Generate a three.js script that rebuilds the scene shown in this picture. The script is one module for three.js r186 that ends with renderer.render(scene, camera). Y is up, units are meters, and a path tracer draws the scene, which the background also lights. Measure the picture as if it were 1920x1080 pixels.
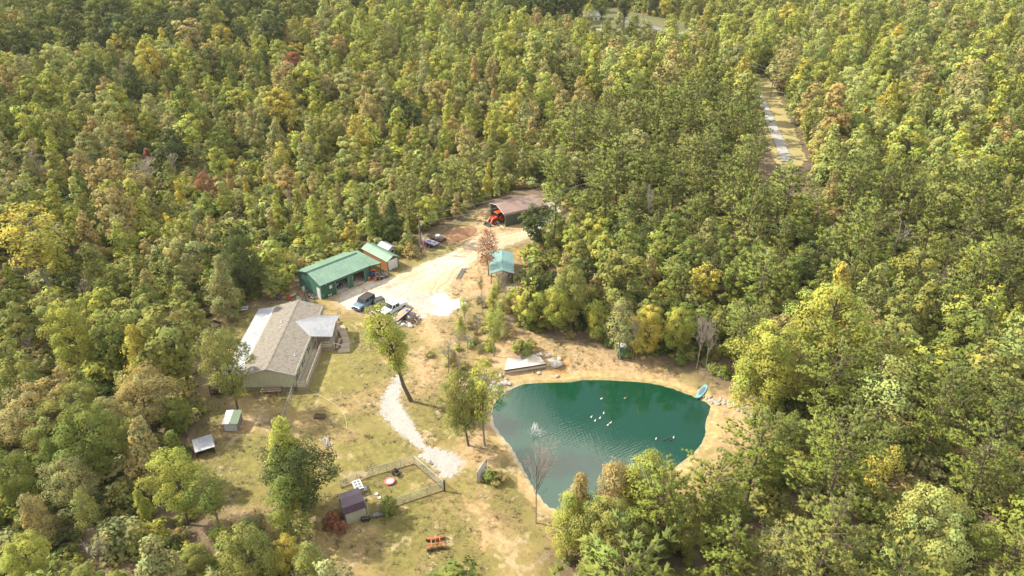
import * as THREE from 'three';
import { mergeGeometries } from 'three/addons/utils/BufferGeometryUtils.js';
import { RoundedBoxGeometry } from 'three/addons/geometries/RoundedBoxGeometry.js';

// ---------------------------------------------------------------- camera, sky, sun, exposure
const scene = new THREE.Scene();
const camera = new THREE.PerspectiveCamera(42.86, 16 / 9, 0.5, 4000);
camera.position.set(0, 68, 0);
camera.rotation.set(THREE.MathUtils.degToRad(-29.5), 0, 0);
const renderer = new THREE.WebGLRenderer({ antialias: true });
renderer.toneMapping = THREE.LinearToneMapping;
renderer.toneMappingExposure = 2.3;
renderer.shadowMap.enabled = true;
const SUN_AZ = 0.23, SUN_EL = 42 * Math.PI / 180;            // from the left, a little beyond the yard
const sunDir = new THREE.Vector3(-Math.cos(SUN_EL) * Math.cos(SUN_AZ), Math.sin(SUN_EL), -Math.cos(SUN_EL) * Math.sin(SUN_AZ));
const sun = new THREE.DirectionalLight(new THREE.Color(1, 0.92, 0.74), 4.3);
sun.position.copy(sunDir).multiplyScalar(400).add(new THREE.Vector3(0, 0, -150));
sun.target.position.set(0, 0, -150); scene.add(sun, sun.target);
sun.castShadow = true; sun.shadow.radius = 2; sun.shadow.mapSize.set(4096, 4096);
Object.assign(sun.shadow.camera, { left: -260, right: 260, top: 260, bottom: -260, near: 1, far: 900 });

// ---------------------------------------------------------------- numbers and noise
function rngOf(seed) { let s = seed >>> 0; return () => { s = (s + 0x6d2b79f5) | 0; let t = Math.imul(s ^ (s >>> 15), 1 | s); t = (t + Math.imul(t ^ (t >>> 7), 61 | t)) ^ t; return ((t ^ (t >>> 14)) >>> 0) / 4294967296; }; }
function hash2(i, j) { let h = Math.imul(i, 374761393) + Math.imul(j, 668265263); h = Math.imul(h ^ (h >>> 13), 1274126177); return ((h ^ (h >>> 16)) >>> 0) / 4294967296; }
function vn(x, y) { const i = Math.floor(x), j = Math.floor(y); let u = x - i, v = y - j; u = u * u * (3 - 2 * u); v = v * v * (3 - 2 * v); return (hash2(i, j) * (1 - u) + hash2(i + 1, j) * u) * (1 - v) + (hash2(i, j + 1) * (1 - u) + hash2(i + 1, j + 1) * u) * v; }
function fbm(x, y, o = 4) { let s = 0, a = 0.5; for (let k = 0; k < o; k++) { s += a * vn(x, y); x = x * 2.03 + 17.1; y = y * 2.03 + 5.7; a *= 0.5; } return s / (1 - a * 2); }
const sm = (a, b, x) => { const t = Math.min(1, Math.max(0, (x - a) / (b - a))); return t * t * (3 - 2 * t); };
const lerp = (a, b, t) => a + (b - a) * t;
const mix3 = (a, b, t) => [lerp(a[0], b[0], t), lerp(a[1], b[1], t), lerp(a[2], b[2], t)];
const toS = (v) => { v = Math.min(1, Math.max(0, v)); return 255 * (v <= 0.0031308 ? 12.92 * v : 1.055 * Math.pow(v, 1 / 2.4) - 0.055); };
function inPoly(P, x, z) { let c = false; for (let i = 0, j = P.length - 1; i < P.length; j = i++) { const a = P[i], b = P[j]; if ((a[1] > z) !== (b[1] > z) && x < (b[0] - a[0]) * (z - a[1]) / (b[1] - a[1]) + a[0]) c = !c; } return c; }
function edgeDist(P, x, z, closed = true) { let d = 1e9; for (let i = 0; i < P.length - (closed ? 0 : 1); i++) { const a = P[i], b = P[(i + 1) % P.length], ex = b[0] - a[0], ez = b[1] - a[1]; const t = Math.min(1, Math.max(0, ((x - a[0]) * ex + (z - a[1]) * ez) / (ex * ex + ez * ez))); d = Math.min(d, Math.hypot(x - a[0] - ex * t, z - a[1] - ez * t)); } return d; }
const sd = (P, x, z) => (inPoly(P, x, z) ? -1 : 1) * edgeDist(P, x, z);
function rough(P, step, amp, seed, closed = true) {              // an outline with a natural, uneven edge
  const out = [];
  for (let i = 0; i < P.length - (closed ? 0 : 1); i++) {
    const a = P[i], b = P[(i + 1) % P.length], L = Math.hypot(b[0] - a[0], b[1] - a[1]), n = Math.max(1, Math.round(L / step));
    for (let k = 0; k < n; k++) { const x = lerp(a[0], b[0], k / n), z = lerp(a[1], b[1], k / n), w = (fbm(x * 0.9 + seed, z * 0.9, 4) - 0.5) * 2 * amp, q = (hash2(Math.round(x * 31) + seed, Math.round(z * 31)) - 0.5) * amp * 0.7; out.push([x - (b[1] - a[1]) / L * (w + q), z + (b[0] - a[0]) / L * (w + q)]); }
  }
  return out;
}

// ---------------------------------------------------------------- the sky: broken white cloud on blue, the same all round
{
  const w = 1024, h = 512, d = new Float32Array(w * h * 4);
  for (let j = 0; j < h; j++) for (let i = 0; i < w; i++) {
    const el = ((j + 0.5) / h - 0.5) * Math.PI, az = (i + 0.5) / w * 2 * Math.PI, y = Math.max(0.02, Math.sin(el)), k = Math.cos(el) / (y + 0.25);
    const e = Math.max(0, Math.sin(el)), base = mix3([0.64, 0.62, 0.58], [0.19, 0.26, 0.42], Math.pow(e, 0.5));
    const cx = Math.cos(az) * k * 4 + 296.5, cy = Math.sin(az) * k * 4 + 504.05, n = fbm(cx, cy, 6), cl = sm(0.44, 0.58, n) * sm(0, 0.12, e), c = mix3(base, [2.0, 1.92, 1.8], cl);
    const o = (j * w + i) * 4; d[o] = c[0] * 0.61; d[o + 1] = c[1] * 0.61; d[o + 2] = c[2] * 0.61; d[o + 3] = 1;
  }
  const t = new THREE.DataTexture(d, w, h, THREE.RGBAFormat, THREE.FloatType);
  t.mapping = THREE.EquirectangularReflectionMapping; t.magFilter = THREE.LinearFilter; t.needsUpdate = true;
  scene.background = t; scene.environment = t;
}
scene.fog = new THREE.FogExp2(new THREE.Color(0.86, 0.88, 0.86), 0.00006);

// ---------------------------------------------------------------- naming and building helpers
const taken = {};
function numbered(n) { const k = (taken[n] = (taken[n] ?? -1) + 1); return k ? n + '_' + String(k).padStart(3, '0') : n; }
function tag(o, label, category, group) { o.userData.label = label; o.userData.category = category; if (group) o.userData.group = group; return o; }
function thing(name, label, category, x, z, turn = 0, group, y) {
  const o = new THREE.Group(); o.name = numbered(name); scene.add(o);
  o.position.set(x, y ?? ter(x, z), z); o.rotation.y = turn; return tag(o, label, category, group);
}
function put(name, geo, mat, parent) {                         // one named mesh
  const g = Array.isArray(geo) ? join(geo) : geo; const m = new THREE.Mesh(g, mat); m.name = parent ? name : numbered(name);
  m.castShadow = m.receiveShadow = true; (parent ?? scene).add(m); return m;
}
function struct(name, geo, mat) { const m = put(name, geo, mat); m.userData.kind = 'structure'; return m; }
function copyOf(o, label, x, z, turn, group) { const c = o.clone(); c.name = numbered(o.name.replace(/_\d{3}$/, '')); c.userData = { ...o.userData }; if (label) c.userData.label = label; if (group) c.userData.group = group; c.position.set(x, ter(x, z), z); if (turn !== undefined) c.rotation.y = turn; scene.add(c); return c; }
function join(list) { const gs = list.flat(9).map((g) => { g = g.index ? g.toNonIndexed() : g; for (const k of Object.keys(g.attributes)) if (!['position', 'normal'].includes(k)) g.deleteAttribute(k); return g; }); return planar(gs.length > 1 ? mergeGeometries(gs) : gs[0]); }
function planar(g) {                                           // uv in metres, by the way each face points
  g = g.index ? g.toNonIndexed() : g; const p = g.attributes.position, uv = new Float32Array(p.count * 2), a = new THREE.Vector3(), b = new THREE.Vector3(), c = new THREE.Vector3();
  for (let i = 0; i < p.count; i += 3) {
    a.fromBufferAttribute(p, i); b.fromBufferAttribute(p, i + 1).sub(a); c.fromBufferAttribute(p, i + 2).sub(a); b.cross(c);
    const x = Math.abs(b.x), y = Math.abs(b.y), z = Math.abs(b.z), k = y >= x && y >= z ? [0, 2] : x >= z ? [2, 1] : [0, 1];
    for (let q = 0; q < 3; q++) { a.fromBufferAttribute(p, i + q); const v = [a.x, a.y, a.z]; uv[(i + q) * 2] = v[k[0]]; uv[(i + q) * 2 + 1] = v[k[1]]; }
  }
  g.setAttribute('uv', new THREE.BufferAttribute(uv, 2)); return g;
}
function bx(w, h, d, x = 0, y = 0, z = 0, ry = 0, rz = 0, rx = 0) { const g = new THREE.BoxGeometry(w, h, d); g.rotateX(rx); g.rotateZ(rz); g.rotateY(ry); g.translate(x, y, z); return g; }   // y is the middle
function rb(w, h, d, r, x = 0, y = 0, z = 0, ry = 0) { const g = new RoundedBoxGeometry(w, h, d, 2, r); g.rotateY(ry); g.translate(x, y, z); return g; }
function cyl(r0, r1, h, n, x = 0, y = 0, z = 0, rx = 0, rz = 0) { const g = new THREE.CylinderGeometry(r1, r0, h, n); g.rotateX(rx); g.rotateZ(rz); g.translate(x, y, z); return g; }
function bar(a, b, r0, r1 = r0, n = 6) {                        // a round bar between two points
  const A = new THREE.Vector3(...a), B = new THREE.Vector3(...b), g = new THREE.CylinderGeometry(r1, r0, A.distanceTo(B), n, 1);
  g.applyQuaternion(new THREE.Quaternion().setFromUnitVectors(new THREE.Vector3(0, 1, 0), B.clone().sub(A).normalize())); g.translate(...A.add(B).multiplyScalar(0.5).toArray()); return g;
}
function beam(a, b, w, h = w) {                                 // a square-section bar
  const A = new THREE.Vector3(...a), B = new THREE.Vector3(...b), L = A.distanceTo(B), g = new THREE.BoxGeometry(w, h, L), m = new THREE.Matrix4().lookAt(A, B, new THREE.Vector3(0, 1, 0.001));
  g.applyMatrix4(m); g.translate(...A.add(B).multiplyScalar(0.5).toArray()); return g;
}
function slab(A, B, C, D, t) {                                  // a plate under the four corners, t thick
  const v = [A, B, C, D].map((p) => new THREE.Vector3(...p)), n = v[1].clone().sub(v[0]).cross(v[3].clone().sub(v[0])).normalize(); if (n.y < 0) n.negate();
  const w = v.map((p) => p.clone().addScaledVector(n, -t)), P = [];
  const quad = (a, b, c, d) => P.push(a, b, c, a, c, d);
  const up = v[1].clone().sub(v[0]).cross(v[3].clone().sub(v[0])).dot(n) > 0;
  const q = (a, b, c, d) => (up ? quad(a, b, c, d) : quad(d, c, b, a));
  q(v[0], v[1], v[2], v[3]); q(w[3], w[2], w[1], w[0]); for (let i = 0; i < 4; i++) { const j = (i + 1) % 4; q(v[i], w[i], w[j], v[j]); }
  const g = new THREE.BufferGeometry(); g.setAttribute('position', new THREE.BufferAttribute(new Float32Array(P.flatMap((p) => p.toArray())), 3)); g.computeVertexNormals(); return g;
}
function metalSheet(A, B, C, D, t = 0.05, gap = 0.6, r = 0.028) {   // ribbed roofing: ribs run from side AB to side DC
  const out = [slab(A, B, C, D, t)], a = new THREE.Vector3(...A), b = new THREE.Vector3(...B), c = new THREE.Vector3(...C), d = new THREE.Vector3(...D), n = Math.max(2, Math.round(Math.max(a.distanceTo(b), c.distanceTo(d)) / gap));
  for (let i = 0; i <= n; i++) { const p = a.clone().lerp(b, i / n), q = d.clone().lerp(c, i / n); if (p.distanceTo(q) > 0.1) out.push(beam(p.toArray(), q.toArray(), r * 1.6, r * 2)); }
  return out;
}
function prism(pts, d, ax = 'z', at = 0, bevel = 0) {            // pts in (u, v); ax z: (x, y) pushed along z, x: (z, y) pushed along x
  const s = new THREE.Shape(pts.map((p) => new THREE.Vector2(...p))), g = new THREE.ExtrudeGeometry(s, { depth: d - 2 * bevel, bevelEnabled: bevel > 0, bevelThickness: bevel, bevelSize: bevel, bevelOffset: -bevel, bevelSegments: 2, steps: 1 });
  g.translate(0, 0, -d / 2 + bevel); if (ax === 'x') g.rotateY(Math.PI / 2), g.scale(1, 1, -1) , flip(g); g.translate(...(ax === 'x' ? [at, 0, 0] : [0, 0, at])); return g;
}
function flip(g) { const p = g.attributes.position.array, i = g.index; if (i) { for (let k = 0; k < i.array.length; k += 3) { const t = i.array[k]; i.array[k] = i.array[k + 1]; i.array[k + 1] = t; } } else for (let k = 0; k < p.length; k += 9) for (let q = 0; q < 3; q++) { const t = p[k + q]; p[k + q] = p[k + 3 + q]; p[k + 3 + q] = t; } g.computeVertexNormals(); return g; }
function lathe(pts, n = 16) { return new THREE.LatheGeometry(pts.map((p) => new THREE.Vector2(...p)), n); }
function wheelsAt(parent, spots, r, w, tyre, rim) { for (const [x, z] of spots) { const t = put('wheel', cyl(r, r, w, 20, x, r, z, Math.PI / 2), tyre, parent); put('rim', cyl(r * 0.6, r * 0.6, w * 1.06, 14, x, r, z, Math.PI / 2), rim, t); } }

// ---------------------------------------------------------------- textures and materials
function tex(n, f, rep, srgb = true) {                           // f(u, v) returns linear rgb or a grey value; rep metres per tile
  const d = new Uint8Array(n * n * 4);
  for (let j = 0; j < n; j++) for (let i = 0; i < n; i++) { const c = f(i / n, j / n, i, j), o = (j * n + i) * 4; for (let k = 0; k < 3; k++) { const v = c.length ? c[k] : c; d[o + k] = srgb ? toS(v) : 255 * Math.min(1, Math.max(0, v)); } d[o + 3] = 255; }
  const t = new THREE.DataTexture(d, n, n, THREE.RGBAFormat, THREE.UnsignedByteType); if (srgb) t.colorSpace = THREE.SRGBColorSpace; t.magFilter = THREE.LinearFilter; t.minFilter = THREE.LinearMipmapLinearFilter; t.wrapS = t.wrapT = THREE.RepeatWrapping; t.repeat.set(1 / rep, 1 / rep); t.needsUpdate = true; return t;
}
function tn(u, v, f, o = 4, s = 0) {                             // noise that repeats with the tile
  let a = 0.5, sum = 0, tot = 0; for (let k = 0; k < o; k++) { const x = u * f, y = v * f, i = Math.floor(x), j = Math.floor(y); let p = x - i, q = y - j; p = p * p * (3 - 2 * p); q = q * q * (3 - 2 * q); const m = (t) => ((t % f) + f) % f, hh = (i2, j2) => hash2(m(i2) + s + k * 91, m(j2) + k * 37);
    sum += a * ((hh(i, j) * (1 - p) + hh(i + 1, j) * p) * (1 - q) + (hh(i, j + 1) * (1 - p) + hh(i + 1, j + 1) * p) * q); tot += a; a *= 0.55; f *= 2; } return sum / tot;
}
const T = {
  wear: tex(256, (u, v) => 0.72 + 0.34 * tn(u, v, 5, 5, 3) + 0.16 * sm(0.5, 0.7, tn(u, v * 0.3, 20, 3, 31)) - 0.2 * sm(0.62, 0.74, tn(u, v, 9, 4, 55)), 5),
  streak: tex(256, (u, v) => 0.72 + 0.36 * tn(u, v * 0.25, 32, 3, 9) * (0.7 + 0.6 * tn(u, v, 4, 3, 2)), 3),
  wood: tex(256, (u, v) => { const b = Math.floor(v * 10), t = 0.65 + 0.5 * hash2(b, 5); return t * (0.75 + 0.5 * tn(u * 0.3, v, 64, 3, 21)); }, 1.6),
  shingle: tex(512, (u, v) => { const r = Math.floor(v * 28), k = Math.floor(u * 18 + (r % 2) * 0.5 + hash2(r, 3) * 0.4), s = hash2(r * 7 + 1, k); const e = (v * 28) % 1; return (0.62 + 0.55 * s) * (0.85 + 0.3 * tn(u, v, 48, 2, 8)) * (e < 0.12 ? 0.72 : 1); }, 5),
  speck: tex(512, (u, v) => 0.55 + 0.9 * tn(u, v, 64, 4, 13) * (0.6 + 0.8 * tn(u, v, 5, 4, 17)), 4),
};
function std(color, rough = 0.8, o = {}) { const m = new THREE.MeshStandardMaterial({ color: new THREE.Color().setRGB(...color), roughness: rough, ...o }); return m; }
const M = {
  greenWall: std([0.025, 0.094, 0.065], 0.5, { map: T.streak }), greenWallPale: std([0.094, 0.216, 0.173], 0.5, { map: T.streak }), greenRoof: std([0.144, 0.245, 0.18], 0.42, { map: T.wear }), tealRoof: std([0.173, 0.302, 0.288], 0.42, { map: T.wear }), hutchGreen: std([0.158, 0.216, 0.151], 0.5, { map: T.streak }), greenTrim: std([0.022, 0.072, 0.05], 0.5, { map: T.wear }),
  shingle: std([0.205, 0.182, 0.155], 0.92, { map: T.shingle }), sage: std([0.46, 0.45, 0.3], 0.75, { map: T.streak }), skirt: std([0.23, 0.209, 0.173], 0.85, { map: T.streak }), whiteRoof: std([0.36, 0.374, 0.403], 0.38, { map: T.wear }), greyRoof: std([0.288, 0.302, 0.331], 0.4, { map: T.wear }),
  white: std([0.533, 0.533, 0.526], 0.5, { map: T.wear }), cream: std([0.36, 0.353, 0.274], 0.7, { map: T.streak }), paleWood: std([0.38, 0.31, 0.22], 0.85, { map: T.wood }), greyWood: std([0.216, 0.194, 0.166], 0.9, { map: T.wood }), darkWood: std([0.065, 0.043, 0.029], 0.85, { map: T.wood }), orangeWood: std([0.36, 0.144, 0.047], 0.75, { map: T.wood }), brownWood: std([0.144, 0.09, 0.058], 0.85, { map: T.wood }),
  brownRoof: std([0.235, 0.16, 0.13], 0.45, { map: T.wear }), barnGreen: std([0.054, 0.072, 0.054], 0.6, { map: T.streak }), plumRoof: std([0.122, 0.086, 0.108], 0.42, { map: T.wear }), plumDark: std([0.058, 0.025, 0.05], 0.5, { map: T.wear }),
  glass: new THREE.MeshPhysicalMaterial({ color: new THREE.Color().setRGB(0.02, 0.028, 0.035), roughness: 0.08, clearcoat: 1 }), black: std([0.013, 0.013, 0.014], 0.5, { map: T.wear }), rubber: std([0.014, 0.014, 0.014], 0.9, { map: T.wear }), steel: std([0.324, 0.331, 0.346], 0.4, { metalness: 0.7, map: T.wear }), darkSteel: std([0.065, 0.065, 0.072], 0.55, { metalness: 0.3, map: T.wear }), galv: std([0.36, 0.367, 0.36], 0.5, { metalness: 0.4 }), rust: std([0.144, 0.065, 0.032], 0.85, { map: T.wear }),
  orange: std([0.518, 0.094, 0.018], 0.4, { map: T.wear }), tractorOrange: std([0.576, 0.061, 0.014], 0.35, { map: T.wear }), railWood: std([0.5, 0.43, 0.32], 0.8, { map: T.wood }), harrow: std([0.5, 0.15, 0.06], 0.6, { map: T.wear }), blue: std([0.014, 0.058, 0.324], 0.45, { map: T.wear }), red: std([0.36, 0.022, 0.022], 0.5, { map: T.wear }), pink: std([0.54, 0.144, 0.194], 0.5, { map: T.wear }), pinkPale: std([0.562, 0.36, 0.374], 0.5, { map: T.wear }), purple: std([0.144, 0.058, 0.216], 0.6, { map: T.wear }), binGreen: std([0.014, 0.158, 0.094], 0.5, { map: T.wear }), lime: std([0.324, 0.432, 0.072], 0.5), yellow: std([0.504, 0.324, 0.036], 0.5),
  carBlue: new THREE.MeshPhysicalMaterial({ color: new THREE.Color().setRGB(0.12, 0.2, 0.27), roughness: 0.35, metalness: 0.2, clearcoat: 0.8, clearcoatRoughness: 0.1, map: T.wear }), carRoof: std([0.032, 0.022, 0.022], 0.45, { map: T.wear }), carWhite: new THREE.MeshPhysicalMaterial({ color: new THREE.Color().setRGB(0.55, 0.56, 0.57), roughness: 0.35, clearcoat: 0.7 }), lamp: std([0.576, 0.576, 0.562], 0.2), greyPaint: std([0.144, 0.151, 0.166], 0.5, { map: T.wear }),
  concrete: std([0.446, 0.403, 0.338], 0.9, { map: T.speck }), stone: std([0.288, 0.252, 0.216], 0.95, { map: T.speck }), paleStone: std([0.331, 0.31, 0.281], 0.95, { map: T.speck }), bark: std([0.094, 0.076, 0.058], 0.95, { map: T.speck }), greyBark: std([0.202, 0.18, 0.151], 0.95, { map: T.speck }), pineBark: std([0.115, 0.079, 0.058], 0.95, { map: T.speck }), poleWood: std([0.144, 0.108, 0.079], 0.95, { map: T.wood }),
  litterBrown: std([0.173, 0.115, 0.072], 1, { map: T.speck }), redDirt: std([0.288, 0.162, 0.086], 1, { map: T.speck }), boardTeal: std([0.144, 0.36, 0.396], 0.4), boardPad: std([0.115, 0.158, 0.216], 0.7, { map: T.wear }), portaGreen: std([0.011, 0.072, 0.065], 0.5, { map: T.wear }), lilac: std([0.36, 0.346, 0.446], 0.6, { map: T.wear }), hose: std([0.432, 0.36, 0.216], 0.6),
};

// ---------------------------------------------------------------- plan of the place, in metres (x to the right, z towards the viewer is positive)
const WATER_Y = -0.8;
const POND = [[-3.75, -84.63], [-3.43, -87.12], [-2.42, -88.79], [-.66, -91.05], [1.66, -92.42], [5, -92.69], [8.92, -92.83], [10.63, -93.39], [14.23, -93.39], [18.37, -93.11], [22.18, -92.42], [24.94, -91.19], [27.79, -89.19], [30.06, -87.12], [30.23, -85.86], [29.34, -83.78], [28.58, -82.23], [28.12, -79.93], [27.07, -77.71], [25.35, -75.57], [21.83, -72.41], [16.35, -68.76], [10.6, -65.79], [5.91, -64.83], [3.97, -65.79], [3.03, -67.39], [1.86, -69.89], [0.71, -73.11], [-.73, -76.95], [-2.25, -79.48], [-3.28, -81.76]];
const CLEAR = [[-54.36, -109.19], [-50.28, -111.52], [-44.56, -114.68], [-41.5, -116.99], [-41.99, -122.67], [-37.83, -127.66], [-33.43, -132.02], [-29.61, -134.89], [-25.09, -137.86], [-20.4, -135.87], [-18.42, -143.57], [-15.24, -146.85], [-9.79, -154.98], [-6.08, -161.88], [0, -166.2], [6.62, -170.7], [12.16, -163.85], [10.4, -154.98], [6.68, -143.57], [4.46, -137.86], [3.7, -128.78], [5.08, -122.25], [3.91, -116.22], [2.33, -108.84], [2.26, -104.57], [7.18, -103.42], [12.45, -102.13], [17.67, -97.79], [22.05, -98.24], [25.63, -95.71], [29.14, -93.14], [31.55, -91.07], [34.71, -86.23], [37.77, -83.4], [37.81, -79.9], [34.14, -73.97], [30.63, -66.78], [27.46, -62.48], [23.43, -60.3], [17.86, -58.9], [12.87, -58.44], [9.18, -58.29], [5.58, -57.39], [6.95, -53.12], [8.26, -48.6], [-3.19, -45.64], [-8.26, -48.6], [-12.25, -49.54], [-15.19, -50.49], [-18.4, -52.45], [-22.23, -56.51], [-29.92, -60.07], [-34.48, -62.48], [-38.78, -65.46], [-43.23, -70.02], [-43.74, -73.97], [-44.24, -80.47], [-47.51, -87.76], [-50.91, -94.56], [-52.29, -102.13]];
const DRIVE = [[-31.79, -118.58], [-27.45, -122.25], [-22.9, -124.59], [-17.76, -129.69], [-11.88, -135.37], [-6.33, -143.57], [0, -144.65], [6.08, -146.3], [7.14, -149.67], [10.88, -152.58], [14.35, -150.54], [9.32, -145.75], [4.57, -142.24], [0, -138.87], [-4.41, -135.87], [-8.52, -129.92], [-11.33, -124.37], [-12.42, -118.58], [-10.63, -114.3], [-11.48, -110.26], [-13.67, -110.61], [-15.84, -108.84], [-18.49, -109.19], [-22.63, -110.61], [-25.58, -111.34], [-29.66, -112.81], [-31.89, -115.25]];
const PATH = [[-18.07, -92.58], [-18.38, -90.13], [-19.32, -86.74], [-19.33, -84.74], [-18.15, -82.09], [-15.99, -79.11], [-14.26, -77.13], [-12.8, -75.84], [-11.86, -75.21], [-12.28, -74.38], [-10.73, -73.16], [-9.28, -70.98], [-7.87, -70.69], [-7.1, -71.57], [-6.21, -73.16], [-6.98, -74.18], [-8.28, -75.32], [-10, -76.06], [-11.59, -76.06], [-12.4, -78.22], [-13.72, -80.7], [-15.73, -84.62], [-16.89, -87.5], [-16.92, -90.13], [-17.45, -92.3]];
const LANE = [[74.31, -189.63], [76.99, -202.07], [79.83, -218.06], [83.24, -235.71], [86.13, -252.5], [88.29, -267.64]];
const LANE_GAP = [[70.16, -180.73], [74.69, -183.48], [80.09, -190.9], [84.86, -211.82], [90.72, -240.03], [97.64, -271.48], [99.08, -287.86], [90.42, -282.77], [83.51, -249.78], [77.88, -222.39], [72.53, -197.47]];
const DRIVE_GAP = [[4.61, -143.57], [9.49, -149.1], [13.54, -147.69], [12.43, -158.06], [9.63, -164.52], [6.4, -163.85]];
const LANE_OPEN = [[58.14, -159.63], [71.42, -159.63], [77.78, -178.8], [81.25, -190.9], [85.97, -211.82], [91.6, -240.03], [99.27, -275.42], [99.36, -292.23], [85.97, -283.61], [78.04, -249.78], [72.6, -222.39], [67.46, -197.47], [63.22, -178.8]];
const ROAD = [[27.85, -401.88], [43.94, -395.68], [52.73, -395.68], [61.5, -403.45], [57.55, -416.47], [51.11, -423.27]];
const ROAD_R = [[59.21, -418.15], [64.99, -408.25], [72.77, -395.68], [80.39, -382.37], [91, -372.57], [101.96, -364.52]];
const ROAD_GAP = [[35.86, -375.32], [48.75, -367.17], [63.73, -364.52], [84.73, -355.52], [92.77, -371.2], [93.43, -389.66], [92.58, -405.04], [81.47, -421.56], [70.06, -443.08], [59.74, -458.58], [44.37, -462.61], [37.78, -439.35]];
const WIRE_GAP = [[-251.79, -351.79], [-243.12, -361.91], [-225.91, -386.72], [-199.23, -411.5], [-169.25, -439.35], [-127.82, -466.71], [-124.33, -492.78], [-137.97, -506.86], [-181.92, -475.11], [-214.89, -446.86], [-242.62, -418.15], [-261.79, -392.65], [-270.6, -380.94]];
const tz = (x, z) => Math.max(0, Math.hypot(x, z + 110) - 90);
function ter(x, z) {                                             // height of the ground
  const far = tz(x, z) / 200, roll = (fbm(x * 0.008 + 3, z * 0.008 + 8, 3) - 0.5) * 9 * Math.min(1, far) + (fbm(x * 0.2, z * 0.2, 2) - 0.5) * 0.12;
  if (x < -14 || x > 42 || z > -54 || z < -105) return roll;
  const d = sd(POND, x, z);
  if (d > 6) return roll;
  if (d > 0) return lerp(WATER_Y + 0.02, roll, sm(-1.2, 5.5, d));
  return lerp(WATER_Y + 0.02 - 0.04, WATER_Y - 2.2, sm(0, 5.5, -d)) ;
}
let groundGrid;
const GX0 = -64, GZ0 = -158, GW = 112;                            // the window that carries the detailed ground colour
{
  // masks: each drawn from an outline, with distances ruffled by noise
  const SOIL = [[[-54.97, -108.84], [-50.62, -109.72], [-48.41, -104.57], [-52.03, -102.13]], [[-31.79, -118.58], [-39.14, -116.22], [-41.65, -120.19], [-41.34, -123.31]], [[-13.74, -139.64], [-9.42, -147.69], [-6.95, -161.23], [0, -142.24], [-6.33, -143.57], [-11.03, -135.87]], [[-12.57, -124.37], [-9.65, -131.08], [-3.81, -133.44], [-1.03, -124.37], [-3.42, -116.22], [-8.64, -113.36], [-11.18, -115.25]], [[-6.52, -108.84], [0, -108.84], [8.79, -100.55], [8.41, -94.56], [6.62, -92.44], [3.3, -92.03], [-2.45, -90.39], [-4.58, -93.14], [-5.28, -100.55]], [[7.16, -102.93], [14.15, -101.33], [25.24, -94.56], [27.86, -91.07], [27.95, -87.76], [18.08, -91.48], [8.22, -91.48]], [[-40.63, -80.47], [-37.19, -84], [-34.94, -81.62], [-38.01, -78.22], [-41.93, -79.9]], [[-9.43, -71.96], [-6.08, -81.62], [-3.76, -80.47], [-.72, -75], [-1.38, -70.98]], [[-16.77, -108.84], [-12.26, -110.61], [-9.78, -102.13], [-13.91, -99]], [[-6.15, -67.23], [-1.96, -64.59], [1.23, -58.9], [0, -55.21], [-4.42, -61.26]], [[27.15, -87.76], [31.38, -90.39], [37.59, -82.8], [33.64, -77.13], [26.54, -71.96], [22.06, -70.5], [26.56, -75], [29.83, -84]], [[-1.15, -143.57], [5.93, -149.1], [3.06, -154.98], [-1.75, -146.3]], [[-17.49, -99.77], [-14.23, -102.13], [-10.6, -90.39], [-14.77, -87.76]], [[-41.15, -120.19], [-42.28, -116.99], [-40.31, -116.22], [-37.44, -115.25]]];
  const RED = [[[-16.45, -140.93], [-13.98, -145.75], [-9.46, -148.53], [-11.17, -141.71], [-14.85, -139.38]], [[6.96, -99], [9.31, -97.79], [8.69, -92.44], [6.66, -93.14]], [[0.55, -136.36], [4.47, -138.36], [4.23, -128.78], [1.59, -128.78]], [[-2.94, -116.22], [2.54, -122.25], [2.4, -113.36], [-1.41, -110.61]]];
  const GREEN = [[[-39.47, -72.96], [-34.77, -76.06], [-29.93, -69.08], [-34.55, -64.59]], [[-34.78, -99], [-24.57, -105.4], [-21.19, -90.39], [-26.6, -85.23]], [[-47.03, -89.73], [-41.73, -88.41], [-42.54, -81.62], [-44.39, -80.47]], [[-20.14, -67.69], [-11.93, -72.46], [-8.81, -68.61], [-16.88, -64.16]], [[-22.75, -128.78], [-18.49, -133.44], [-13.42, -138.36], [-12.16, -136.36], [-17.6, -130.15], [-21.86, -126.11]], [[-27.94, -71.96], [-22.97, -75], [-14.49, -76.06], [-18.16, -71.96], [-24.07, -67.23]], [[-49.04, -110.61], [-42.78, -115.25], [-42.86, -108.84], [-49.8, -102.13]]];
  const n = 2048, d = new Uint8Array(n * n * 4), cache = new Map();
  const lists = [[CLEAR], SOIL, RED, GREEN, [DRIVE], [PATH], [POND]];
  const gn = 448, fields = lists.map((L) => { const f = new Float32Array(gn * gn); for (let j = 0; j < gn; j++) for (let i = 0; i < gn; i++) { const x = GX0 + i / (gn - 1) * GW, z = GZ0 + j / (gn - 1) * GW; let b = 1e9; for (const P of L) b = Math.min(b, sd(P, x, z)); f[j * gn + i] = b; } return f; });
  const at = (f, x, z) => { const u = Math.min(gn - 1.001, Math.max(0, (x - GX0) / GW * (gn - 1))), v = Math.min(gn - 1.001, Math.max(0, (z - GZ0) / GW * (gn - 1))), i = u | 0, j = v | 0, p = u - i, q = v - j; return lerp(lerp(f[j * gn + i], f[j * gn + i + 1], p), lerp(f[(j + 1) * gn + i], f[(j + 1) * gn + i + 1], p), q); };
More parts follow.
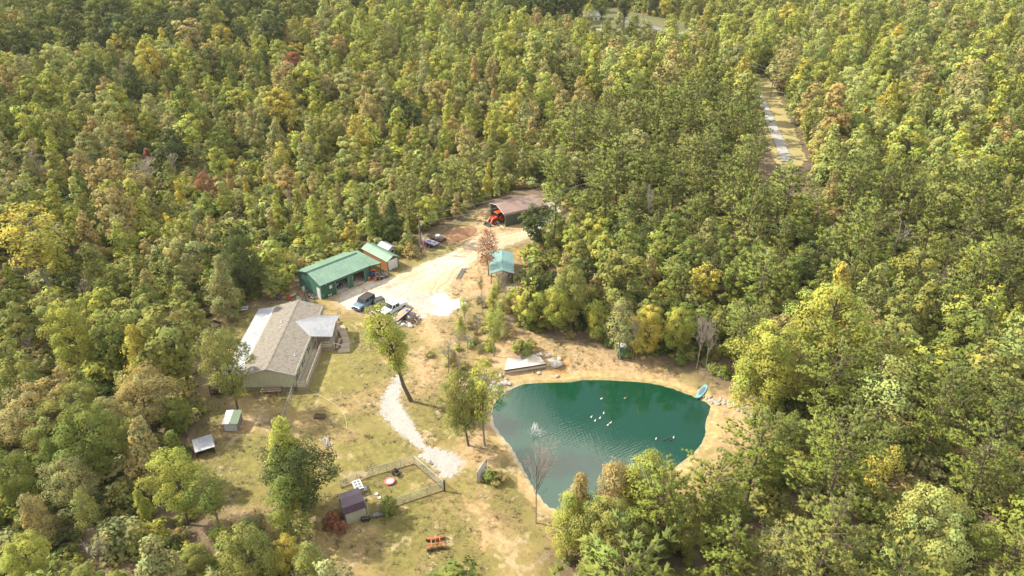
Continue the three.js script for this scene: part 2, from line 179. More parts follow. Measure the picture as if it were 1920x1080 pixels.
  for (let j = 0; j < n; j++) for (let i = 0; i < n; i++) {
    const x = GX0 + (i + 0.5) / n * GW, z = GZ0 + (j + 0.5) / n * GW, n1 = fbm(x * 0.16, z * 0.16, 4), n2 = fbm(x * 0.55 + 31, z * 0.55, 4), n3 = fbm(x * 2.1, z * 2.1 + 9, 3), g = hash2(i, j), wob = (n2 - 0.5) * 5;
    const clear = sm(1.5, -3.5, at(fields[0], x, z) + wob), soil = sm(1.2, -2.2, at(fields[1], x, z) + wob * 1.2), red = sm(0.8, -1.2, at(fields[2], x, z) + wob * 0.7), green = sm(3, -3, at(fields[3], x, z) + wob), dr = sm(1.6, -0.6, at(fields[4], x, z) + wob * 0.6), pa = sm(0.7, -0.2, at(fields[5], x, z) + wob * 0.4), pd = at(fields[6], x, z);
    let c = mix3([0.108, 0.076, 0.047], [0.151, 0.108, 0.065], n2);                                    // leaf litter in the wood
    const dry = mix3([0.215, 0.158, 0.062], [0.285, 0.208, 0.094], n2), lush = mix3([0.142, 0.128, 0.034], [0.186, 0.158, 0.046], n3);
    let lawn = mix3(dry, lush, sm(0.42, 0.62, n1 * 0.7 + n3 * 0.3 + green * 0.22)); lawn = mix3(lawn, [0.338, 0.259, 0.158], sm(0.6, 0.72, n2 * 0.75 + n3 * 0.25) * 0.75 * (1 - green * 0.6));
    c = mix3(c, lawn, clear);
    const sand = mix3([0.315, 0.2, 0.095], [0.41, 0.295, 0.175], n2); c = mix3(c, sand, soil * sm(0.3, 0.55, n2 * 0.5 + n3 * 0.5 + (soil - 0.5) * 0.3) * 0.9);
    c = mix3(c, mix3([0.3, 0.145, 0.055], [0.4, 0.22, 0.085], n3), red * 0.9);
    c = mix3(c, mix3([0.317, 0.23, 0.133], [0.36, 0.288, 0.194], n2), dr * 0.85); c = mix3(c, [0.274, 0.245, 0.194], pa * sm(0.35, 0.6, n3) * 0.8);
    if (pd < 1.6) c = mix3(c, mix3([0.317, 0.216, 0.094], [0.403, 0.288, 0.144], n3), sm(1.3, 0.2, pd + (n2 - 0.5) * 2.6));
    const f = (0.74 + 0.52 * n3) * (0.82 + 0.36 * g), o = (j * n + i) * 4; for (let k = 0; k < 3; k++) d[o + k] = toS(c[k] * f); d[o + 3] = 255;
    if (i < 6 || j < 6 || i > n - 7 || j > n - 7) { d[o] = toS(0.12); d[o + 1] = toS(0.085); d[o + 2] = toS(0.052); }
  }
  const t = new THREE.DataTexture(d, n, n, THREE.RGBAFormat, THREE.UnsignedByteType); t.colorSpace = THREE.SRGBColorSpace; t.magFilter = THREE.LinearFilter; t.minFilter = THREE.LinearMipmapLinearFilter; t.needsUpdate = true;
  const lines = (a, b, lo, hi) => { const out = []; for (let k = a; k <= b; k += 0.8) out.push(k); for (let s = 3, k = out[0] - 3; k > lo; s *= 1.18, k -= s) out.unshift(k); out.unshift(lo); for (let s = 3, k = out[out.length - 1] + 3; k < hi; s *= 1.18, k += s) out.push(k); out.push(hi); return out; };
  const xs = lines(-62, 46, -1800, 1800), zs = lines(-150, -50, -2600, 60), nx = xs.length, nz = zs.length, P = new Float32Array(nx * nz * 3), U = new Float32Array(nx * nz * 2), I = [];
  for (let j = 0; j < nz; j++) for (let i = 0; i < nx; i++) { const k = j * nx + i, x = xs[i], z = zs[j]; P.set([x, ter(x, z), z], k * 3); U.set([(x - GX0) / GW, (z - GZ0) / GW], k * 2); if (i && j) { const a = k - nx - 1, b = k - nx, c = k - 1; I.push(a, c, b, b, c, k); } }
  const geo = new THREE.BufferGeometry(); geo.setAttribute('position', new THREE.BufferAttribute(P, 3)); geo.setAttribute('uv', new THREE.BufferAttribute(U, 2)); geo.setIndex(I); geo.computeVertexNormals();
  const bump = T.speck.clone(); bump.repeat.set(GW / 3, GW / 3);
  groundGrid = [xs, zs, P]; struct('ground', geo, new THREE.MeshStandardMaterial({ map: t, roughness: 1, bumpMap: bump, bumpScale: 0.05 }));
}
function onGround(x, z) {                                       // height of the ground mesh itself, which is coarse far away
  const [xs, zs, P] = groundGrid, f = (L, v) => { let a = 0, b = L.length - 2; while (a < b) { const m = (a + b + 1) >> 1; if (L[m] <= v) a = m; else b = m - 1; } return a; }, i = f(xs, x), j = f(zs, z), n = xs.length, u = (x - xs[i]) / (xs[i + 1] - xs[i]), v = (z - zs[j]) / (zs[j + 1] - zs[j]), h = (p, q) => P[((j + q) * n + i + p) * 3 + 1];
  return u + v < 1 ? h(0, 0) + u * (h(1, 0) - h(0, 0)) + v * (h(0, 1) - h(0, 0)) : h(1, 1) + (1 - u) * (h(0, 1) - h(1, 1)) + (1 - v) * (h(1, 0) - h(1, 1));
}
function sheet(name, P, lift, mat, step = 1.4) {                 // a sheet of gravel or dirt that follows the ground
  const xs = P.map((p) => p[0]), zs = P.map((p) => p[1]), pts = P.map((p) => new THREE.Vector2(...p)), x1 = Math.max(...xs), z1 = Math.max(...zs), tri = THREE.ShapeUtils.triangulateShape(pts, []), pos = [];
  const v = (p) => [p.x, onGround(p.x, p.y) + lift, p.y];
  const split = (a, b, c, k) => { const l = [a.distanceTo(b), b.distanceTo(c), c.distanceTo(a)], m = Math.max(...l); if (m < step * 1.5 || k > 14) { const s = (b.x - a.x) * (c.y - a.y) - (b.y - a.y) * (c.x - a.x); pos.push(...v(a), ...(s > 0 ? [...v(c), ...v(b)] : [...v(b), ...v(c)])); return; } const w = l.indexOf(m), q = [a, b, c], p0 = q[w], p1 = q[(w + 1) % 3], p2 = q[(w + 2) % 3], h = p0.clone().lerp(p1, 0.5); split(p0, h, p2, k + 1); split(h, p1, p2, k + 1); };
  for (const [a, b, c] of tri) split(pts[a], pts[b], pts[c], 0);
  const g = new THREE.BufferGeometry(); g.setAttribute('position', new THREE.BufferAttribute(new Float32Array(pos), 3)); g.computeVertexNormals(); planar(g); return struct(name, g, mat);
}
const dirtTex = tex(1024, (u, v) => { const a = tn(u, v, 5, 5, 41), b = tn(u, v, 40, 4, 47), s = tn(u, v, 160, 2, 51); let c = mix3([0.45, 0.35, 0.23], [0.52, 0.455, 0.355], sm(0.35, 0.6, a)); c = mix3(c, [0.331, 0.31, 0.281], sm(0.52, 0.68, tn(u, v, 3, 4, 77)) * 0.8); c = mix3(c, [0.331, 0.209, 0.101], sm(0.6, 0.72, b * 0.5 + a * 0.5) * 0.7); return c.map((q) => q * (0.66 + 0.4 * s)); }, 26);
const gravelTex = tex(512, (u, v) => { const a = tn(u, v, 6, 4, 61), s = tn(u, v, 110, 2, 67); return mix3([0.31, 0.295, 0.277], [0.374, 0.364, 0.346], a).map((q) => q * (0.5 + 0.75 * s)); }, 7);
const dirtMat = new THREE.MeshStandardMaterial({ map: dirtTex, roughness: 1, bumpMap: T.speck, bumpScale: 0.04 }), gravelMat = new THREE.MeshStandardMaterial({ map: gravelTex, roughness: 1, bumpMap: gravelTex, bumpScale: 0.04 });
const whiteGravel = gravelMat.clone(); whiteGravel.map = tex(512, (u, v) => { const a = tn(u, v, 6, 4, 61), s = tn(u, v, 90, 3, 67); return mix3([0.56, 0.53, 0.48], [0.64, 0.62, 0.57], a).map((q) => q * (0.55 + 0.75 * s)); }, 9);
sheet('driveway', rough(DRIVE, 0.35, 0.9, 3), 0.02, dirtMat);
sheet('gravel_patch', rough([[-14.33, -117.78], [-12.15, -118.98], [-11.52, -115.83], [-9.59, -116.22], [-8.68, -113.93], [-10.5, -112.44], [-11.29, -110.26], [-13.14, -109.9], [-14.25, -111.7], [-13.34, -114.3], [-15.62, -115.83]], 0.25, 0.7, 11), 0.03, whiteGravel);
sheet('gravel_path', rough(PATH, 0.18, 0.8, 17), 0.02, gravelMat);
const strip = (L, w0, w1, seed) => { const a = [], b = []; for (let i = 0; i < L.length; i++) { const p = L[Math.max(0, i - 1)], q = L[Math.min(L.length - 1, i + 1)], l = Math.hypot(q[0] - p[0], q[1] - p[1]), nx = -(q[1] - p[1]) / l, nz = (q[0] - p[0]) / l; a.push([L[i][0] + nx * w0, L[i][1] + nz * w0]); b.unshift([L[i][0] + nx * w1, L[i][1] + nz * w1]); } return seed ? rough([...a, ...b], 0.8, 0.9, seed) : [...a, ...b]; };
{ // wheel ruts across the yard
  const R = [[[-29.4, -113.93], [-21.85, -118.58], [-11.73, -130.15], [-1.14, -141.98], [6.08, -146.3]], [[-26.09, -120.19], [-18.54, -124.37], [-10.87, -133.44], [-2.88, -143.57], [3.52, -146.85]], [[-29.01, -118.58], [-23.48, -116.22], [-16.23, -112.44], [-12.01, -113.36]], [[-12.56, -114.3], [-14.76, -119.18], [-11.64, -128.78], [-6.13, -137.86]]], d = dirtTex.image.data, x0 = -38, z0 = -154, W = 58, n = 1024;
  for (let j = 0; j < n; j++) for (let i = 0; i < n; i++) { const x = x0 + i / n * W, z = z0 + j / n * W; let k = 1; R.forEach((L, q) => { const e = edgeDist(L, x, z, false) + (fbm(x * 0.3 + q * 9, z * 0.3, 2) - 0.5) * 1.2, w = Math.min(Math.abs(e - 0.75), 9); if (w < 0.3) k *= 1 - (q % 2 ? 0.16 : -0.1) * sm(0.3, 0.1, w) * (0.4 + fbm(x * 0.8, z * 0.8, 3)); }); const o = (j * n + i) * 4; for (let c = 0; c < 3; c++) d[o + c] = Math.min(255, d[o + c] * Math.pow(k, 0.45 + c * 0.2)); }
  dirtTex.repeat.set(1 / W, 1 / W); dirtTex.offset.set(-x0 / W, -z0 / W);
}
const verge = std([0.3, 0.25, 0.1], 1, { map: T.speck }), lawnFar = std([0.104, 0.104, 0.039], 1, { map: T.speck }), asphalt = std([0.156, 0.156, 0.161], 0.9, { map: T.speck });
sheet('lane_verge', rough(LANE_GAP, 1, 1.2, 23), 0.06, verge, 2);
sheet('access_lane', rough(strip(LANE, -1.5, 1.5), 0.8, 0.3, 29), 0.3, gravelMat, 1.5);
sheet('drive_stub', rough([[5.83, -145.75], [8.37, -150.54], [11.29, -155.59], [10.11, -161.23], [7.68, -163.85], [6.36, -162.53], [8.98, -158.68], [7.53, -153.48], [4.95, -147.69]], 0.5, 0.8, 31), 0.03, gravelMat);
sheet('far_lawn', rough(ROAD_GAP, 2, 1.5, 37), 0.12, lawnFar, 6);
sheet('far_road', strip(ROAD_R, -2.6, 2.6), 0.3, asphalt, 4);
sheet('far_drive', strip([[41.89, -397.22], [47.89, -394.16], [53.36, -394.16], [58.63, -398.76]], -2.2, 2.2, 5), 0.2, dirtMat, 4);
{ // red soil heap beside the trailers
  const C = [-11.75, -143.57], g = new THREE.PlaneGeometry(13, 7, 46, 30); g.rotateX(-Math.PI / 2); const p = g.attributes.position;
  for (let i = 0; i < p.count; i++) { const x = p.getX(i), z = p.getZ(i), r = Math.hypot(x / 6.1, z / 3.3), n = fbm(x * 0.5 + 5, z * 0.5, 4); p.setY(i, 0.95 * sm(1, 0.25, r) * (0.55 + 0.9 * n) - 0.25 * sm(0.8, 1, r)); }
  g.computeVertexNormals(); const m = struct('soil_mound', planar(g), M.redDirt); m.position.set(C[0], 0.02, C[1]); m.rotation.y = 0.859;
}
{ // the pond: a clear surface over layers of green suspended silt, each partly see-through, above the sandy bed
  const wave = tex(512, (u, v) => { let h = 0; for (let k = 0; k < 16; k++) { const a = 0.5 + (hash2(k, 3) - 0.5) * 1.5, f = 14 + k * 3.3, fx = Math.round(Math.cos(a) * f), fy = Math.round(Math.sin(a) * f); h += Math.sin(2 * Math.PI * (u * fx + v * fy) + 9 * tn(u, v, 6, 3, k) + k * 1.9) * sm(0.35, 0.7, tn(u, v, 3, 3, k * 7 + 5)) / (1 + k * 0.12); } return 0.5 + 0.1 * h; }, 23, false);
  const water = new THREE.MeshPhysicalMaterial({ color: new THREE.Color().setRGB(0.93, 0.99, 0.96), transmission: 1, thickness: 0, ior: 1.75, roughness: 0.035, bumpMap: wave, bumpScale: 0.008 });
  const silt = new THREE.MeshPhysicalMaterial({ color: new THREE.Color().setRGB(0.006, 0.09, 0.047), transmission: 0.5, thickness: 0, ior: 1.02, specularIntensity: 0, roughness: 1 });
  const big = new THREE.Shape(POND.map((p) => new THREE.Vector2(p[0], p[1]))), flat = (P, y) => { const g = new THREE.ShapeGeometry(new THREE.Shape(P.map((p) => new THREE.Vector2(p[0], -p[1])))); g.rotateX(-Math.PI / 2); g.translate(0, y, 0); return planar(g); };
  const grow = POND.map((p, i) => { const a = POND[(i + POND.length - 1) % POND.length], b = POND[(i + 1) % POND.length], l = Math.hypot(b[0] - a[0], b[1] - a[1]); const q = [p[0] - (b[1] - a[1]) / l * 0.5, p[1] + (b[0] - a[0]) / l * 0.5], r = [p[0] + (b[1] - a[1]) / l * 0.5, p[1] - (b[0] - a[0]) / l * 0.5]; return sd(POND, ...q) > 0 ? q : r; });
  const w = struct('pond_water', flat(grow, WATER_Y), water);
  for (const dy of [0.15, 0.3, 0.5, 0.78, 1.15]) put('silt_layer', flat(POND, WATER_Y - dy), silt, w);
}

// ---------------------------------------------------------------- trees: shapes made once per kind, each tree a group of trunk and crown
function leafMesh() {
  const P = [], N = [], C = [];
  return {
    P, N, C,
    leaf(r, x, y, z, nx, ny, nz, s, cr, cg, cb, long = 1) {          // one leaf spray: a triangle that faces roughly outwards
      let a = nx + (r() - 0.5) * 1.3, b = ny + (r() - 0.5) * 1.3 + 0.25, c = nz + (r() - 0.5) * 1.3, l = Math.hypot(a, b, c) || 1; a /= l; b /= l; c /= l;
      let tx = r() - 0.5, ty = r() - 0.5, tz2 = r() - 0.5; const d = tx * a + ty * b + tz2 * c; tx -= d * a; ty -= d * b; tz2 -= d * c; l = Math.hypot(tx, ty, tz2) || 1; tx /= l; ty /= l; tz2 /= l;
      const bx2 = b * tz2 - c * ty, by2 = c * tx - a * tz2, bz2 = a * ty - b * tx, e = s * 0.72 / long, f = s * long;
      P.push(x + tx * f, y + ty * f, z + tz2 * f, x - tx * f * 0.6 + bx2 * e, y - ty * f * 0.6 + by2 * e, z - tz2 * f * 0.6 + bz2 * e, x - tx * f * 0.6 - bx2 * e, y - ty * f * 0.6 - by2 * e, z - tz2 * f * 0.6 - bz2 * e);
      let mx = nx * 0.9 + a * 0.4, my = ny * 0.9 + b * 0.4, mz = nz * 0.9 + c * 0.4; l = Math.hypot(mx, my, mz) || 1; mx /= l; my /= l; mz /= l;
      for (let k = 0; k < 3; k++) { N.push(mx, my, mz); C.push(cr, cg, cb); }
    },
    done() { const g = new THREE.BufferGeometry(); g.setAttribute('position', new THREE.BufferAttribute(new Float32Array(P), 3)); g.setAttribute('normal', new THREE.BufferAttribute(new Float32Array(N), 3)); g.setAttribute('color', new THREE.BufferAttribute(new Float32Array(C), 3)); return g; },
  };
}
const dirOf = (r) => { const u = r() * 2 - 1, a = r() * 6.2832, q = Math.sqrt(1 - u * u); return [q * Math.cos(a), u, q * Math.sin(a)]; };
function limb(a, b, r0, r1, n = 4) { const g = bar(a, b, r0, r1, n).toNonIndexed(); g.deleteAttribute('uv'); return g; }
function crownTree(seed, o) {                                       // o: h, base, rx, prof(t), clumps, leaves, s, spread, trunk, lean
  const r = rngOf(seed), L = leafMesh(), W = [], h = o.h, lean = o.lean ?? 0, n = o.clumps, cl = [];
  const ax = (y) => lean * y + 0.25 * Math.sin(y * 0.5 + seed);
  for (let i = 0; i < n; i++) {
    const t = o.topHeavy ? Math.pow((i + r()) / n, 0.8) : (i + r() * 0.9) / n, y = lerp(o.base, h * 0.97, t), R = o.rx * o.prof(t) * (0.78 + 0.5 * r()), ang = i * 2.399 + r() * 0.9, q = Math.sqrt(0.25 + 0.75 * r()), cr = o.rx * (o.clumpR ?? 0.36) * (0.7 + 0.6 * r()) * (0.55 + 0.45 * o.prof(t));
    const k = Math.max(0, R - cr * 0.5) * q; cl.push([ax(y) + Math.cos(ang) * k, y - cr * 0.3, Math.sin(ang) * k, cr, 0.8 + 0.4 * r(), r()]);
  }
  const tot = cl.reduce((s, c) => s + c[3] * c[3], 0);
  for (const [cx, cy, cz, cr, tone, hue] of cl) {
    const m = Math.round(o.leaves * cr * cr / tot), outx = cx - ax(cy), outl = Math.hypot(outx, cz) || 1;
    for (let k = 0; k < m; k++) {
      let [dx, dy, dz] = dirOf(r); if (dy < -0.25 && r() < 0.7) dy = -dy; const rad = cr * (0.55 + 0.5 * Math.sqrt(r())), fl = o.flat ?? 0.8;
      const x = cx + dx * rad + (r() - 0.5) * 0.3, y = cy + dy * rad * fl + (r() - 0.5) * 0.3, z = cz + dz * rad + (r() - 0.5) * 0.3, v = tone * (0.8 + 0.4 * r()), w = hue * 0.22 - 0.1 + (r() - 0.5) * 0.22;
      L.leaf(r, x, y, z, dx * 0.75 + outx / outl * 0.45, dy * 0.8 + 0.3, dz * 0.75 + cz / outl * 0.45, o.s * (0.7 + 0.6 * r()), v * (1 + w), v, v * (1 - w * 0.6), o.long ?? 1);
    }
    if (o.limbs !== false && cy > o.base * 0.8) W.push(limb([ax(Math.max(o.base * 0.7, cy - cr * 1.5)), Math.max(o.base * 0.7, cy - cr * 1.5), 0], [cx, cy, cz], (o.trunk ?? 0.16) * 0.42, 0.025, 3));
  }
  const tr = o.trunk ?? 0.16; let py = -0.3; for (let k = 1; k <= 5; k++) { const y = h * 0.9 * k / 5; W.push(limb([ax(py), py, 0], [ax(y), y, 0], tr * (1.15 - (k - 1) * 0.2), tr * (1.15 - k * 0.2), 6)); py = y; }
  return { trunk: mergeGeometries(W), crown: L.done() };
}
function pineTree(seed, o) {
  const r = rngOf(seed), L = leafMesh(), W = [], h = o.h; let lx = 0; const ax = (y) => 0.18 * Math.sin(y * 0.3 + seed);
  let py = -0.3; for (let k = 1; k <= 6; k++) { const y = h * 0.97 * k / 6; W.push(limb([ax(py), py, 0], [ax(y), y, 0], o.trunk * (1.1 - (k - 1) * 0.175), o.trunk * (1.1 - k * 0.175), 6)); py = y; }
  for (let w = 0; w < o.whorls; w++) {
    const t = (w + 0.4 * r()) / o.whorls, y = lerp(o.base, h, t), len = o.rx * Math.pow(Math.sin(Math.PI * Math.min(1, 0.2 + 0.8 * (1 - t) + 0.02)), 0.75) * (t > 0.85 ? 0.5 : 1) * (0.8 + 0.35 * r()) + 0.25, nb = t > 0.9 ? 3 : 4 + (r() * 2 | 0), a0 = r() * 6.28;
    for (let b = 0; b < nb; b++) {
      const a = a0 + b * 6.283 / nb + (r() - 0.5) * 0.7, up = lerp(-0.05, 0.75, t) + (r() - 0.5) * 0.3, l2 = len * (0.7 + 0.5 * r()), ex = Math.cos(a) * l2, ez = Math.sin(a) * l2, ey = up * l2;
      W.push(limb([ax(y), y, 0], [ax(y) + ex, y + ey, ez], 0.05, 0.018, 3));
      const nt = Math.max(2, Math.round(l2 * o.tufts));
      for (let k = 0; k < nt; k++) {
        const f = 0.35 + 0.68 * (k + r()) / nt, sd2 = 0.5 * l2 * (1 - f * 0.55), cx = ax(y) + ex * f + (r() - 0.5) * sd2, cy = y + ey * f + 0.1 + (r() - 0.5) * 0.35, cz = ez * f + (r() - 0.5) * sd2, v = 0.75 + 0.5 * r(), w2 = (r() - 0.5) * 0.25, ol = Math.hypot(cx, cz) || 1;
        for (let q = 0; q < o.needles; q++) {                           // a tuft: blades splayed up and out from the twig
          const d = dirOf(r); d[1] = Math.abs(d[1]) * 0.9 + 0.15; const n = [d[0] + cx / ol * 0.35, d[1], d[2] + cz / ol * 0.35], s = o.s * (0.75 + 0.5 * r());
          const px = -n[2], pz = n[0], pl = (Math.hypot(px, pz) || 1) / (s * 0.3), vv = v * (0.8 + 0.4 * r());
          L.P.push(cx - px / pl, cy, cz - pz / pl, cx + px / pl, cy, cz + pz / pl, cx + n[0] * s, cy + n[1] * s, cz + n[2] * s);
          for (let e = 0; e < 3; e++) { const m = Math.hypot(n[0] * 0.5 + cx / ol * 0.3, n[1] * 0.5 + 0.55, n[2] * 0.5 + cz / ol * 0.3); L.N.push((n[0] * 0.5 + cx / ol * 0.3) / m, (n[1] * 0.5 + 0.55) / m, (n[2] * 0.5 + cz / ol * 0.3) / m); L.C.push(vv * (1 + w2), vv, vv * (1 - w2 * 0.5)); }
        }
      }
    }
  }
  return { trunk: mergeGeometries(W), crown: L.done() };
}
function bareTree(seed, o) {                                        // trunk and limbs, with a haze of fine twigs as the crown
  const r = rngOf(seed), W = [], K = [];
  const grow = (p, d, len, rad, lev) => {
    const q = [p[0] + d[0] * len, p[1] + d[1] * len, p[2] + d[2] * len]; (lev > 1 ? K : W).push(limb(p, q, rad, rad * 0.68, lev > 1 ? 3 : 5));
    if (lev >= o.levels) return; const n = lev === 0 ? o.first : 3 + (r() * 2 | 0);
    for (let i = 0; i < n; i++) { const f = lev === 0 ? lerp(o.fork, 1, (i + r() * 0.5) / n) : 0.4 + 0.6 * r(), a = r() * 6.28, sp = 0.45 + 0.4 * r(); let e = [d[0] + Math.cos(a) * sp, d[1] + 0.1 + (r() - 0.4) * 0.3, d[2] + Math.sin(a) * sp]; const l = Math.hypot(...e); e = e.map((v) => v / l); grow([p[0] + d[0] * len * f, p[1] + d[1] * len * f, p[2] + d[2] * len * f], e, len * (lev === 0 ? 0.3 : 0.62) * (0.7 + 0.5 * r()), Math.max(0.014, rad * 0.48), lev + 1); }
  };
  grow([0, -0.3, 0], [0.03, 1, 0.02], o.h * 0.72, o.trunk, 0);
  return { trunk: mergeGeometries(W), crown: mergeGeometries(K) };
}
const round = (t) => Math.sqrt(Math.max(0.05, 1 - Math.pow(2 * t - 0.85, 2) / 1.35)), cone = (t) => 0.12 + 0.88 * Math.pow(Math.max(0, 1 - t), 0.8) * Math.min(1, 0.55 + t * 2.2), spire = (t) => 0.25 + 0.75 * Math.sin(Math.PI * Math.min(1, 0.22 + 0.75 * t)), vase = (t) => 0.35 + 0.65 * Math.min(1, t * 1.7) * Math.sqrt(Math.max(0.05, 1.05 - Math.pow(t, 4)));
const SHAPES = {};                                                   // kind -> [fine variants], [plain variants]
function kind(name, n, make) { SHAPES[name] = { fine: [], plain: [] }; for (let i = 0; i < n; i++) { SHAPES[name].fine.push(make(100 + i * 7 + name.length * 131, true, i)); if (i < 5) SHAPES[name].plain.push(make(900 + i * 7 + name.length * 131, false, i)); } }
kind('broadleaf_tree', 6, (s, f, i) => crownTree(s, { h: 11, base: 2 + i % 3 * 0.6, rx: 3.3 + i % 2 * 0.5, prof: [round, vase, round][i % 3], clumps: f ? 44 : 28, leaves: f ? 9500 : 2000, s: f ? 0.122 : 0.28, trunk: 0.18, clumpR: 0.29 }));
kind('slender_tree', 5, (s, f, i) => crownTree(s, { h: 10, base: 1.2, rx: 2.15 + i % 2 * 0.4, prof: [spire, cone, spire][i % 3], clumps: f ? 36 : 22, leaves: f ? 6000 : 1400, s: f ? 0.118 : 0.26, trunk: 0.11, clumpR: 0.38, flat: 1.1 }));
kind('sparse_tree', 4, (s, f, i) => crownTree(s, { h: 12, base: 4, rx: 2.6, prof: i % 2 ? vase : spire, clumps: f ? 26 : 16, leaves: f ? 2300 : 620, s: f ? 0.145 : 0.28, trunk: 0.14, clumpR: 0.36, flat: 1 }));
kind('pine_tree', 5, (s, f, i) => pineTree(s, { h: 13, base: 2.8 + i % 3 * 0.9, rx: 3 + i % 2 * 0.5, whorls: f ? 12 : 10, tufts: f ? 6 : 2.4, needles: f ? 12 : 7, s: f ? 0.27 : 0.5, trunk: 0.2 }));
kind('yard_tree', 3, (s, f) => crownTree(s, { h: 15, base: 5.4, rx: 2.5, prof: vase, clumps: f ? 40 : 14, leaves: f ? 6200 : 900, s: f ? 0.135 : 0.34, trunk: 0.27, clumpR: 0.36, lean: -0.07 }));
kind('cedar_tree', 3, (s, f) => crownTree(s, { h: 8, base: 0.7, rx: 2.1, prof: cone, clumps: f ? 46 : 26, leaves: f ? 4200 : 1500, s: f ? 0.16 : 0.26, trunk: 0.14, clumpR: 0.34, flat: 1.1, limbs: false }));
kind('bare_tree', 4, (s, f) => bareTree(s, { h: 10, levels: f ? 4 : 3, first: f ? 13 : 7, fork: 0.5, trunk: 0.1 }));
kind('shrub', 4, (s, f) => crownTree(s, { h: 2.1, base: 0.25, rx: 1.25, prof: round, clumps: 11, leaves: f ? 800 : 330, s: f ? 0.15 : 0.25, trunk: 0.04, clumpR: 0.44 }));
const HUES = {                                                        // leaf colours
  'yellow-green': [0.312, 0.335, 0.07], 'olive green': [0.222, 0.234, 0.064], 'mid green': [0.165, 0.198, 0.046], 'dark green': [0.078, 0.1, 0.032], 'golden yellow': [0.395, 0.345, 0.07], 'rusty orange': [0.335, 0.26, 0.1], 'tan brown': [0.315, 0.265, 0.105], 'grey-green': [0.272, 0.274, 0.108], 'maroon red': [0.25, 0.11, 0.065], 'pale green': [0.315, 0.342, 0.108], 'pine green': [0.195, 0.228, 0.046], 'bare grey': [0.3, 0.27, 0.23],
};
const hueNames = Object.keys(HUES), leafMat = {}, hueColor = {};
const leafy = (c) => new THREE.MeshPhysicalMaterial({ color: new THREE.Color().setRGB(...c), vertexColors: true, roughness: 0.95, specularIntensity: 0.15, transmission: 0.28, thickness: 0, side: THREE.DoubleSide });
for (const k of hueNames) { leafMat[k] = leafy(HUES[k]); hueColor[k] = new THREE.Color().setRGB(...HUES[k]); }
const twigMat = std([0.3, 0.26, 0.22], 0.95), whiteLeaf = leafy([1, 1, 1]);
const barkOf = (k) => (k === 'pine_tree' ? M.pineBark : k === 'bare_tree' || k === 'slender_tree' || k === 'sparse_tree' ? M.greyBark : M.bark);
for (const k in SHAPES) for (const q of [...SHAPES[k].fine, ...SHAPES[k].plain]) { planar2(q.trunk); if (k === 'bare_tree') planar2(q.crown); }
function planar2(g) { const p = g.attributes.position, uv = new Float32Array(p.count * 2); for (let i = 0; i < p.count; i++) { uv[i * 2] = p.getX(i) + p.getZ(i); uv[i * 2 + 1] = p.getY(i); } g.setAttribute('uv', new THREE.BufferAttribute(uv, 2)); }
const KH = { broadleaf_tree: 11, slender_tree: 10, yard_tree: 15, sparse_tree: 12, pine_tree: 14.4, cedar_tree: 8, bare_tree: 10, shrub: 2.1 };
const protos = {};
function tree(k, hue, x, z, h, wide, turn, variant, label, group, fine = true, lean) {
  const S = SHAPES[k], set = fine ? S.fine : S.plain, v = variant % set.length, key = k + hue + v + fine; let o = protos[key];
  if (!o) { o = protos[key] = new THREE.Group(); put(k === 'shrub' ? 'stem' : 'trunk', set[v].trunk, barkOf(k), o); put(k === 'shrub' ? 'foliage' : 'crown', set[v].crown, k === 'bare_tree' ? twigMat : leafMat[hue], o); }
  const c = o.clone(); c.name = numbered(k); scene.add(c); c.position.set(x, ter(x, z), z); c.rotation.set(lean ? lean[1] : 0, turn, lean ? lean[0] : 0, 'ZXY'); const s = h / KH[k]; c.scale.set(s * wide, s, s * wide);
  return tag(c, label, k === 'shrub' ? 'shrub' : k === 'pine_tree' ? 'pine tree' : 'tree', group);
}
const FIXED = [];                                                     // places taken by the trees set one by one
function hero(k, hue, x, z, h, wide, turn, label, lean, clear = 3, variant) { FIXED.push([x, z, clear]); return tree(k, hue, x, z, h, wide, turn, variant ?? FIXED.length, label, undefined, true, lean); }

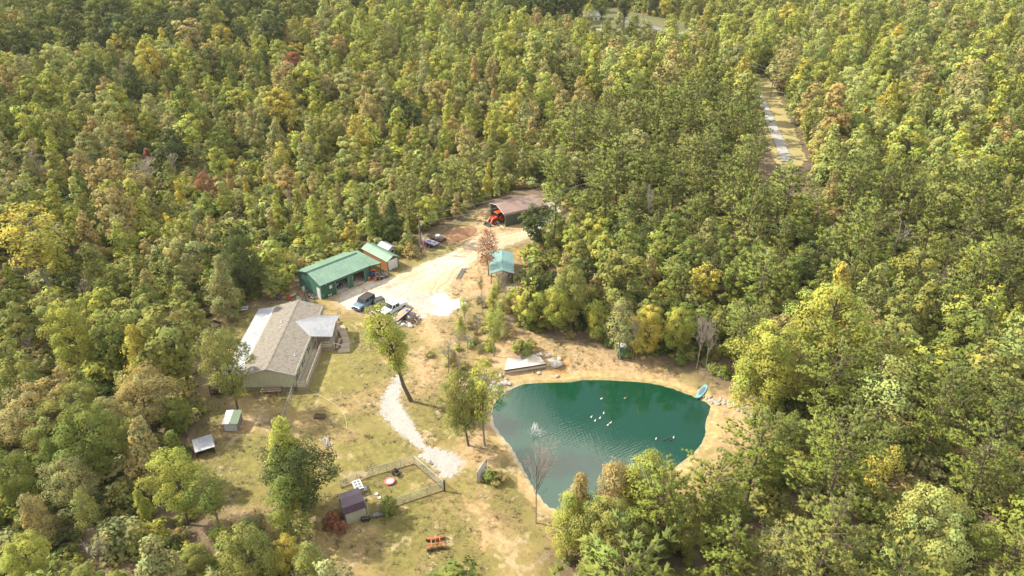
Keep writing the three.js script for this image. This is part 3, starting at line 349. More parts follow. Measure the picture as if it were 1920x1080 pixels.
// ---------------------------------------------------------------- buildings
{ // the house: origin at the middle of the near gable's foot, x to the right, -z along the ridge
  const H = thing('house', 'long single-storey house with tan shingle roof and sage green walls', 'house', -36.45, -89.15, 0.015);
  const L = 19.3, hw = 3.95, e = 2.95, rg = 4.05;
  put('wall', [bx(0.16, 2.45, L, hw, 1.72, -L / 2), bx(0.16, 2.45, L, -hw, 1.72, -L / 2), prism([[-hw - 0.08, 0.5], [hw + 0.08, 0.5], [hw + 0.08, e - 0.02], [0, rg - 0.1], [-hw - 0.08, e - 0.02]], 0.16, 'z', 0.085), prism([[-hw - 0.08, 0.5], [hw + 0.08, 0.5], [hw + 0.08, e - 0.02], [0, rg - 0.1], [-hw - 0.08, e - 0.02]], 0.16, 'z', -L - 0.085)], M.sage, H);
  const sid = []; for (let k = 1; k < 12; k++) sid.push(bx(hw * 2 + 0.1, 0.014, 0.02, 0, 0.5 + k * 0.2, 0.172)); put('siding_line', sid, M.sage, H);
  put('skirting', [bx(hw * 2 + 0.06, 0.72, 0.1, 0, 0.14, 0.07), bx(0.1, 0.72, L, hw - 0.02, 0.14, -L / 2 - 0.1), bx(0.1, 0.72, L, -hw + 0.02, 0.14, -L / 2 - 0.1), bx(hw * 2 + 0.06, 0.72, 0.1, 0, 0.14, -L - 0.07)], M.skirt, H);
  const o = 0.3, el = e - 0.08, hz = hw + o, roof = put('roof', [slab([0, rg, 0.45], [hz, el, 0.45], [hz, el, -L - 0.45], [0, rg, -L - 0.45], 0.13), slab([0, rg, 0.45], [-hz, el, 0.45], [-hz, el, -L - 0.45], [0, rg, -L - 0.45], 0.13)], M.shingle, H);
  put('ridge_cap', [slab([0, rg + 0.035, 0.46], [0.16, rg - 0.01, 0.46], [0.16, rg - 0.01, -L - 0.46], [0, rg + 0.035, -L - 0.46], 0.02), slab([0, rg + 0.035, 0.46], [-0.16, rg - 0.01, 0.46], [-0.16, rg - 0.01, -L - 0.46], [0, rg + 0.035, -L - 0.46], 0.02)], M.greyWood, roof);
  for (const [x, z] of [[-1.3, -13.2], [-0.9, -11.4], [-2.6, -9], [3, -4.2]]) put('vent_pipe', [cyl(0.07, 0.07, 0.4, 8, x, rg - Math.abs(x) * 0.27 + 0.12, z), cyl(0.17, 0.12, 0.05, 8, x, rg - Math.abs(x) * 0.27 + 0.02, z)], M.white, roof);
  put('fascia', [beam([0, rg - 0.07, 0.47], [hz, el - 0.08, 0.47], 0.03, 0.15), beam([0, rg - 0.07, 0.47], [-hz, el - 0.08, 0.47], 0.03, 0.15)], M.white, roof);
  put('gutter', [bx(0.1, 0.1, L + 0.8, hz + 0.06, el - 0.1, -L / 2), bar([hz - 0.05, el - 0.15, 0.3], [hz - 0.25, 0.2, 0.3], 0.05)], M.darkSteel, roof);
  put('gable_light', [bx(0.3, 0.24, 0.12, -0.35, 3.45, 0.26), bx(0.34, 0.05, 0.2, -0.35, 3.6, 0.28)], M.white, H);
  for (const z of [-1.4, -4.6, -8.4]) { const w = put('window', [bx(0.07, 1.35, 0.08, hw + 0.13, 1.95, z - 0.5), bx(0.07, 1.35, 0.08, hw + 0.13, 1.95, z + 0.5), bx(0.07, 0.08, 1.08, hw + 0.13, 2.66, z), bx(0.09, 0.08, 1.08, hw + 0.14, 1.24, z), bx(0.06, 0.06, 0.92, hw + 0.13, 1.95, z)], M.white, H); put('pane', bx(0.04, 1.3, 0.92, hw + 0.1, 1.95, z), M.glass, w); for (const q of [-0.72, 0.72]) put('shutter', bx(0.04, 1.4, 0.32, hw + 0.11, 1.95, z + q), M.darkSteel, w); }
  const d = put('door', bx(0.06, 2.05, 0.95, hw + 0.12, 1.6, -12.6), M.white, H); put('handle', cyl(0.03, 0.03, 0.1, 8, hw + 0.19, 1.55, -12.25, 0, Math.PI / 2), M.steel, d);
  // white metal roof over the back porch, on posts
  const lt = put('lean_to_roof', metalSheet([-hz + 0.1, 2.78, -0.2], [-hz + 0.1, 2.78, -L - 0.2], [-7.0, 2.45, -L - 0.2], [-7.0, 2.45, -0.2], 0.05, 0.45), M.whiteRoof, H);
  put('flashing', bx(0.16, 0.06, L + 0.1, -hz + 0.02, 2.86, -L / 2 - 0.2), M.white, lt);
  for (let k = 0; k < 6; k++) put('porch_post', bx(0.12, 2.3, 0.12, -6.85, 1.15, -0.4 - k * 3.84), M.paleWood, H);
  // gabled metal roof over the entrance porch
  const pr = 3.55, pe = 2.86, px0 = 1.5, pz = -13.2, ph = 3.25;
  put('porch_roof', [...metalSheet([1.0, pr + 0.24, pz], [7.55, pr, pz], [7.55, pe, pz + ph], [hz - 0.2, pe + 0.1, pz + ph], 0.06, 0.28), ...metalSheet([1.0, pr + 0.24, pz], [7.55, pr, pz], [7.55, pe, pz - ph], [hz - 0.2, pe + 0.1, pz - ph], 0.06, 0.28)], M.greyRoof, H);
  put('porch_gable', prism([[pz - ph + 0.1, pe - 0.12], [pz + ph - 0.1, pe - 0.12], [pz, pr - 0.1]], 0.08, 'x', 7.4), M.paleWood, H);
  for (const [x, z] of [[7.35, pz + ph - 0.2], [7.35, pz - ph + 0.2], [7.35, pz + 0.6], [4.9, pz + ph - 0.2], [4.9, pz - ph + 0.2]]) put('porch_post', bx(0.14, 2.75, 0.14, x, 1.4, z), M.paleWood, H);
  put('porch_beam', [bx(3.4, 0.2, 0.12, 5.8, 2.74, pz + ph - 0.18), bx(3.4, 0.2, 0.12, 5.8, 2.74, pz - ph + 0.18), bx(0.12, 0.2, 6.3, 7.3, 2.74, pz)], M.paleWood, H);
  const boards = (x0, x1, z0, z1, y) => { const dk = put('deck', [bx(x1 - x0 - 0.06, 0.12, z1 - z0 - 0.06, (x0 + x1) / 2, y - 0.09, (z0 + z1) / 2)], M.brownWood, H); const n = Math.round((x1 - x0) / 0.15); for (let k = 0; k < n; k++) put('board', bx(0.138, 0.03, z1 - z0, x0 + (k + 0.5) * (x1 - x0) / n, y - (k % 3) * 0.002, (z0 + z1) / 2), k % 4 === 1 ? M.paleWood : M.railWood, dk); return dk; };
  boards(4.06, 7.4, pz - 3.05, pz + 3.05, 0.62); boards(4.06, 5.6, pz + 3.07, 0.5, 0.62);
  put('deck_skirt', [bx(0.05, 0.55, 10.5, 5.63, 0.26, -4.8), bx(1.5, 0.55, 0.05, 4.85, 0.26, 0.53), bx(1.75, 0.55, 0.05, 6.5, 0.26, pz + 3.1)], M.paleWood, H);
  const rail = (a, b) => { const A = new THREE.Vector3(...a), B = new THREE.Vector3(...b), n = Math.max(1, Math.round(A.distanceTo(B) / 1.8)), R = put('railing', [beam([a[0], a[1] + 1.0, a[2]], [b[0], b[1] + 1.0, b[2]], 0.16, 0.05), beam([a[0], a[1] + 0.55, a[2]], [b[0], b[1] + 0.55, b[2]], 0.04, 0.13), beam([a[0], a[1] + 0.2, a[2]], [b[0], b[1] + 0.2, b[2]], 0.04, 0.13)], M.railWood, H); for (let k = 0; k <= n; k++) { const p = A.clone().lerp(B, k / n); put('baluster', bx(0.09, 1.0, 0.09, p.x, p.y + 0.48, p.z), M.railWood, R); } };
  rail([5.58, 0.62, pz + 3.2], [5.58, 0.62, 0.45]); rail([5.5, 0.62, 0.48], [4.2, 0.62, 0.48]); rail([5.7, 0.62, pz + 3.03], [7.3, 0.62, pz + 3.03]); rail([4.3, 0.62, pz - 3.03], [7.3, 0.62, pz - 3.03]); rail([7.36, 0.62, pz - 3], [7.36, 0.62, pz - 1.4]);
  // steps and sloping ramp at the right of the porch
  for (let k = 0; k < 4; k++) put('step', bx(0.34, 0.05, 3.0, 7.6 + k * 0.34, 0.52 - k * 0.14, pz + 1.4), k % 2 ? M.paleWood : M.brownWood, H);
  put('stair_rail', [beam([7.5, 1.45, pz + 2.9], [9.0, 0.85, pz + 2.9], 0.06, 0.1), bx(0.09, 1.0, 0.09, 8.95, 0.4, pz + 2.9), bx(0.09, 1.2, 0.09, 7.6, 0.8, pz + 2.9)], M.white, H);
  put('ramp', [slab([6.9, 0.62, pz - 3.4], [7.9, 0.62, pz - 4.0], [9.9, 0.12, pz + 1.2], [8.9, 0.12, pz + 1.8], 0.07)], M.paleWood, H);
  put('landing', [bx(1.9, 0.12, 2.6, 9.0, 0.1, pz + 2.5, 0.2)], M.paleWood, H);
}
{ // green metal workshop; origin at its front left corner, x along the front, z towards the yard
  const S = thing('workshop', 'long green metal workshop with two open bays beside the sandy yard', 'workshop', -34.7, -115.85, 0.800);
  const L = 10.5, W = 7.6, e = 3.2, rg = 4.4, ribsX = (x0, x1, y0, y1, z, f) => { const o = []; for (let x = x0 + 0.15; x < x1; x += 0.3) o.push(bx(0.05, y1 - y0, 0.04, x, (y0 + y1) / 2, z + f * 0.05)); return o; };
  const b = [0.15, 3.0, 5.9, 6.7, 9.6, 10.4];
  put('front_wall', [bx(b[1] - 0.06, e, 0.06, b[1] / 2 + 0.03, e / 2, 0), bx(b[3] - b[2], e, 0.1, (b[2] + b[3]) / 2, e / 2, 0), bx(L - b[4], e, 0.1, (L + b[4]) / 2, e / 2, 0), bx(b[2] - b[1] - 0.004, 0.5, 0.07, (b[1] + b[2]) / 2, e - 0.25, 0), bx(b[4] - b[3] - 0.004, 0.5, 0.07, (b[3] + b[4]) / 2, e - 0.25, 0), ...ribsX(0.1, b[1], 0, e, 0, 1)], M.greenWall, S);
  put('bay_frame', [[b[1], b[2]], [b[3], b[4]]].flatMap(([p, q]) => [bx(0.14, e - 0.5, 0.16, p + 0.06, (e - 0.5) / 2, 0.03), bx(0.14, e - 0.5, 0.16, q - 0.06, (e - 0.5) / 2, 0.03), bx(q - p, 0.14, 0.16, (p + q) / 2, e - 0.56, 0.03)]), M.greenWallPale, S);
  const gable = (x) => prism([[0, 0], [-W, 0], [-W, e], [-W / 2, rg - 0.08], [0, e]], 0.06, 'x', x), rz = []; for (let z = -0.2; z > -W; z -= 0.3) rz.push(bx(0.04, e - 0.05 + (rg - e) * (1 - Math.abs(z + W / 2) / (W / 2)), 0.05, -0.05, (e - 0.05 + (rg - e) * (1 - Math.abs(z + W / 2) / (W / 2))) / 2, z));
  put('gable_wall', [gable(0), ...rz], M.greenWallPale, S); put('gable_wall', gable(L), M.greenWall, S); put('back_wall', bx(L - 0.1, e, 0.06, L / 2, e / 2, -W), M.greenWall, S);
  put('floor_slab', bx(L - 0.2, 0.16, W - 0.2, L / 2, 0, -W / 2), M.concrete, S);
  put('roof_slope', metalSheet([-0.3, rg, -W / 2], [L + 0.25, rg, -W / 2], [L + 0.25, e - 0.08, 0.35], [-0.3, e - 0.08, 0.35], 0.06, 0.7), M.greenRoof, S);
  put('roof_slope', metalSheet([-0.3, rg, -W / 2], [L + 0.25, rg, -W / 2], [L + 0.25, e - 0.08, -W - 0.35], [-0.3, e - 0.08, -W - 0.35], 0.06, 0.7), M.greenRoof, S);
  put('ridge_cap', [slab([-0.32, rg + 0.06, -W / 2], [L + 0.27, rg + 0.06, -W / 2], [L + 0.27, rg - 0.02, -W / 2 + 0.28], [-0.32, rg - 0.02, -W / 2 + 0.28], 0.02), slab([-0.32, rg + 0.06, -W / 2], [L + 0.27, rg + 0.06, -W / 2], [L + 0.27, rg - 0.02, -W / 2 - 0.28], [-0.32, rg - 0.02, -W / 2 - 0.28], 0.02)], M.greenTrim, S);
  put('barge_trim', [beam([-0.32, rg - 0.06, -W / 2], [-0.32, e - 0.14, 0.37], 0.04, 0.16), beam([-0.32, rg - 0.06, -W / 2], [-0.32, e - 0.14, -W - 0.37], 0.04, 0.16), beam([-0.3, e - 0.15, 0.38], [L + 0.25, e - 0.15, 0.38], 0.05, 0.12)], M.greenTrim, S);
  const d = put('door', bx(0.06, 2.05, 0.95, -0.1, 1.04, -0.75), M.white, S); put('door_frame', [bx(0.05, 2.15, 0.08, -0.09, 1.07, -0.22), bx(0.05, 2.15, 0.08, -0.09, 1.07, -1.28), bx(0.05, 0.08, 1.06, -0.09, 2.13, -0.75)], M.white, d); put('handle', cyl(0.03, 0.03, 0.09, 8, -0.17, 1.0, -0.4, 0, Math.PI / 2), M.steel, d);
  put('wall_lamp', [cyl(0.09, 0.12, 0.16, 10, 1.1, 2.75, 0.12), bx(0.06, 0.06, 0.18, 1.1, 2.85, 0.06)], M.white, S);
  put('wall_sign', [bx(0.55, 0.6, 0.03, 2.0, 1.95, 0.11), bx(0.4, 0.1, 0.012, 2.0, 2.08, 0.13), bx(0.14, 0.3, 0.012, 2.1, 1.88, 0.13)].slice(0, 1), M.white, S);
  for (const q of [b[2] + 0.2, 9.4]) put('inner_post', bx(0.12, e, 0.12, q, e / 2, -3.8), M.paleWood, S); put('wood_panel', bx(0.05, 2.3, 2.6, L - 0.3, 1.3, -1.9), M.orangeWood, S);
  put('shelf', [bx(4, 0.05, 0.6, 4.5, 1.6, -6.9), bx(4, 0.05, 0.6, 4.5, 0.9, -6.9), bx(0.06, 1.7, 0.6, 2.5, 0.85, -6.9), bx(0.06, 1.7, 0.6, 6.5, 0.85, -6.9)], M.paleWood, S);
  // open carport built against the right end
  const cr = put('carport_roof', metalSheet([L + 0.3, 3.0, 0.2], [L + 0.3, 3.0, -W], [13.5, 2.62, -W], [13.5, 2.62, 0.2], 0.05, 0.7), M.greenRoof, S); put('carport_edge', beam([L + 0.3, 2.9, 0.23], [13.5, 2.53, 0.23], 0.05, 0.14), M.greenTrim, cr);
  for (const z of [0.1, -3.7, -7.4]) put('carport_post', bx(0.14, 2.54, 0.14, 13.3, 1.27, z), M.brownWood, S); put('carport_floor', bx(2.6, 0.08, 7.2, 11.85, 0.02, -3.7), M.litterBrown, S);
}
{ // narrow orange timber garage with a green roof
  const G = thing('garage', 'narrow orange timber garage with green roof and white roller door', 'garage', -24.39, -126.89, 0.8), W = 2.75, D = 7.9, e = 2.3, rg = 3.05;
  put('side_wall', bx(0.08, e, D, 0.04, e / 2, -D / 2), M.orangeWood, G); put('side_wall', bx(0.08, e, D, W - 0.04, e / 2, -D / 2), M.orangeWood, G); put('back_wall', bx(W - 0.16, e, 0.08, W / 2, e / 2, -D + 0.04), M.orangeWood, G);
  put('gable', prism([[0, e], [W, e], [W / 2, rg - 0.08]], 0.08, 'z', -0.02), M.brownWood, G); put('front_trim', [bx(0.2, e, 0.1, 0.1, e / 2, 0.05), bx(0.2, e, 0.1, W - 0.1, e / 2, 0.05), bx(W, 0.16, 0.1, W / 2, e - 0.05, 0.052)], M.brownWood, G);
  const d = put('roller_door', bx(W - 0.44, e - 0.2, 0.05, W / 2, e / 2 - 0.08, 0.01), M.white, G); for (let k = 1; k < 5; k++) put('door_rib', bx(W - 0.46, 0.03, 0.03, W / 2, k * 0.43, 0.045), M.white, d);
  for (const [q, n] of [[-0.25, 0], [W + 0.25, 1]]) put('roof_slope', metalSheet([W / 2, rg, 0.4], [W / 2, rg, -D - 0.2], [q, e - 0.06, -D - 0.2], [q, e - 0.06, 0.4], 0.05, 0.6), M.greenRoof, G);
  put('ridge_cap', [slab([W / 2, rg + 0.06, 0.42], [W / 2, rg + 0.06, -D - 0.22], [W / 2 - 0.2, rg, -D - 0.22], [W / 2 - 0.2, rg, 0.42], 0.02), slab([W / 2, rg + 0.06, 0.42], [W / 2, rg + 0.06, -D - 0.22], [W / 2 + 0.2, rg, -D - 0.22], [W / 2 + 0.2, rg, 0.42], 0.02)], M.greenRoof, G);
}
{ // small white-roofed shed behind the garage
  const S = thing('garden_shed', 'small shed with white metal roof and dark window behind the garage', 'shed', -25.1, -132.3, 0.8), W = 2.1, D = 3.1, e = 1.9, rg = 2.45;
  put('wall', [bx(W, e, 0.06, W / 2, e / 2, 0), bx(0.06, e, D, 0.03, e / 2, -D / 2), bx(0.06, e, D, W - 0.03, e / 2, -D / 2), bx(W - 0.12, e, 0.06, W / 2, e / 2, -D), prism([[0, e], [W, e], [W / 2, rg - 0.05]], 0.06)], M.cream, S);
  for (const q of [0.06, W - 0.06]) put('corner_trim', bx(0.14, e, 0.08, q, e / 2, 0.03), M.darkWood, S);
  const w = put('window', [bx(0.85, 0.07, 0.05, W / 2, 1.55, 0.055), bx(0.85, 0.07, 0.05, W / 2, 0.85, 0.055), bx(0.07, 0.75, 0.05, W / 2 - 0.4, 1.2, 0.055), bx(0.07, 0.75, 0.05, W / 2 + 0.4, 1.2, 0.055)], M.white, S); put('pane', bx(0.74, 0.64, 0.03, W / 2, 1.2, 0.045), M.glass, w);
  for (const q of [-0.15, W + 0.15]) put('roof_slope', metalSheet([W / 2, rg, 0.25], [W / 2, rg, -D - 0.2], [q, e - 0.05, -D - 0.2], [q, e - 0.05, 0.25], 0.04, 0.5), M.whiteRoof, S);
}
{ // brown-roofed metal carport barn
  const B = thing('carport_barn', 'green metal barn with rounded brown roof and an open end', 'barn', -1.55, -147.6, 0.505 - 0.02), L = 10.6, W = 7.2, e = 3.0;
  const prof = [[0.12, e - 0.25], [-0.15, e + 0.1], [-W / 2, e + 1.0], [-W + 0.15, e + 0.1], [-W - 0.12, e - 0.25]];
  for (let k = 0; k < 4; k++) { const p = prof[k], q = prof[k + 1]; put(k === 0 || k === 3 ? 'eave_panel' : 'roof_slope', metalSheet([-0.25, p[1], p[0]], [L, p[1], p[0]], [L, q[1], q[0]], [-0.25, q[1], q[0]], 0.04, 0.5, 0.02), M.brownRoof, B); }
  const ribs = []; for (let y = 0.25; y < e; y += 0.27) ribs.push(bx(L - 0.1, 0.05, 0.04, L / 2, y, 0.03)); put('side_wall', [bx(L - 0.1, e - 0.1, 0.04, L / 2, e / 2 - 0.05, 0), ...ribs], M.barnGreen, B); put('side_wall', bx(L - 0.1, e - 0.1, 0.04, L / 2, e / 2 - 0.05, -W), M.greyPaint, B);
  put('back_wall', prism([[0, 0], [-W, 0], [-W, e], [-W / 2, e + 0.92], [0, e]], 0.05, 'x', L - 0.05), M.barnGreen, B);
  put('frame', [0.1, 2.7, 5.3, 7.9].flatMap((x) => [bx(0.07, e, 0.07, x, e / 2, -0.1), bx(0.07, e, 0.07, x, e / 2, -W + 0.1), beam([x, e, -0.1], [x, e + 0.88, -W / 2], 0.07), beam([x, e, -W + 0.1], [x, e + 0.88, -W / 2], 0.07)]), M.galv, B);
  put('end_trim', [beam([-0.27, e + 0.05, -0.1], [-0.27, e + 0.96, -W / 2], 0.04, 0.14), beam([-0.27, e + 0.05, -W + 0.1], [-0.27, e + 0.96, -W / 2], 0.04, 0.14)], M.white, B);
  put('base_rail', [bx(L, 0.1, 0.1, L / 2, 0.06, -0.08), bx(0.16, 0.14, 4.2, -0.6, 0.08, -1.6)], M.white, B);
}
{ // teal-roofed open shelter
  const S = thing('shelter', 'small open shelter with a teal metal roof on dark posts', 'shelter', -4.16, -122.05, 0.02), W = 4.4, D = 8.4, e = 2.3, rg = 3.0; S.position.set(-4.1, 0, -121.8);
  for (const q of [-0.1, W + 0.1]) put('roof_slope', metalSheet([W / 2, rg, 0.2], [W / 2, rg, -D], [q, e, -D], [q, e, 0.2], 0.05, 0.45), M.tealRoof, S);
  put('ridge_cap', [slab([W / 2, rg + 0.05, 0.22], [W / 2, rg + 0.05, -D - 0.02], [W / 2 - 0.18, rg, -D - 0.02], [W / 2 - 0.18, rg, 0.22], 0.02), slab([W / 2, rg + 0.05, 0.22], [W / 2, rg + 0.05, -D - 0.02], [W / 2 + 0.18, rg, -D - 0.02], [W / 2 + 0.18, rg, 0.22], 0.02)], M.tealRoof, S);
  for (const x of [0.15, W - 0.15]) for (let k = 0; k < 4; k++) put('post', bx(0.13, e - 0.02, 0.13, x, e / 2 - 0.03, -0.1 - k * 2.7), M.darkWood, S);
  for (const z of [0, -2.7, -5.4, -8.1]) for (const q of [0.1, W - 0.1]) put('rafter', beam([q, e - 0.1, z], [W / 2, rg - 0.13, z], 0.06, 0.12), M.brownWood, S);
  put('side_board', [bx(0.05, 1.6, D - 0.4, W - 0.06, 0.95, -D / 2), bx(3.6, 0.7, 0.05, W / 2, 0.45, -D + 0.2)], M.brownWood, S);
}
{ // shed in the lower pen: gambrel roof, cream walls
  const S = thing('gambrel_shed', 'cream pen shed with plum-grey gambrel roof in the lower left pen', 'shed', -19.75, -62.57, 0.474), L = 2.3, W = 3.0, e = 1.9, r1 = 2.55, r2 = 2.85;   // x runs away from the viewer
  put('wall', [bx(L, e, 0.06, L / 2, e / 2, 0), bx(L, e, 0.06, L / 2, e / 2, -W), ...[0.03, L - 0.03].map((x) => prism([[0.03, 0], [-W - 0.03, 0], [-W - 0.03, e], [-W + 0.3, r1], [-W / 2, r2], [-0.3, r1], [0.03, e]], 0.06, 'x', x))], M.cream, S);
  const Q = [[0.16, e - 0.06], [-0.28, r1 + 0.04], [-W / 2, r2 + 0.06], [-W + 0.28, r1 + 0.04], [-W - 0.16, e - 0.06]];
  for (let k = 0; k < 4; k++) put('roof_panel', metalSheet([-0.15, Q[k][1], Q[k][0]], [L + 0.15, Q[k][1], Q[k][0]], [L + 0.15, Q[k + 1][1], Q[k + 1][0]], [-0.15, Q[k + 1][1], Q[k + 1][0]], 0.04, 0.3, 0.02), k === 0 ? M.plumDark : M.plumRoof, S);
  const w = put('window', [bx(0.05, 0.62, 0.62, -0.02, 1.25, -W / 2)], M.white, S); put('pane', bx(0.03, 0.5, 0.5, -0.045, 1.25, -W / 2), M.glass, w); for (const q of [0.02, L - 0.02]) put('corner_trim', bx(0.08, e, 0.1, q, e / 2, 0.02), M.white, S);
}
{ // hutch by the dog yard, low shelter at the wood's edge
  const C = thing('chicken_hutch', 'low slatted hutch with half white, half green metal roof below the house', 'hutch', -40.15, -79.4, 0.06);
  put('roof_sheet', metalSheet([-0.15, 1.75, -2.6], [0.85, 1.8, -2.6], [0.85, 1.5, 0.15], [-0.15, 1.5, 0.15], 0.03, 0.2, 0.015), M.white, C).userData.label = 'white half of the hutch roof'; put('roof_sheet', metalSheet([0.87, 1.8, -2.6], [2.0, 1.75, -2.6], [2.0, 1.45, 0.15], [0.87, 1.52, 0.15], 0.03, 0.2, 0.015), M.hutchGreen, C).userData.label = 'faded green half of the hutch roof';
  for (let k = 0; k < 5; k++) put('slat', bx(1.75, 0.2, 0.04, 0.92, 0.22 + k * 0.26, 0.02), M.white, C);
  put('side_wall', [bx(0.04, 1.35, 2.4, 0.03, 0.7, -1.25), bx(0.04, 1.35, 2.4, 1.83, 0.7, -1.25), bx(1.76, 1.35, 0.04, 0.93, 0.7, -2.45)], M.greyWood, C); put('frame', [[0.03, 0], [1.83, 0], [0.03, -2.4], [1.83, -2.4]].map(([x, z]) => bx(0.09, 1.5, 0.09, x, 0.75, z)), M.greyWood, C);
  const l = thing('animal_shelter', 'low shelter with flat white metal roof at the wood edge', 'shelter', -41.35, -75.42, 0.5);
  put('roof_sheet', metalSheet([-1.3, 1.35, -1.5], [1.2, 1.35, -1.5], [1.2, 1.15, 1.1], [-1.3, 1.15, 1.1], 0.04, 0.4), M.whiteRoof, l); put('side_wall', [bx(0.05, 1.1, 2.3, -1.15, 0.58, -0.2), bx(2.3, 1.1, 0.05, 0, 0.58, -1.32), bx(0.05, 1.1, 2.3, 1.08, 0.58, -0.2)], M.darkWood, l); put('post', [bx(0.1, 1.15, 0.1, 1.05, 0.56, 0.98), bx(0.1, 1.15, 0.1, -1.15, 0.56, 0.98)], M.darkWood, l);
}
{ const f = thing('field_fence', 'dark post fence along the far drive below the white house', 'fence', 46.11, -411.5, -0.1, undefined, onGround(46.11, -411.5) + 0.1); for (let k = 0; k < 9; k++) put('post', bx(0.2, 1.4, 0.2, k * 2.6, 0.6, 0), M.darkWood, f); for (const y of [0.5, 1.1]) put('rail', bx(21, 0.14, 0.06, 10.4, y, 0.12), M.greyWood, f); }
{ // white house far beyond the wood, beside the road
  const F = thing('distant_house', 'distant white house half hidden by trees beyond the far road', 'house', 42.64, -423.27, 0.3);
  put('wall', [bx(9, 3.4, 6.5, 0, 1.7, 0), prism([[-3.2, 3.4], [3.2, 3.4], [0, 5.4]], 8.96, 'x', 0)], M.white, F); put('roof', [slab([-4.8, 5.6, 0], [4.8, 5.6, 0], [4.8, 3.2, 3.7], [-4.8, 3.2, 3.7], 0.15), slab([-4.8, 5.6, 0], [4.8, 5.6, 0], [4.8, 3.2, -3.7], [-4.8, 3.2, -3.7], 0.15)], M.whiteRoof, F);
  for (const x of [-2.5, 0, 2.5]) { const w = put('window', bx(1.1, 1.5, 0.06, x, 1.8, 3.28), M.white, F); put('pane', bx(0.9, 1.3, 0.04, x, 1.8, 3.31), M.glass, w); }
}

// ---------------------------------------------------------------- vehicles and machines
function boxCar(name, label, cat, x, z, turn, o) {                 // x forward; body from a side outline, cabin with glass all round
  const V = thing(name, label, cat, x, z, turn), l = o.l, w = o.w, hl = l / 2;
  put('body', [prism([[-hl, 0.45], [hl - 0.1, 0.42], [hl, 0.6], [hl - 0.02, 0.98], [hl - 0.15, 1.06], [hl - 1.25, 1.13], [-hl + 0.05, 1.13], [-hl, 1.0]], w, 'z', 0, 0.06)], o.paint, V);
  const c0 = o.cab[0], c1 = o.cab[1]; put('cabin', [prism([[c0, 1.1], [c1, 1.1], [c1 - 0.42, 1.78], [c0 + 0.1, 1.78]], w - 0.16, 'z', 0, 0.05)], M.glass, V);
  put('pillar', [...[-1, 1].flatMap((s) => [beam([c1 - 0.02, 1.12, s * (w / 2 - 0.1)], [c1 - 0.43, 1.78, s * (w / 2 - 0.13)], 0.07), beam([(c0 + c1) / 2, 1.12, s * (w / 2 - 0.07)], [(c0 + c1) / 2, 1.78, s * (w / 2 - 0.1)], 0.09), beam([c0 + 0.04, 1.12, s * (w / 2 - 0.08)], [c0 + 0.1, 1.78, s * (w / 2 - 0.1)], 0.1)])], o.paint, V);
  put('roof', rb(c1 - c0 - 0.4, 0.1, w - 0.12, 0.045, (c0 + c1) / 2 - 0.16, 1.82, 0), o.roof, V); put('hood', rb(1.15, 0.06, w - 0.24, 0.03, hl - 0.75, 1.12, 0), o.paint, V);
  put('windscreen', slab([c1 + 0.02, 1.16, -w / 2 + 0.2], [c1 + 0.02, 1.16, w / 2 - 0.2], [c1 - 0.36, 1.74, w / 2 - 0.22], [c1 - 0.36, 1.74, -w / 2 + 0.22], 0.02), M.glass, V);
  put('front_bumper', rb(0.16, 0.24, w - 0.04, 0.06, hl + 0.02, 0.52, 0), M.black, V); put('rear_bumper', rb(0.16, 0.24, w - 0.04, 0.06, -hl - 0.02, 0.52, 0), M.black, V); put('grille', bx(0.05, 0.26, w - 0.7, hl + 0.005, 0.85, 0), M.black, V);
  for (const s of [-1, 1]) { put('headlight', cyl(0.11, 0.11, 0.08, 12, hl, 0.86, s * (w / 2 - 0.22), 0, Math.PI / 2), M.lamp, V); put('tail_light', bx(0.05, 0.2, 0.1, -hl - 0.01, 0.88, s * (w / 2 - 0.12)), M.red, V); put('mirror', rb(0.12, 0.14, 0.18, 0.04, c1 - 0.12, 1.2, s * (w / 2 + 0.1)), M.black, V); put('fender_flare', [prism([[hl - 1.32, 0.42], [hl - 1.12, 0.86], [hl - 0.55, 0.86], [hl - 0.35, 0.42]], 0.08, 'z', s * (w / 2 - 0.01)), prism([[-hl + 0.4, 0.42], [-hl + 0.6, 0.86], [-hl + 1.15, 0.86], [-hl + 1.36, 0.42]], 0.08, 'z', s * (w / 2 - 0.01))], M.black, V); }
  wheelsAt(V, [[hl - 0.84, w / 2 - 0.12], [hl - 0.84, -w / 2 + 0.12], [-hl + 0.88, w / 2 - 0.12], [-hl + 0.88, -w / 2 + 0.12]], 0.39, 0.26, M.rubber, M.darkSteel); return V;
}
{ const V = boxCar('off_road_car', 'blue-grey boxy off-road car with dark roof beside the house lawn', 'car', -26.62, -113.46, -2.120, { l: 4.5, w: 1.92, cab: [-2.1, 0.85], paint: M.carBlue, roof: M.carRoof }); put('spare_wheel', [cyl(0.36, 0.36, 0.22, 18, -2.42, 1.0, 0, 0, Math.PI / 2)], M.rubber, V); }
{ const V = boxCar('pickup_truck', 'white pickup truck half hidden by the leaning yard tree', 'pickup truck', -21.18, -111.7, -2.304, { l: 5.3, w: 1.95, cab: [-0.9, 0.95], paint: M.carWhite, roof: M.carWhite }); put('bed_side', [bx(1.7, 0.22, 0.08, -1.75, 1.22, 0.88), bx(1.7, 0.22, 0.08, -1.75, 1.22, -0.88), bx(0.08, 0.22, 1.7, -2.58, 1.22, 0)], M.carWhite, V); put('bed_load', [bx(0.9, 0.25, 0.9, -1.9, 1.27, 0.1, 0.3), bx(1.2, 0.12, 0.3, -1.6, 1.24, -0.5, 0.1)], M.white, V); }
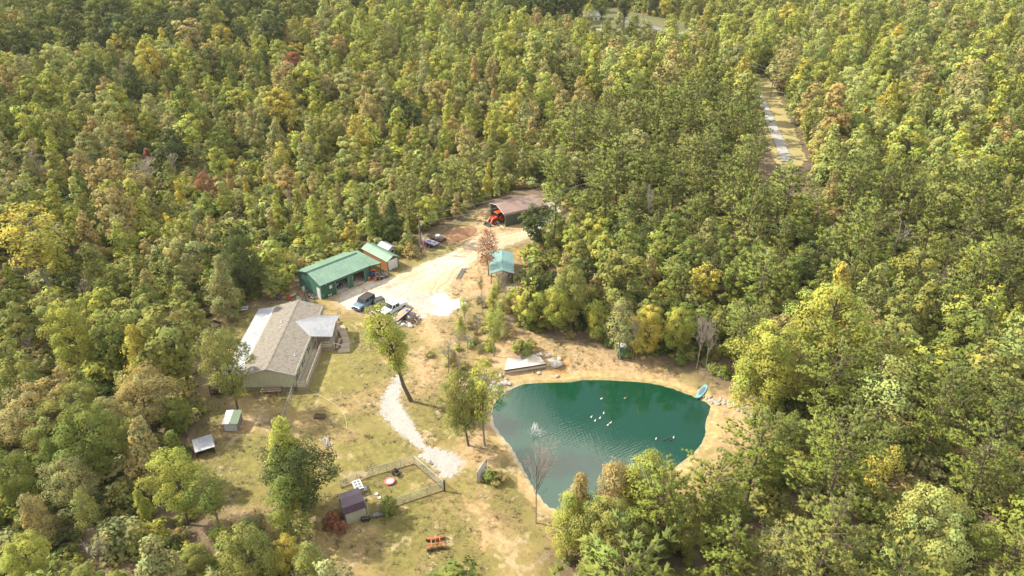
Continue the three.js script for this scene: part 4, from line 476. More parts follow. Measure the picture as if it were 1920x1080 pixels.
{ const V = thing('covered_cart', 'dark grey covered cart parked behind the blue-grey car', 'cart', -24.03, -114.11, 0.675); put('body', [rb(1.9, 0.7, 1.2, 0.08, 0, 0.75, 0)], M.greyPaint, V); put('lid', prism([[-0.98, 1.1], [0.98, 1.1], [0.85, 1.3], [-0.85, 1.3]], 1.24, 'z', 0, 0.03), M.darkSteel, V); put('tow_bar', bar([0.9, 0.45, 0], [1.8, 0.4, 0], 0.04), M.black, V); wheelsAt(V, [[0, 0.68], [0, -0.68]], 0.3, 0.18, M.rubber, M.galv); }
{ // orange tractor with front loader and cab, x forward
  const V = thing('tractor', 'orange tractor with cab and front loader at the barn opening', 'tractor', -3.46, -149.96, -2.411);
  put('chassis', [bx(2.6, 0.3, 0.5, 0.3, 0.75, 0), bx(0.9, 0.5, 0.7, -0.8, 0.8, 0)], M.darkSteel, V);
  put('hood', [prism([[0.1, 0.85], [1.55, 0.85], [1.62, 1.05], [1.5, 1.32], [0.1, 1.5]], 0.72, 'z', 0, 0.06)], M.tractorOrange, V); put('grille', bx(0.05, 0.35, 0.5, 1.62, 1.0, 0), M.black, V);
  const cab = put('cab', [prism([[-1.15, 1.05], [0.05, 1.05], [0.2, 1.6], [0.02, 2.3], [-1.1, 2.3]], 1.2, 'z', 0, 0.03)], M.glass, V); put('cab_pillar', [-0.6, 0.6].flatMap((z) => [beam([0.18, 1.1, z], [0.02, 2.3, z], 0.07), beam([-1.14, 1.1, z], [-1.1, 2.3, z], 0.08), beam([-0.5, 1.1, z], [-0.5, 2.3, z], 0.06)]), M.black, cab); put('cab_roof', rb(1.5, 0.2, 1.4, 0.08, -0.52, 2.4, 0), M.tractorOrange, cab);
  for (const s of [-1, 1]) put('fender', [prism([[-1.65, 0.95], [-1.5, 1.5], [-0.95, 1.68], [-0.35, 1.5], [-0.2, 1.05], [-0.42, 1.3], [-0.95, 1.5], [-1.42, 1.34]], 0.42, 'z', s * 0.82)], M.tractorOrange, V);
  wheelsAt(V, [[-0.9, 0.82], [-0.9, -0.82]], 0.74, 0.4, M.rubber, M.tractorOrange); wheelsAt(V, [[1.15, 0.72], [1.15, -0.72]], 0.5, 0.3, M.rubber, M.tractorOrange);
  for (const s of [-1, 1]) put('loader_arm', [beam([0.15, 1.55, s * 0.52], [1.55, 1.42, s * 0.52], 0.12, 0.18), beam([1.5, 1.45, s * 0.52], [2.35, 0.5, s * 0.52], 0.12, 0.18), beam([0.25, 0.8, s * 0.5], [0.25, 1.6, s * 0.5], 0.12, 0.14), bar([0.4, 0.95, s * 0.52], [1.45, 1.3, s * 0.52], 0.045)], M.tractorOrange, V);
  put('bucket', [slab([2.35, 0.75, -0.95], [2.35, 0.75, 0.95], [2.45, 0.08, 0.95], [2.45, 0.08, -0.95], 0.05), slab([2.42, 0.12, -0.95], [2.42, 0.12, 0.95], [3.05, 0.1, 0.95], [3.05, 0.1, -0.95], 0.05), prism([[2.36, 0.75], [2.46, 0.1], [3.02, 0.1]], 0.04, 'z', -0.95), prism([[2.36, 0.75], [2.46, 0.1], [3.02, 0.1]], 0.04, 'z', 0.95)], M.darkSteel, V);
  put('exhaust', bar([0.6, 1.4, 0.3], [0.6, 2.1, 0.3], 0.04), M.black, V);
}
function flatTrailer(label, x, z, turn, L, W, deck, frameMat) { const V = thing('flat_trailer', label, 'trailer', x, z, turn); put('frame', [bx(L, 0.12, 0.08, 0, 0.62, W / 2), bx(L, 0.12, 0.08, 0, 0.62, -W / 2), bx(0.08, 0.12, W, L / 2, 0.62, 0), bx(0.08, 0.12, W, -L / 2, 0.62, 0), bar([L / 2, 0.58, 0.4], [L / 2 + 1.2, 0.5, 0], 0.05), bar([L / 2, 0.58, -0.4], [L / 2 + 1.2, 0.5, 0], 0.05), bar([L / 2 + 1.1, 0.5, 0], [L / 2 + 1.1, 0.02, 0], 0.035)], frameMat, V); const n = Math.round(W / 0.28); for (let k = 0; k < n; k++) put('deck_board', bx(L - 0.1, 0.05, W / n - 0.02, 0, 0.66 + (k % 2) * 0.006, -W / 2 + (k + 0.5) * W / n), deck, V); wheelsAt(V, [[-0.4, W / 2 + 0.16], [-0.4, -W / 2 - 0.16], [0.4, W / 2 + 0.16], [0.4, -W / 2 - 0.16]].slice(0, L > 3 ? 4 : 2), 0.32, 0.2, M.rubber, M.galv); return V; }
{ const a = flatTrailer('flat trailer loaded with pale lilac panels near the utility pole', -16.89, -138.36, -0.674, 3.4, 1.7, M.greyWood, M.darkSteel);
  const p = thing('panel_stack', 'stack of pale lilac panels lying on the flat trailer', 'panels', a.position.x, a.position.z, a.rotation.y, undefined, 0.69); put('panel', bx(3.3, 0.08, 1.6, 0, 0.05, 0), M.lilac, p); put('panel', bx(3.1, 0.06, 1.5, 0.08, 0.13, 0.04, 0.03), M.lilac, p); put('panel', bx(0.9, 0.05, 0.5, -0.5, 0.19, 0.1, 0.2), M.purple, p); put('panel', bx(0.6, 0.05, 0.5, 0.7, 0.19, -0.2, -0.2), M.greyPaint, p);
  const b = flatTrailer('dark flat trailer with white boxes beside the red soil heap', -16, -140.93, -0.743, 4.2, 1.9, M.darkWood, M.black);
  const q = thing('white_crate', 'white crate standing on the dark flat trailer', 'crate', b.position.x, b.position.z, b.rotation.y, undefined, 0.7); put('box', rb(0.95, 0.5, 0.75, 0.04, 0.3, 0.25, -0.1), M.white, q); put('lid', rb(1.0, 0.08, 0.8, 0.03, 0.3, 0.53, -0.1), M.white, q);
  const s = thing('timber_offcuts', 'pale timber offcuts heaped on the dark flat trailer', 'timber', b.position.x, b.position.z, b.rotation.y, undefined, 0.7); for (let k = 0; k < 7; k++) put('board', bx(1.1 + hash2(k, 1) * 0.8, 0.06, 0.16, 1.0 + hash2(k, 5) * 0.3, 0.05 + k * 0.04, -0.5 + hash2(k, 2), hash2(k, 3) * 1.2), k % 2 ? M.paleWood : M.greyWood, s); }
{ // disc harrow
  const V = thing('disc_harrow', 'orange disc harrow standing on the grass at the bottom', 'harrow', -8.87, -59.6, 0.175);
  put('frame', [beam([-0.95, 0.62, -0.4], [0.95, 0.62, -0.4], 0.09), beam([-0.95, 0.62, 0.4], [0.95, 0.62, 0.4], 0.09), beam([-0.5, 0.66, -0.62], [-0.5, 0.66, 0.62], 0.09), beam([0.5, 0.66, -0.62], [0.5, 0.66, 0.62], 0.09), beam([-0.35, 0.75, -0.1], [0, 1.15, 0.1], 0.07), beam([0.35, 0.75, -0.1], [0, 1.15, 0.1], 0.07), beam([0, 1.15, 0.1], [0, 0.68, 0.6], 0.06)], M.harrow, V);
  for (const z of [-0.62, 0.62]) for (const s of [-1, 1]) { const g = put('disc_gang', [bar([s * 0.12, 0.27, z], [s * 1.12, 0.27, z - s * 0.0 + 0.14 * (z > 0 ? 1 : -1)], 0.035), beam([s * 0.5, 0.62, z * 0.72], [s * 0.55, 0.3, z + 0.06 * Math.sign(z)], 0.06), beam([s * 0.1, 0.5, z], [s * 1.15, 0.5, z + 0.14 * Math.sign(z)], 0.08)], M.harrow, V); for (let k = 0; k < 5; k++) put('disc', cyl(0.27, 0.25, 0.035, 16, s * (0.18 + k * 0.225), 0.27, z + (0.02 + k * 0.03) * Math.sign(z), 0, Math.PI / 2), M.rust, g); }
}
// ---------------------------------------------------------------- poles and wires
function utilityPole(label, x, z, h, full) { const P = thing('utility_pole', label, 'utility pole', x, z, 0.5); put('post', cyl(0.15, 0.1, h + 0.3, 10, 0, h / 2 - 0.15, 0), M.poleWood, P); if (full) { put('transformer', [cyl(0.24, 0.24, 0.85, 14, 0.3, h - 2.0, 0), cyl(0.06, 0.04, 0.25, 8, 0.3, h - 1.45, 0)], M.galv, P); put('crossarm', bx(1.1, 0.1, 0.1, 0.1, h - 0.35, 0), M.poleWood, P); put('meter_box', bx(0.3, 0.45, 0.2, 0.05, 1.6, 0.2), M.galv, P); } for (const s of full ? [-0.4, 0, 0.6] : [0]) put('insulator', lathe([[0, 0], [0.06, 0.02], [0.05, 0.1], [0.08, 0.12], [0.04, 0.22], [0, 0.23]], 8).translate(s, full ? h - 0.3 : h, 0), M.white, P); return P; }
utilityPole('brown utility pole with grey transformer beside the trailers', -18.64, -134.89, 8.6, true);
utilityPole('brown utility pole beside the far access lane', 90.98, -258.09, 8.6, false); utilityPole('utility pole beside the far tarmac road', 66.81, -392.65, 9, false);
{ const P = thing('guy_pole', 'thin slanting grey prop pole beside the access lane', 'pole', 94.89, -260.97, 0); put('post', bar([0, -0.2, 0], [-1.6, 7.6, 0.2], 0.09, 0.07), M.greyWood, P); }
{ const P = thing('lamp_post', 'slim pale metal lamp post beside the brown utility pole', 'lamp post', -18.86, -135.37, 0); put('post', cyl(0.06, 0.05, 6.0, 8, 0, 3.0, 0), M.galv, P); put('lamp_head', [rb(0.4, 0.14, 0.22, 0.05, 0.12, 6.0, 0)], M.galv, P); }
{ const P = thing('flagpole', 'slanting flagpole with a limp red, white and blue flag', 'flagpole', -17.66, -133.92, 0); put('pole', bar([0, 0, 0], [-0.6, 5.0, 0], 0.035), M.white, P); put('pole_base', bar([0, -0.1, 0], [-0.11, 0.9, 0], 0.06), M.orange, P);
  const fl = (y0, y1, m, n, w = 0.34) => { const g = new THREE.PlaneGeometry(w, y1 - y0, 10, 8); const p = g.attributes.position; for (let i = 0; i < p.count; i++) { const x = p.getX(i); p.setX(i, x * 0.8); p.setZ(i, 0.09 * Math.sin(x * 34)); } g.computeVertexNormals(); g.translate(0.22 - 0.12 * (y0 + y1) / 2 * 0.95, (y0 + y1) / 2, 0); return put(n, planar(g), m, P); };
  const c = new THREE.MeshStandardMaterial({ color: new THREE.Color().setRGB(0.55, 0.03, 0.05), roughness: 0.8, side: THREE.DoubleSide }), w = c.clone(), b = c.clone(); w.color.setRGB(0.7, 0.7, 0.7); b.color.setRGB(0.04, 0.05, 0.3);
  fl(3.3, 4.0, w, 'white_stripe'); fl(2.75, 3.3, c, 'red_stripe'); fl(2.45, 2.75, b, 'blue_field'); fl(2.0, 2.45, c, 'red_stripe'); }
function wire(label, a, b, sag, r = 0.02) { const pts = []; for (let k = 0; k <= 24; k++) { const t = k / 24; pts.push(new THREE.Vector3(lerp(a[0], b[0], t), lerp(a[1], b[1], t) - sag * 4 * t * (1 - t), lerp(a[2], b[2], t))); } const m = put('power_line', new THREE.TubeGeometry(new THREE.CatmullRomCurve3(pts), 48, r, 4), M.galv); return tag(m, label, 'power line', 'overhead wires'); }
{ const [x, z] = [-18.64, -134.89], [x2, z2] = [-2.39, -150.54], [x3, z3] = [27.13, -156.51]; wire('upper wire running from the utility pole towards the barn', [x, 8.3, z], [20, 9.5, -158], 0.8); wire('lower wire running from the utility pole towards the barn', [x + 0.2, 6.9, z], [20, 7.8, -157], 1.1, 0.026); }
{ const [x, z] = [90.98, -258.09], [u, v] = [79.49, -292.23]; wire('upper wire leaving the lane pole to the left', [x, 8.5, z], [u, 11, v], 0.8, 0.03); wire('lower wire leaving the lane pole to the left', [x, 7.4, z], [u, 9.6, v], 1, 0.03); }
{ const A = [[-330, 21, -372], [-330, 19, -366], [-330, 16.5, -376], [-330, 24, -369]], B = [[-60, 21, -505], [-60, 19, -499], [-60, 16.5, -509], [-60, 24, -502]], W = ['second highest', 'second lowest', 'lowest', 'highest']; for (let k = 0; k < 4; k++) wire(W[k] + ' long transmission wire crossing the dark wood at top left', A[k], B[k], 5, 0.05); }
// ---------------------------------------------------------------- fences
function wireFence(label, cat, pts, h, o = {}) {
  const F = thing('wire_fence', label, cat, pts[0][0], pts[0][1], 0, undefined, 0), q = pts.map((p) => [p[0] - pts[0][0], p[1] - pts[0][1]]), mesh = [];
  for (let i = 0; i < q.length - 1; i++) {
    const a = q[i], b = q[i + 1], L = Math.hypot(b[0] - a[0], b[1] - a[1]), n = Math.max(1, Math.round(L / 2)), y0 = 0;
    for (let k = i ? 1 : 0; k <= n; k++) { const t = k / n; put('post', cyl(0.04, 0.04, h + 0.15, 8, lerp(a[0], b[0], t), h / 2 - 0.05, lerp(a[1], b[1], t)), o.post ?? M.galv, F); }
    if (o.rail !== false) put('top_rail', bar([a[0], h, a[1]], [b[0], h, b[1]], 0.032), o.post ?? M.galv, F);
    for (let y = 0.08; y < h; y += 0.2) mesh.push(bar([a[0], y, a[1]], [b[0], y, b[1]], 0.011, 0.011, 3)); for (let s = 0.2; s < L; s += 0.2) { const t = s / L; mesh.push(bar([lerp(a[0], b[0], t), 0.05, lerp(a[1], b[1], t)], [lerp(a[0], b[0], t), h, lerp(a[1], b[1], t)], 0.011, 0.011, 3)); }
  }
  put('wire_mesh', mesh, M.galv, F); if (o.foot) { const f = []; for (let i = 0; i < q.length - 1; i++) f.push(beam([q[i][0], 0.08, q[i][1]], [q[i + 1][0], 0.08, q[i + 1][1]], 0.05, 0.08)); put('ground_rail', f, M.darkWood, F); } return F;
}
wireFence('galvanised wire fence around the grassy pen at the lower left', 'fence', [[-21.66, -68.52], [-17.95, -70.69], [-12.89, -72.86], [-8.5, -68.15], [-12.59, -66.25], [-16.14, -64.42]], 1.5, { foot: true });
{ const P = thing('gate_post', 'thick wooden post at the right corner of the pen', 'post', -8.52, -68.05, 0.4); put('post', bx(0.18, 2.0, 0.18, 0, 0.95, 0), M.darkWood, P); put('cap', bx(0.22, 0.05, 0.22, 0, 1.97, 0), M.greyWood, P); }
wireFence('low wire fence closing the small dog yard below the house', 'fence', [[-37.87, -81.04], [-32.47, -80.93], [-32.91, -89.06]], 1.3, { post: M.paleWood });
{ const P = thing('yard_gate', 'small tubular metal gate standing open at the dog yard corner', 'gate', -33, -88.15, 0.2); put('frame', [bar([-1, 0.1, 0], [-1, 1.3, 0], 0.03), bar([0, 0.1, 0], [0, 1.3, 0], 0.03), bar([-1, 1.3, 0], [0, 1.3, 0], 0.03), bar([-1, 0.1, 0], [0, 0.1, 0], 0.03), bar([-1, 0.1, 0], [0, 1.3, 0], 0.02)], M.galv, P); }
{ const P = thing('pond_panel', 'tall thin white panel standing upright by the pond bushes', 'panel', -3.87, -70.69, 1.15); put('panel', bx(2.6, 1.7, 0.05, 0, 0.95, 0, 0, 0, -0.12), M.white, P); put('frame', [bx(0.08, 1.8, 0.08, -1.3, 0.9, 0), bx(0.08, 1.8, 0.08, 1.3, 0.9, 0)], M.greyWood, P); }

// ---------------------------------------------------------------- things in the yards
{ const B = thing('timber_bench', 'weathered wooden bench table against the near gable of the house', 'bench', -36, -88.02, 0.08); for (let k = 0; k < 5; k++) put('slat', bx(3.0 - (k % 2) * 0.5, 0.05, 0.2, (k % 2) * 0.15, 0.95 - k * 0.03, -0.4 + k * 0.22), k % 2 ? M.brownWood : M.paleWood, B); for (const [x, z] of [[-1.3, 0.45], [1.0, 0.45], [-1.3, -0.4], [1.0, -0.4]]) put('leg', beam([x, 0.95, z], [x + 0.1, 0, z + 0.12], 0.1), M.paleWood, B); put('apron', bx(2.6, 0.1, 0.05, -0.1, 0.8, 0.5), M.paleWood, B); }
{ const B = thing('planter_box', 'rough wooden planter box standing on the lawn', 'planter', -27.53, -82.45, -0.05); put('side', bx(1.5, 0.42, 0.08, 0, 0.22, 0.38), M.brownWood, B); put('side', bx(1.5, 0.42, 0.08, 0, 0.22, -0.38), M.brownWood, B); put('end', bx(0.08, 0.42, 0.68, 0.71, 0.22, 0), M.brownWood, B); put('end', bx(0.08, 0.42, 0.68, -0.71, 0.22, 0), M.brownWood, B); put('soil', bx(1.32, 0.3, 0.66, 0, 0.17, 0), M.darkWood, B); for (let k = 0; k < 6; k++) put('sprout', [cyl(0.09, 0.0, 0.3, 5, -0.55 + k * 0.22, 0.45, (hash2(k, 2) - 0.5) * 0.4)], leafMat['olive green'], B); }
{ const B = thing('plank_pile', 'loose pile of grey weathered planks on the lawn', 'planks', -25.52, -77.13, 0.5); for (let k = 0; k < 9; k++) put('plank', bx(0.22, 0.06, 2.3 - hash2(k, 4) * 0.9, (k % 4) * 0.26 - 0.4, 0.06 + (k / 4 | 0) * 0.09 + hash2(k, 9) * 0.05, hash2(k, 6) * 0.4 - 0.2, (hash2(k, 1) - 0.5) * 0.8, 0, (hash2(k, 8) - 0.5) * 0.08), k % 3 ? M.greyWood : M.paleWood, B); }
{ const B = thing('timber_rack', 'dark open timber rack under the tree left of the house', 'rack', -43.53, -88.28, 0.1); put('post', [[-1.4, -0.8], [1.4, -0.8], [-1.4, 0.8], [1.4, 0.8]].map(([x, z]) => bx(0.12, 1.9, 0.12, x, 0.95, z)), M.darkWood, B); for (let k = 0; k < 3; k++) put('rail', [bx(2.9, 0.14, 0.06, 0, 0.5 + k * 0.62, 0.85), bx(2.9, 0.14, 0.06, 0, 0.5 + k * 0.62, -0.85)], M.darkWood, B); put('shelf', bx(2.7, 0.06, 1.5, 0, 1.2, 0), M.brownWood, B); put('stacked_logs', Array.from({ length: 9 }, (_, k) => cyl(0.12, 0.12, 1.5, 8, -1.1 + k * 0.27, 0.3, 0, Math.PI / 2)), M.brownWood, B); }
{ const B = thing('white_pallet', 'white pallet-like frame lying on the grass behind the house', 'pallet', -48.53, -112.25, 0.12); put('frame', [bx(2.6, 0.1, 0.14, 0, 0.3, 0.6), bx(2.6, 0.1, 0.14, 0, 0.3, -0.6), bx(0.14, 0.1, 1.1, -1.23, 0.3, 0), bx(0.14, 0.1, 1.1, 1.23, 0.3, 0)], M.white, B); put('top', bx(2.4, 0.05, 1.1, 0, 0.29, 0), M.white, B); put('cut_out', [bx(0.5, 0.03, 0.4, 0.3, 0.33, 0), bx(0.35, 0.03, 0.3, -0.9, 0.33, 0), bx(0.5, 0.03, 0.5, 0.9, 0.33, 0.05)], M.greyPaint, B); put('leg', [[-1.1, 0.5], [1.1, 0.5], [-1.1, -0.5], [1.1, -0.5]].map(([x, z]) => bx(0.1, 0.26, 0.1, x, 0.12, z)), M.white, B); }
{ const B = thing('slatted_bench', 'dark bench with pale slats at the wood edge behind the house', 'bench', -51.02, -106.59, -0.5); for (let k = 0; k < 4; k++) put('slat', bx(0.2, 0.05, 1.0, -0.6 + k * 0.4, 0.5, 0), M.paleWood, B); put('frame', [bx(1.7, 0.1, 0.08, 0, 0.43, 0.45), bx(1.7, 0.1, 0.08, 0, 0.43, -0.45), ...[[-0.75, 0.4], [0.75, 0.4], [-0.75, -0.4], [0.75, -0.4]].map(([x, z]) => bx(0.1, 0.45, 0.1, x, 0.22, z))], M.darkWood, B); put('backrest', bx(1.7, 0.4, 0.06, 0, 0.75, -0.48), M.darkWood, B); }
function chair(label, x, z, turn, m) { const C = thing('garden_chair', label, 'chair', x, z, turn); put('seat', rb(0.56, 0.06, 0.54, 0.025, 0, 0.42, 0), m, C); put('backrest', [bx(0.05, 0.5, 0.06, -0.24, 0.7, -0.27), bx(0.05, 0.5, 0.06, 0.24, 0.7, -0.27), bx(0.52, 0.08, 0.05, 0, 0.93, -0.28), ...[-0.12, 0, 0.12].map((q) => bx(0.06, 0.46, 0.03, q, 0.68, -0.275))], m, C); put('armrest', [bx(0.06, 0.04, 0.5, -0.3, 0.64, 0), bx(0.06, 0.04, 0.5, 0.3, 0.64, 0)], m, C); for (const [q, w] of [[-0.27, 0.24], [0.27, 0.24], [-0.27, -0.25], [0.27, -0.25]]) put('leg', bx(0.05, 0.64, 0.05, q, 0.32, w), m, C); return C; }
chair('white garden chair on the grass behind the far gable of the house', -38.75, -115.06, 0.9, M.white); chair('red garden chair at the wood edge left of the workshop', -40.75, -115.64, 0.5, M.red); chair('white chair standing against the green workshop front', -33.63, -116.99, 0.800, M.white); chair('purple chair among the plants behind the house', -42.4, -115.64, -0.4, M.purple);
{ const C = thing('sun_lounger', 'white lounger lying open behind the far gable of the house', 'lounger', -39.09, -114.49, 0.6); put('bed', [bx(1.3, 0.06, 0.56, 0, 0.32, 0)], M.white, C); put('backrest', bx(0.6, 0.06, 0.56, -0.88, 0.5, 0, 0, -0.6), M.white, C); put('leg', [[-0.6, 0.24], [0.6, 0.24], [-0.6, -0.24], [0.6, -0.24]].map(([x, z]) => bx(0.05, 0.32, 0.05, x, 0.16, z)), M.white, C); }
function drum(name, label, cat, x, z, r, h, m, band, y) { const D = thing(name, label, cat, x, z, 0.3, undefined, y); put('body', lathe([[0, 0], [r * 0.92, 0], [r, h * 0.06], [r, h * 0.32], [r * 1.04, h * 0.34], [r, h * 0.36], [r, h * 0.64], [r * 1.04, h * 0.66], [r, h * 0.68], [r * 0.98, h * 0.96], [r * 0.9, h]], 20), m, D); put('lid', cyl(r * 0.94, r * 0.86, h * 0.06, 20, 0, h, 0), band ?? m, D); return D; }
drum('refuse_bin', 'green refuse bin at the near corner of the workshop', 'bin', -34.64, -116.22, 0.34, 1.05, M.binGreen); drum('barrel', 'blue barrel lying among clutter in front of the carport', 'barrel', -26.54, -124.8, 0.38, 1.1, M.blue).rotation.z = 0.7; drum('water_cooler', 'orange drinks cooler standing at the carport corner', 'cooler', -27.42, -123.31, 0.27, 0.62, M.orange, M.yellow); drum('barrel', 'pale barrel with lid at the back corner of the workshop', 'barrel', -38.84, -118.98, 0.3, 0.9, M.white); drum('bucket', 'small blue bucket on the grass behind the house', 'bucket', -37.49, -115.06, 0.2, 0.4, M.blue);
drum('drum', 'blue drum at the upper end of the timber trailer', 'drum', -18.48, -110.61, 0.3, 0.85, M.blue);
{ const f = (label, x, z, L, r, m, a) => { const D = thing('tank', label, 'tank', x, z, a); put('body', lathe([[0, -L / 2 - r * 0.4], [r * 0.6, -L / 2 - r * 0.3], [r, -L / 2], [r, L / 2], [r * 0.6, L / 2 + r * 0.3], [0, L / 2 + r * 0.4]], 18).rotateZ(Math.PI / 2).translate(0, r + 0.05, 0), m, D); put('cradle', [bx(0.1, 0.2, r * 1.7, -L * 0.3, 0.1, 0), bx(0.1, 0.2, r * 1.7, L * 0.3, 0.1, 0)], M.darkWood, D); put('band', [-0.3, 0.3].map((q) => cyl(r * 1.02, r * 1.02, 0.05, 18, q * L, r + 0.05, 0, 0, Math.PI / 2)), M.darkSteel, D); };
  f('black horizontal drum on the grass beside the gambrel shed', -17.63, -63.23, 0.95, 0.3, M.black, 0.25); f('blue-grey horizontal tank lying right of the black drum', -16.06, -63.91, 1.5, 0.28, M.greyPaint, 0.3); }
{ const K = thing('dog_kennel', 'white crate kennel with dark vents beside the gambrel shed', 'kennel', -19.44, -68.24, -1.1); put('wall', [bx(1.5, 0.9, 0.05, 0, 0.47, 0.45), bx(1.5, 0.9, 0.05, 0, 0.47, -0.45), bx(0.05, 0.9, 0.86, 0.73, 0.47, 0), bx(0.05, 0.9, 0.86, -0.73, 0.47, 0)], M.galv, K); const r = put('roof', rb(1.7, 0.08, 1.1, 0.03, 0, 0.96, 0), M.white, K); for (let i = 0; i < 3; i++) for (let j = 0; j < 2; j++) put('vent', bx(0.36, 0.02, 0.34, -0.5 + i * 0.5, 1.005, -0.22 + j * 0.44), M.greyPaint, r); }
{ const P = thing('paddling_pool', 'round pink paddling pool on the pen grass', 'paddling pool', -15.66, -69.64, 0); put('rim', new THREE.TorusGeometry(0.58, 0.1, 10, 28).rotateX(Math.PI / 2).translate(0, 0.22, 0), M.pink, P); put('side', cyl(0.55, 0.62, 0.2, 28, 0, 0.11, 0), M.pink, P); put('water', cyl(0.54, 0.54, 0.02, 28, 0, 0.235, 0), M.pinkPale, P); }
{ const D = thing('garden_tiller', 'black machine with red parts parked by the pen fence', 'tiller', -15.12, -71.18, 2.2); put('engine', [rb(0.55, 0.4, 0.45, 0.08, 0, 0.55, 0), cyl(0.16, 0.16, 0.2, 12, 0, 0.82, 0)], M.black, D); put('tine_cover', rb(0.6, 0.3, 0.62, 0.1, -0.5, 0.35, 0), M.black, D); put('side_plate', [bx(0.4, 0.1, 0.04, -0.1, 0.45, 0.3), bx(0.4, 0.1, 0.04, -0.1, 0.45, -0.3)], M.red, D); put('handlebar', [bar([-0.6, 0.5, 0.2], [-1.3, 1.05, 0.28], 0.03), bar([-0.6, 0.5, -0.2], [-1.3, 1.05, -0.28], 0.03)], M.black, D); wheelsAt(D, [[0.1, 0.36], [0.1, -0.36]], 0.24, 0.14, M.rubber, M.darkSteel); }
['nearest the kennel', 'second from the kennel', 'third from the kennel', 'farthest from the kennel'].forEach((w, k) => { const s = [[-18.63, -68.61], [-18.56, -68.24], [-17.03, -67.51], [-16.59, -66.87]][k]; tag(Object.assign(put('feed_bowl', lathe([[0, 0.03], [0.16, 0.03], [0.2, 0.1], [0.24, 0.12], [0.23, 0.02], [0, 0]], 16), M.white), {}), 'small white feed bowl on the pen grass, ' + w, 'bowl', 'feed bowls in the pen').position.set(s[0], ter(...s) + 0.01, s[1]); });
{ const P = thing('pen_post', 'white post with dark box on top in the pen', 'post', -17.54, -64.42, 0); put('post', bx(0.11, 2.3, 0.11, 0, 1.1, 0), M.white, P); put('box', bx(0.26, 0.24, 0.22, 0, 2.2, 0.05), M.darkSteel, P); }
tag(put('paving_slab', [bx(0.9, 0.06, 0.7, 0, 0, 0)], M.concrete), 'pale square slab on the grass beside the gambrel shed', 'slab').position.set(...(([x, z]) => [x, ter(x, z) + 0.02, z])([-18.49, -65.19]));
{ const pts = [[-30.85, -89.2], [-29.66, -88.28], [-28.2, -87.12], [-26.58, -85.85], [-24.99, -84.25], [-23.82, -82.21], [-23.14, -79.9]].map(([x, z]) => new THREE.Vector3(x, ter(x, z) + 0.035, z)); tag(put('garden_hose', new THREE.TubeGeometry(new THREE.CatmullRomCurve3(pts), 60, 0.035, 5), M.hose), 'pale hose curving over the lawn from the deck corner', 'hose'); }
{ const a = (n, x, z, t) => { const B = thing('steel_channel', 'long grey steel channel lying on the sandy yard, ' + n + ' of the two', 'steel channel', x, z, t); put('web', bx(4.6, 0.03, 0.2, 0, 0.06, 0), M.darkSteel, B); put('flange', [bx(4.6, 0.12, 0.04, 0, 0.1, 0.12), bx(4.6, 0.12, 0.04, 0, 0.1, -0.12)], M.galv, B); }; a('left', -10.18, -125.78, 1.363); a('right', -9.61, -125.78, 1.361); }
{ const B = thing('timber_trailer', 'dark long trailer with tan board bed beside the scrap heap', 'trailer', -19.38, -109.54, 1.115); put('bed', bx(4.4, 0.08, 1.5, 0, 0.78, 0), M.paleWood, B); put('side_rail', [bx(4.5, 0.3, 0.06, 0, 0.75, 0.8), bx(4.5, 0.3, 0.06, 0, 0.75, -0.8)], M.darkSteel, B); put('tailboard', bx(0.06, 0.3, 1.5, 2.22, 0.75, 0), M.darkSteel, B); put('tow_bar', bar([-2.2, 0.6, 0], [-3.3, 0.3, 0], 0.05), M.black, B); wheelsAt(B, [[-0.2, 0.95], [-0.2, -0.95]], 0.34, 0.2, M.rubber, M.galv); }
{ const S = thing('scrap_heap', 'tangled heap of old timber and metal beside the dark trailer', 'scrap heap', -17.59, -108.66, 0.4), r = rngOf(77); for (let k = 0; k < 46; k++) { const m = [M.greyWood, M.brownWood, M.darkSteel, M.paleWood, M.white, M.rust][r() * 6 | 0], q = r() * 6.28, d = r() * 1.6; put('scrap_piece', r() < 0.7 ? bx(0.5 + r() * 1.7, 0.06, 0.1 + r() * 0.2, Math.cos(q) * d, 0.12 + (1.6 - d) * 0.55 * r() + 0.05, Math.sin(q) * d, r() * 3, (r() - 0.5) * 0.6) : cyl(0.05, 0.05, 0.8 + r(), 6, Math.cos(q) * d, 0.25 + (1.6 - d) * 0.4 * r(), Math.sin(q) * d, 1.2 + r() * 0.6, r() * 3), m, S); } }
{ const r = rngOf(5); const spots = [[-20.27, -110.61], [-20.46, -109.9], [-19.61, -107.79], [-18.78, -107.1], [-17.86, -107.1], [-17.43, -106.59], [-22.46, -113.93], [-20.76, -109.37]]; spots.forEach((s, k) => { const B = thing('rubbish_bag', 'crumpled white rubbish bag in the litter round the scrap heap', 'bag', ...s, r() * 6, 'rubbish bags round the scrap heap'); const g = new THREE.IcosahedronGeometry(0.36, 2), p = g.attributes.position; for (let i = 0; i < p.count; i++) { const n = 0.75 + 0.5 * vn(p.getX(i) * 6 + k * 7, p.getZ(i) * 6 + p.getY(i) * 5); p.setXYZ(i, p.getX(i) * n * 1.3, Math.max(-0.2, p.getY(i) * n * 0.8) + 0.2, p.getZ(i) * n); } g.computeVertexNormals(); put('bag', g, M.white, B); put('knot', cyl(0.05, 0.1, 0.14, 6, 0, 0.5, 0), M.white, B); }); }
tag(put('plastic_tub', lathe([[0, 0.05], [0.3, 0], [0.36, 0.3], [0.34, 0.62], [0.3, 0.62], [0.32, 0.3], [0.27, 0.08], [0, 0.1]], 18), M.white), 'white plastic tub on the red soil below the teal shelter', 'tub').position.set(...(([x, z]) => [x, ter(x, z) + 0.02, z])([-2.83, -118.78]));
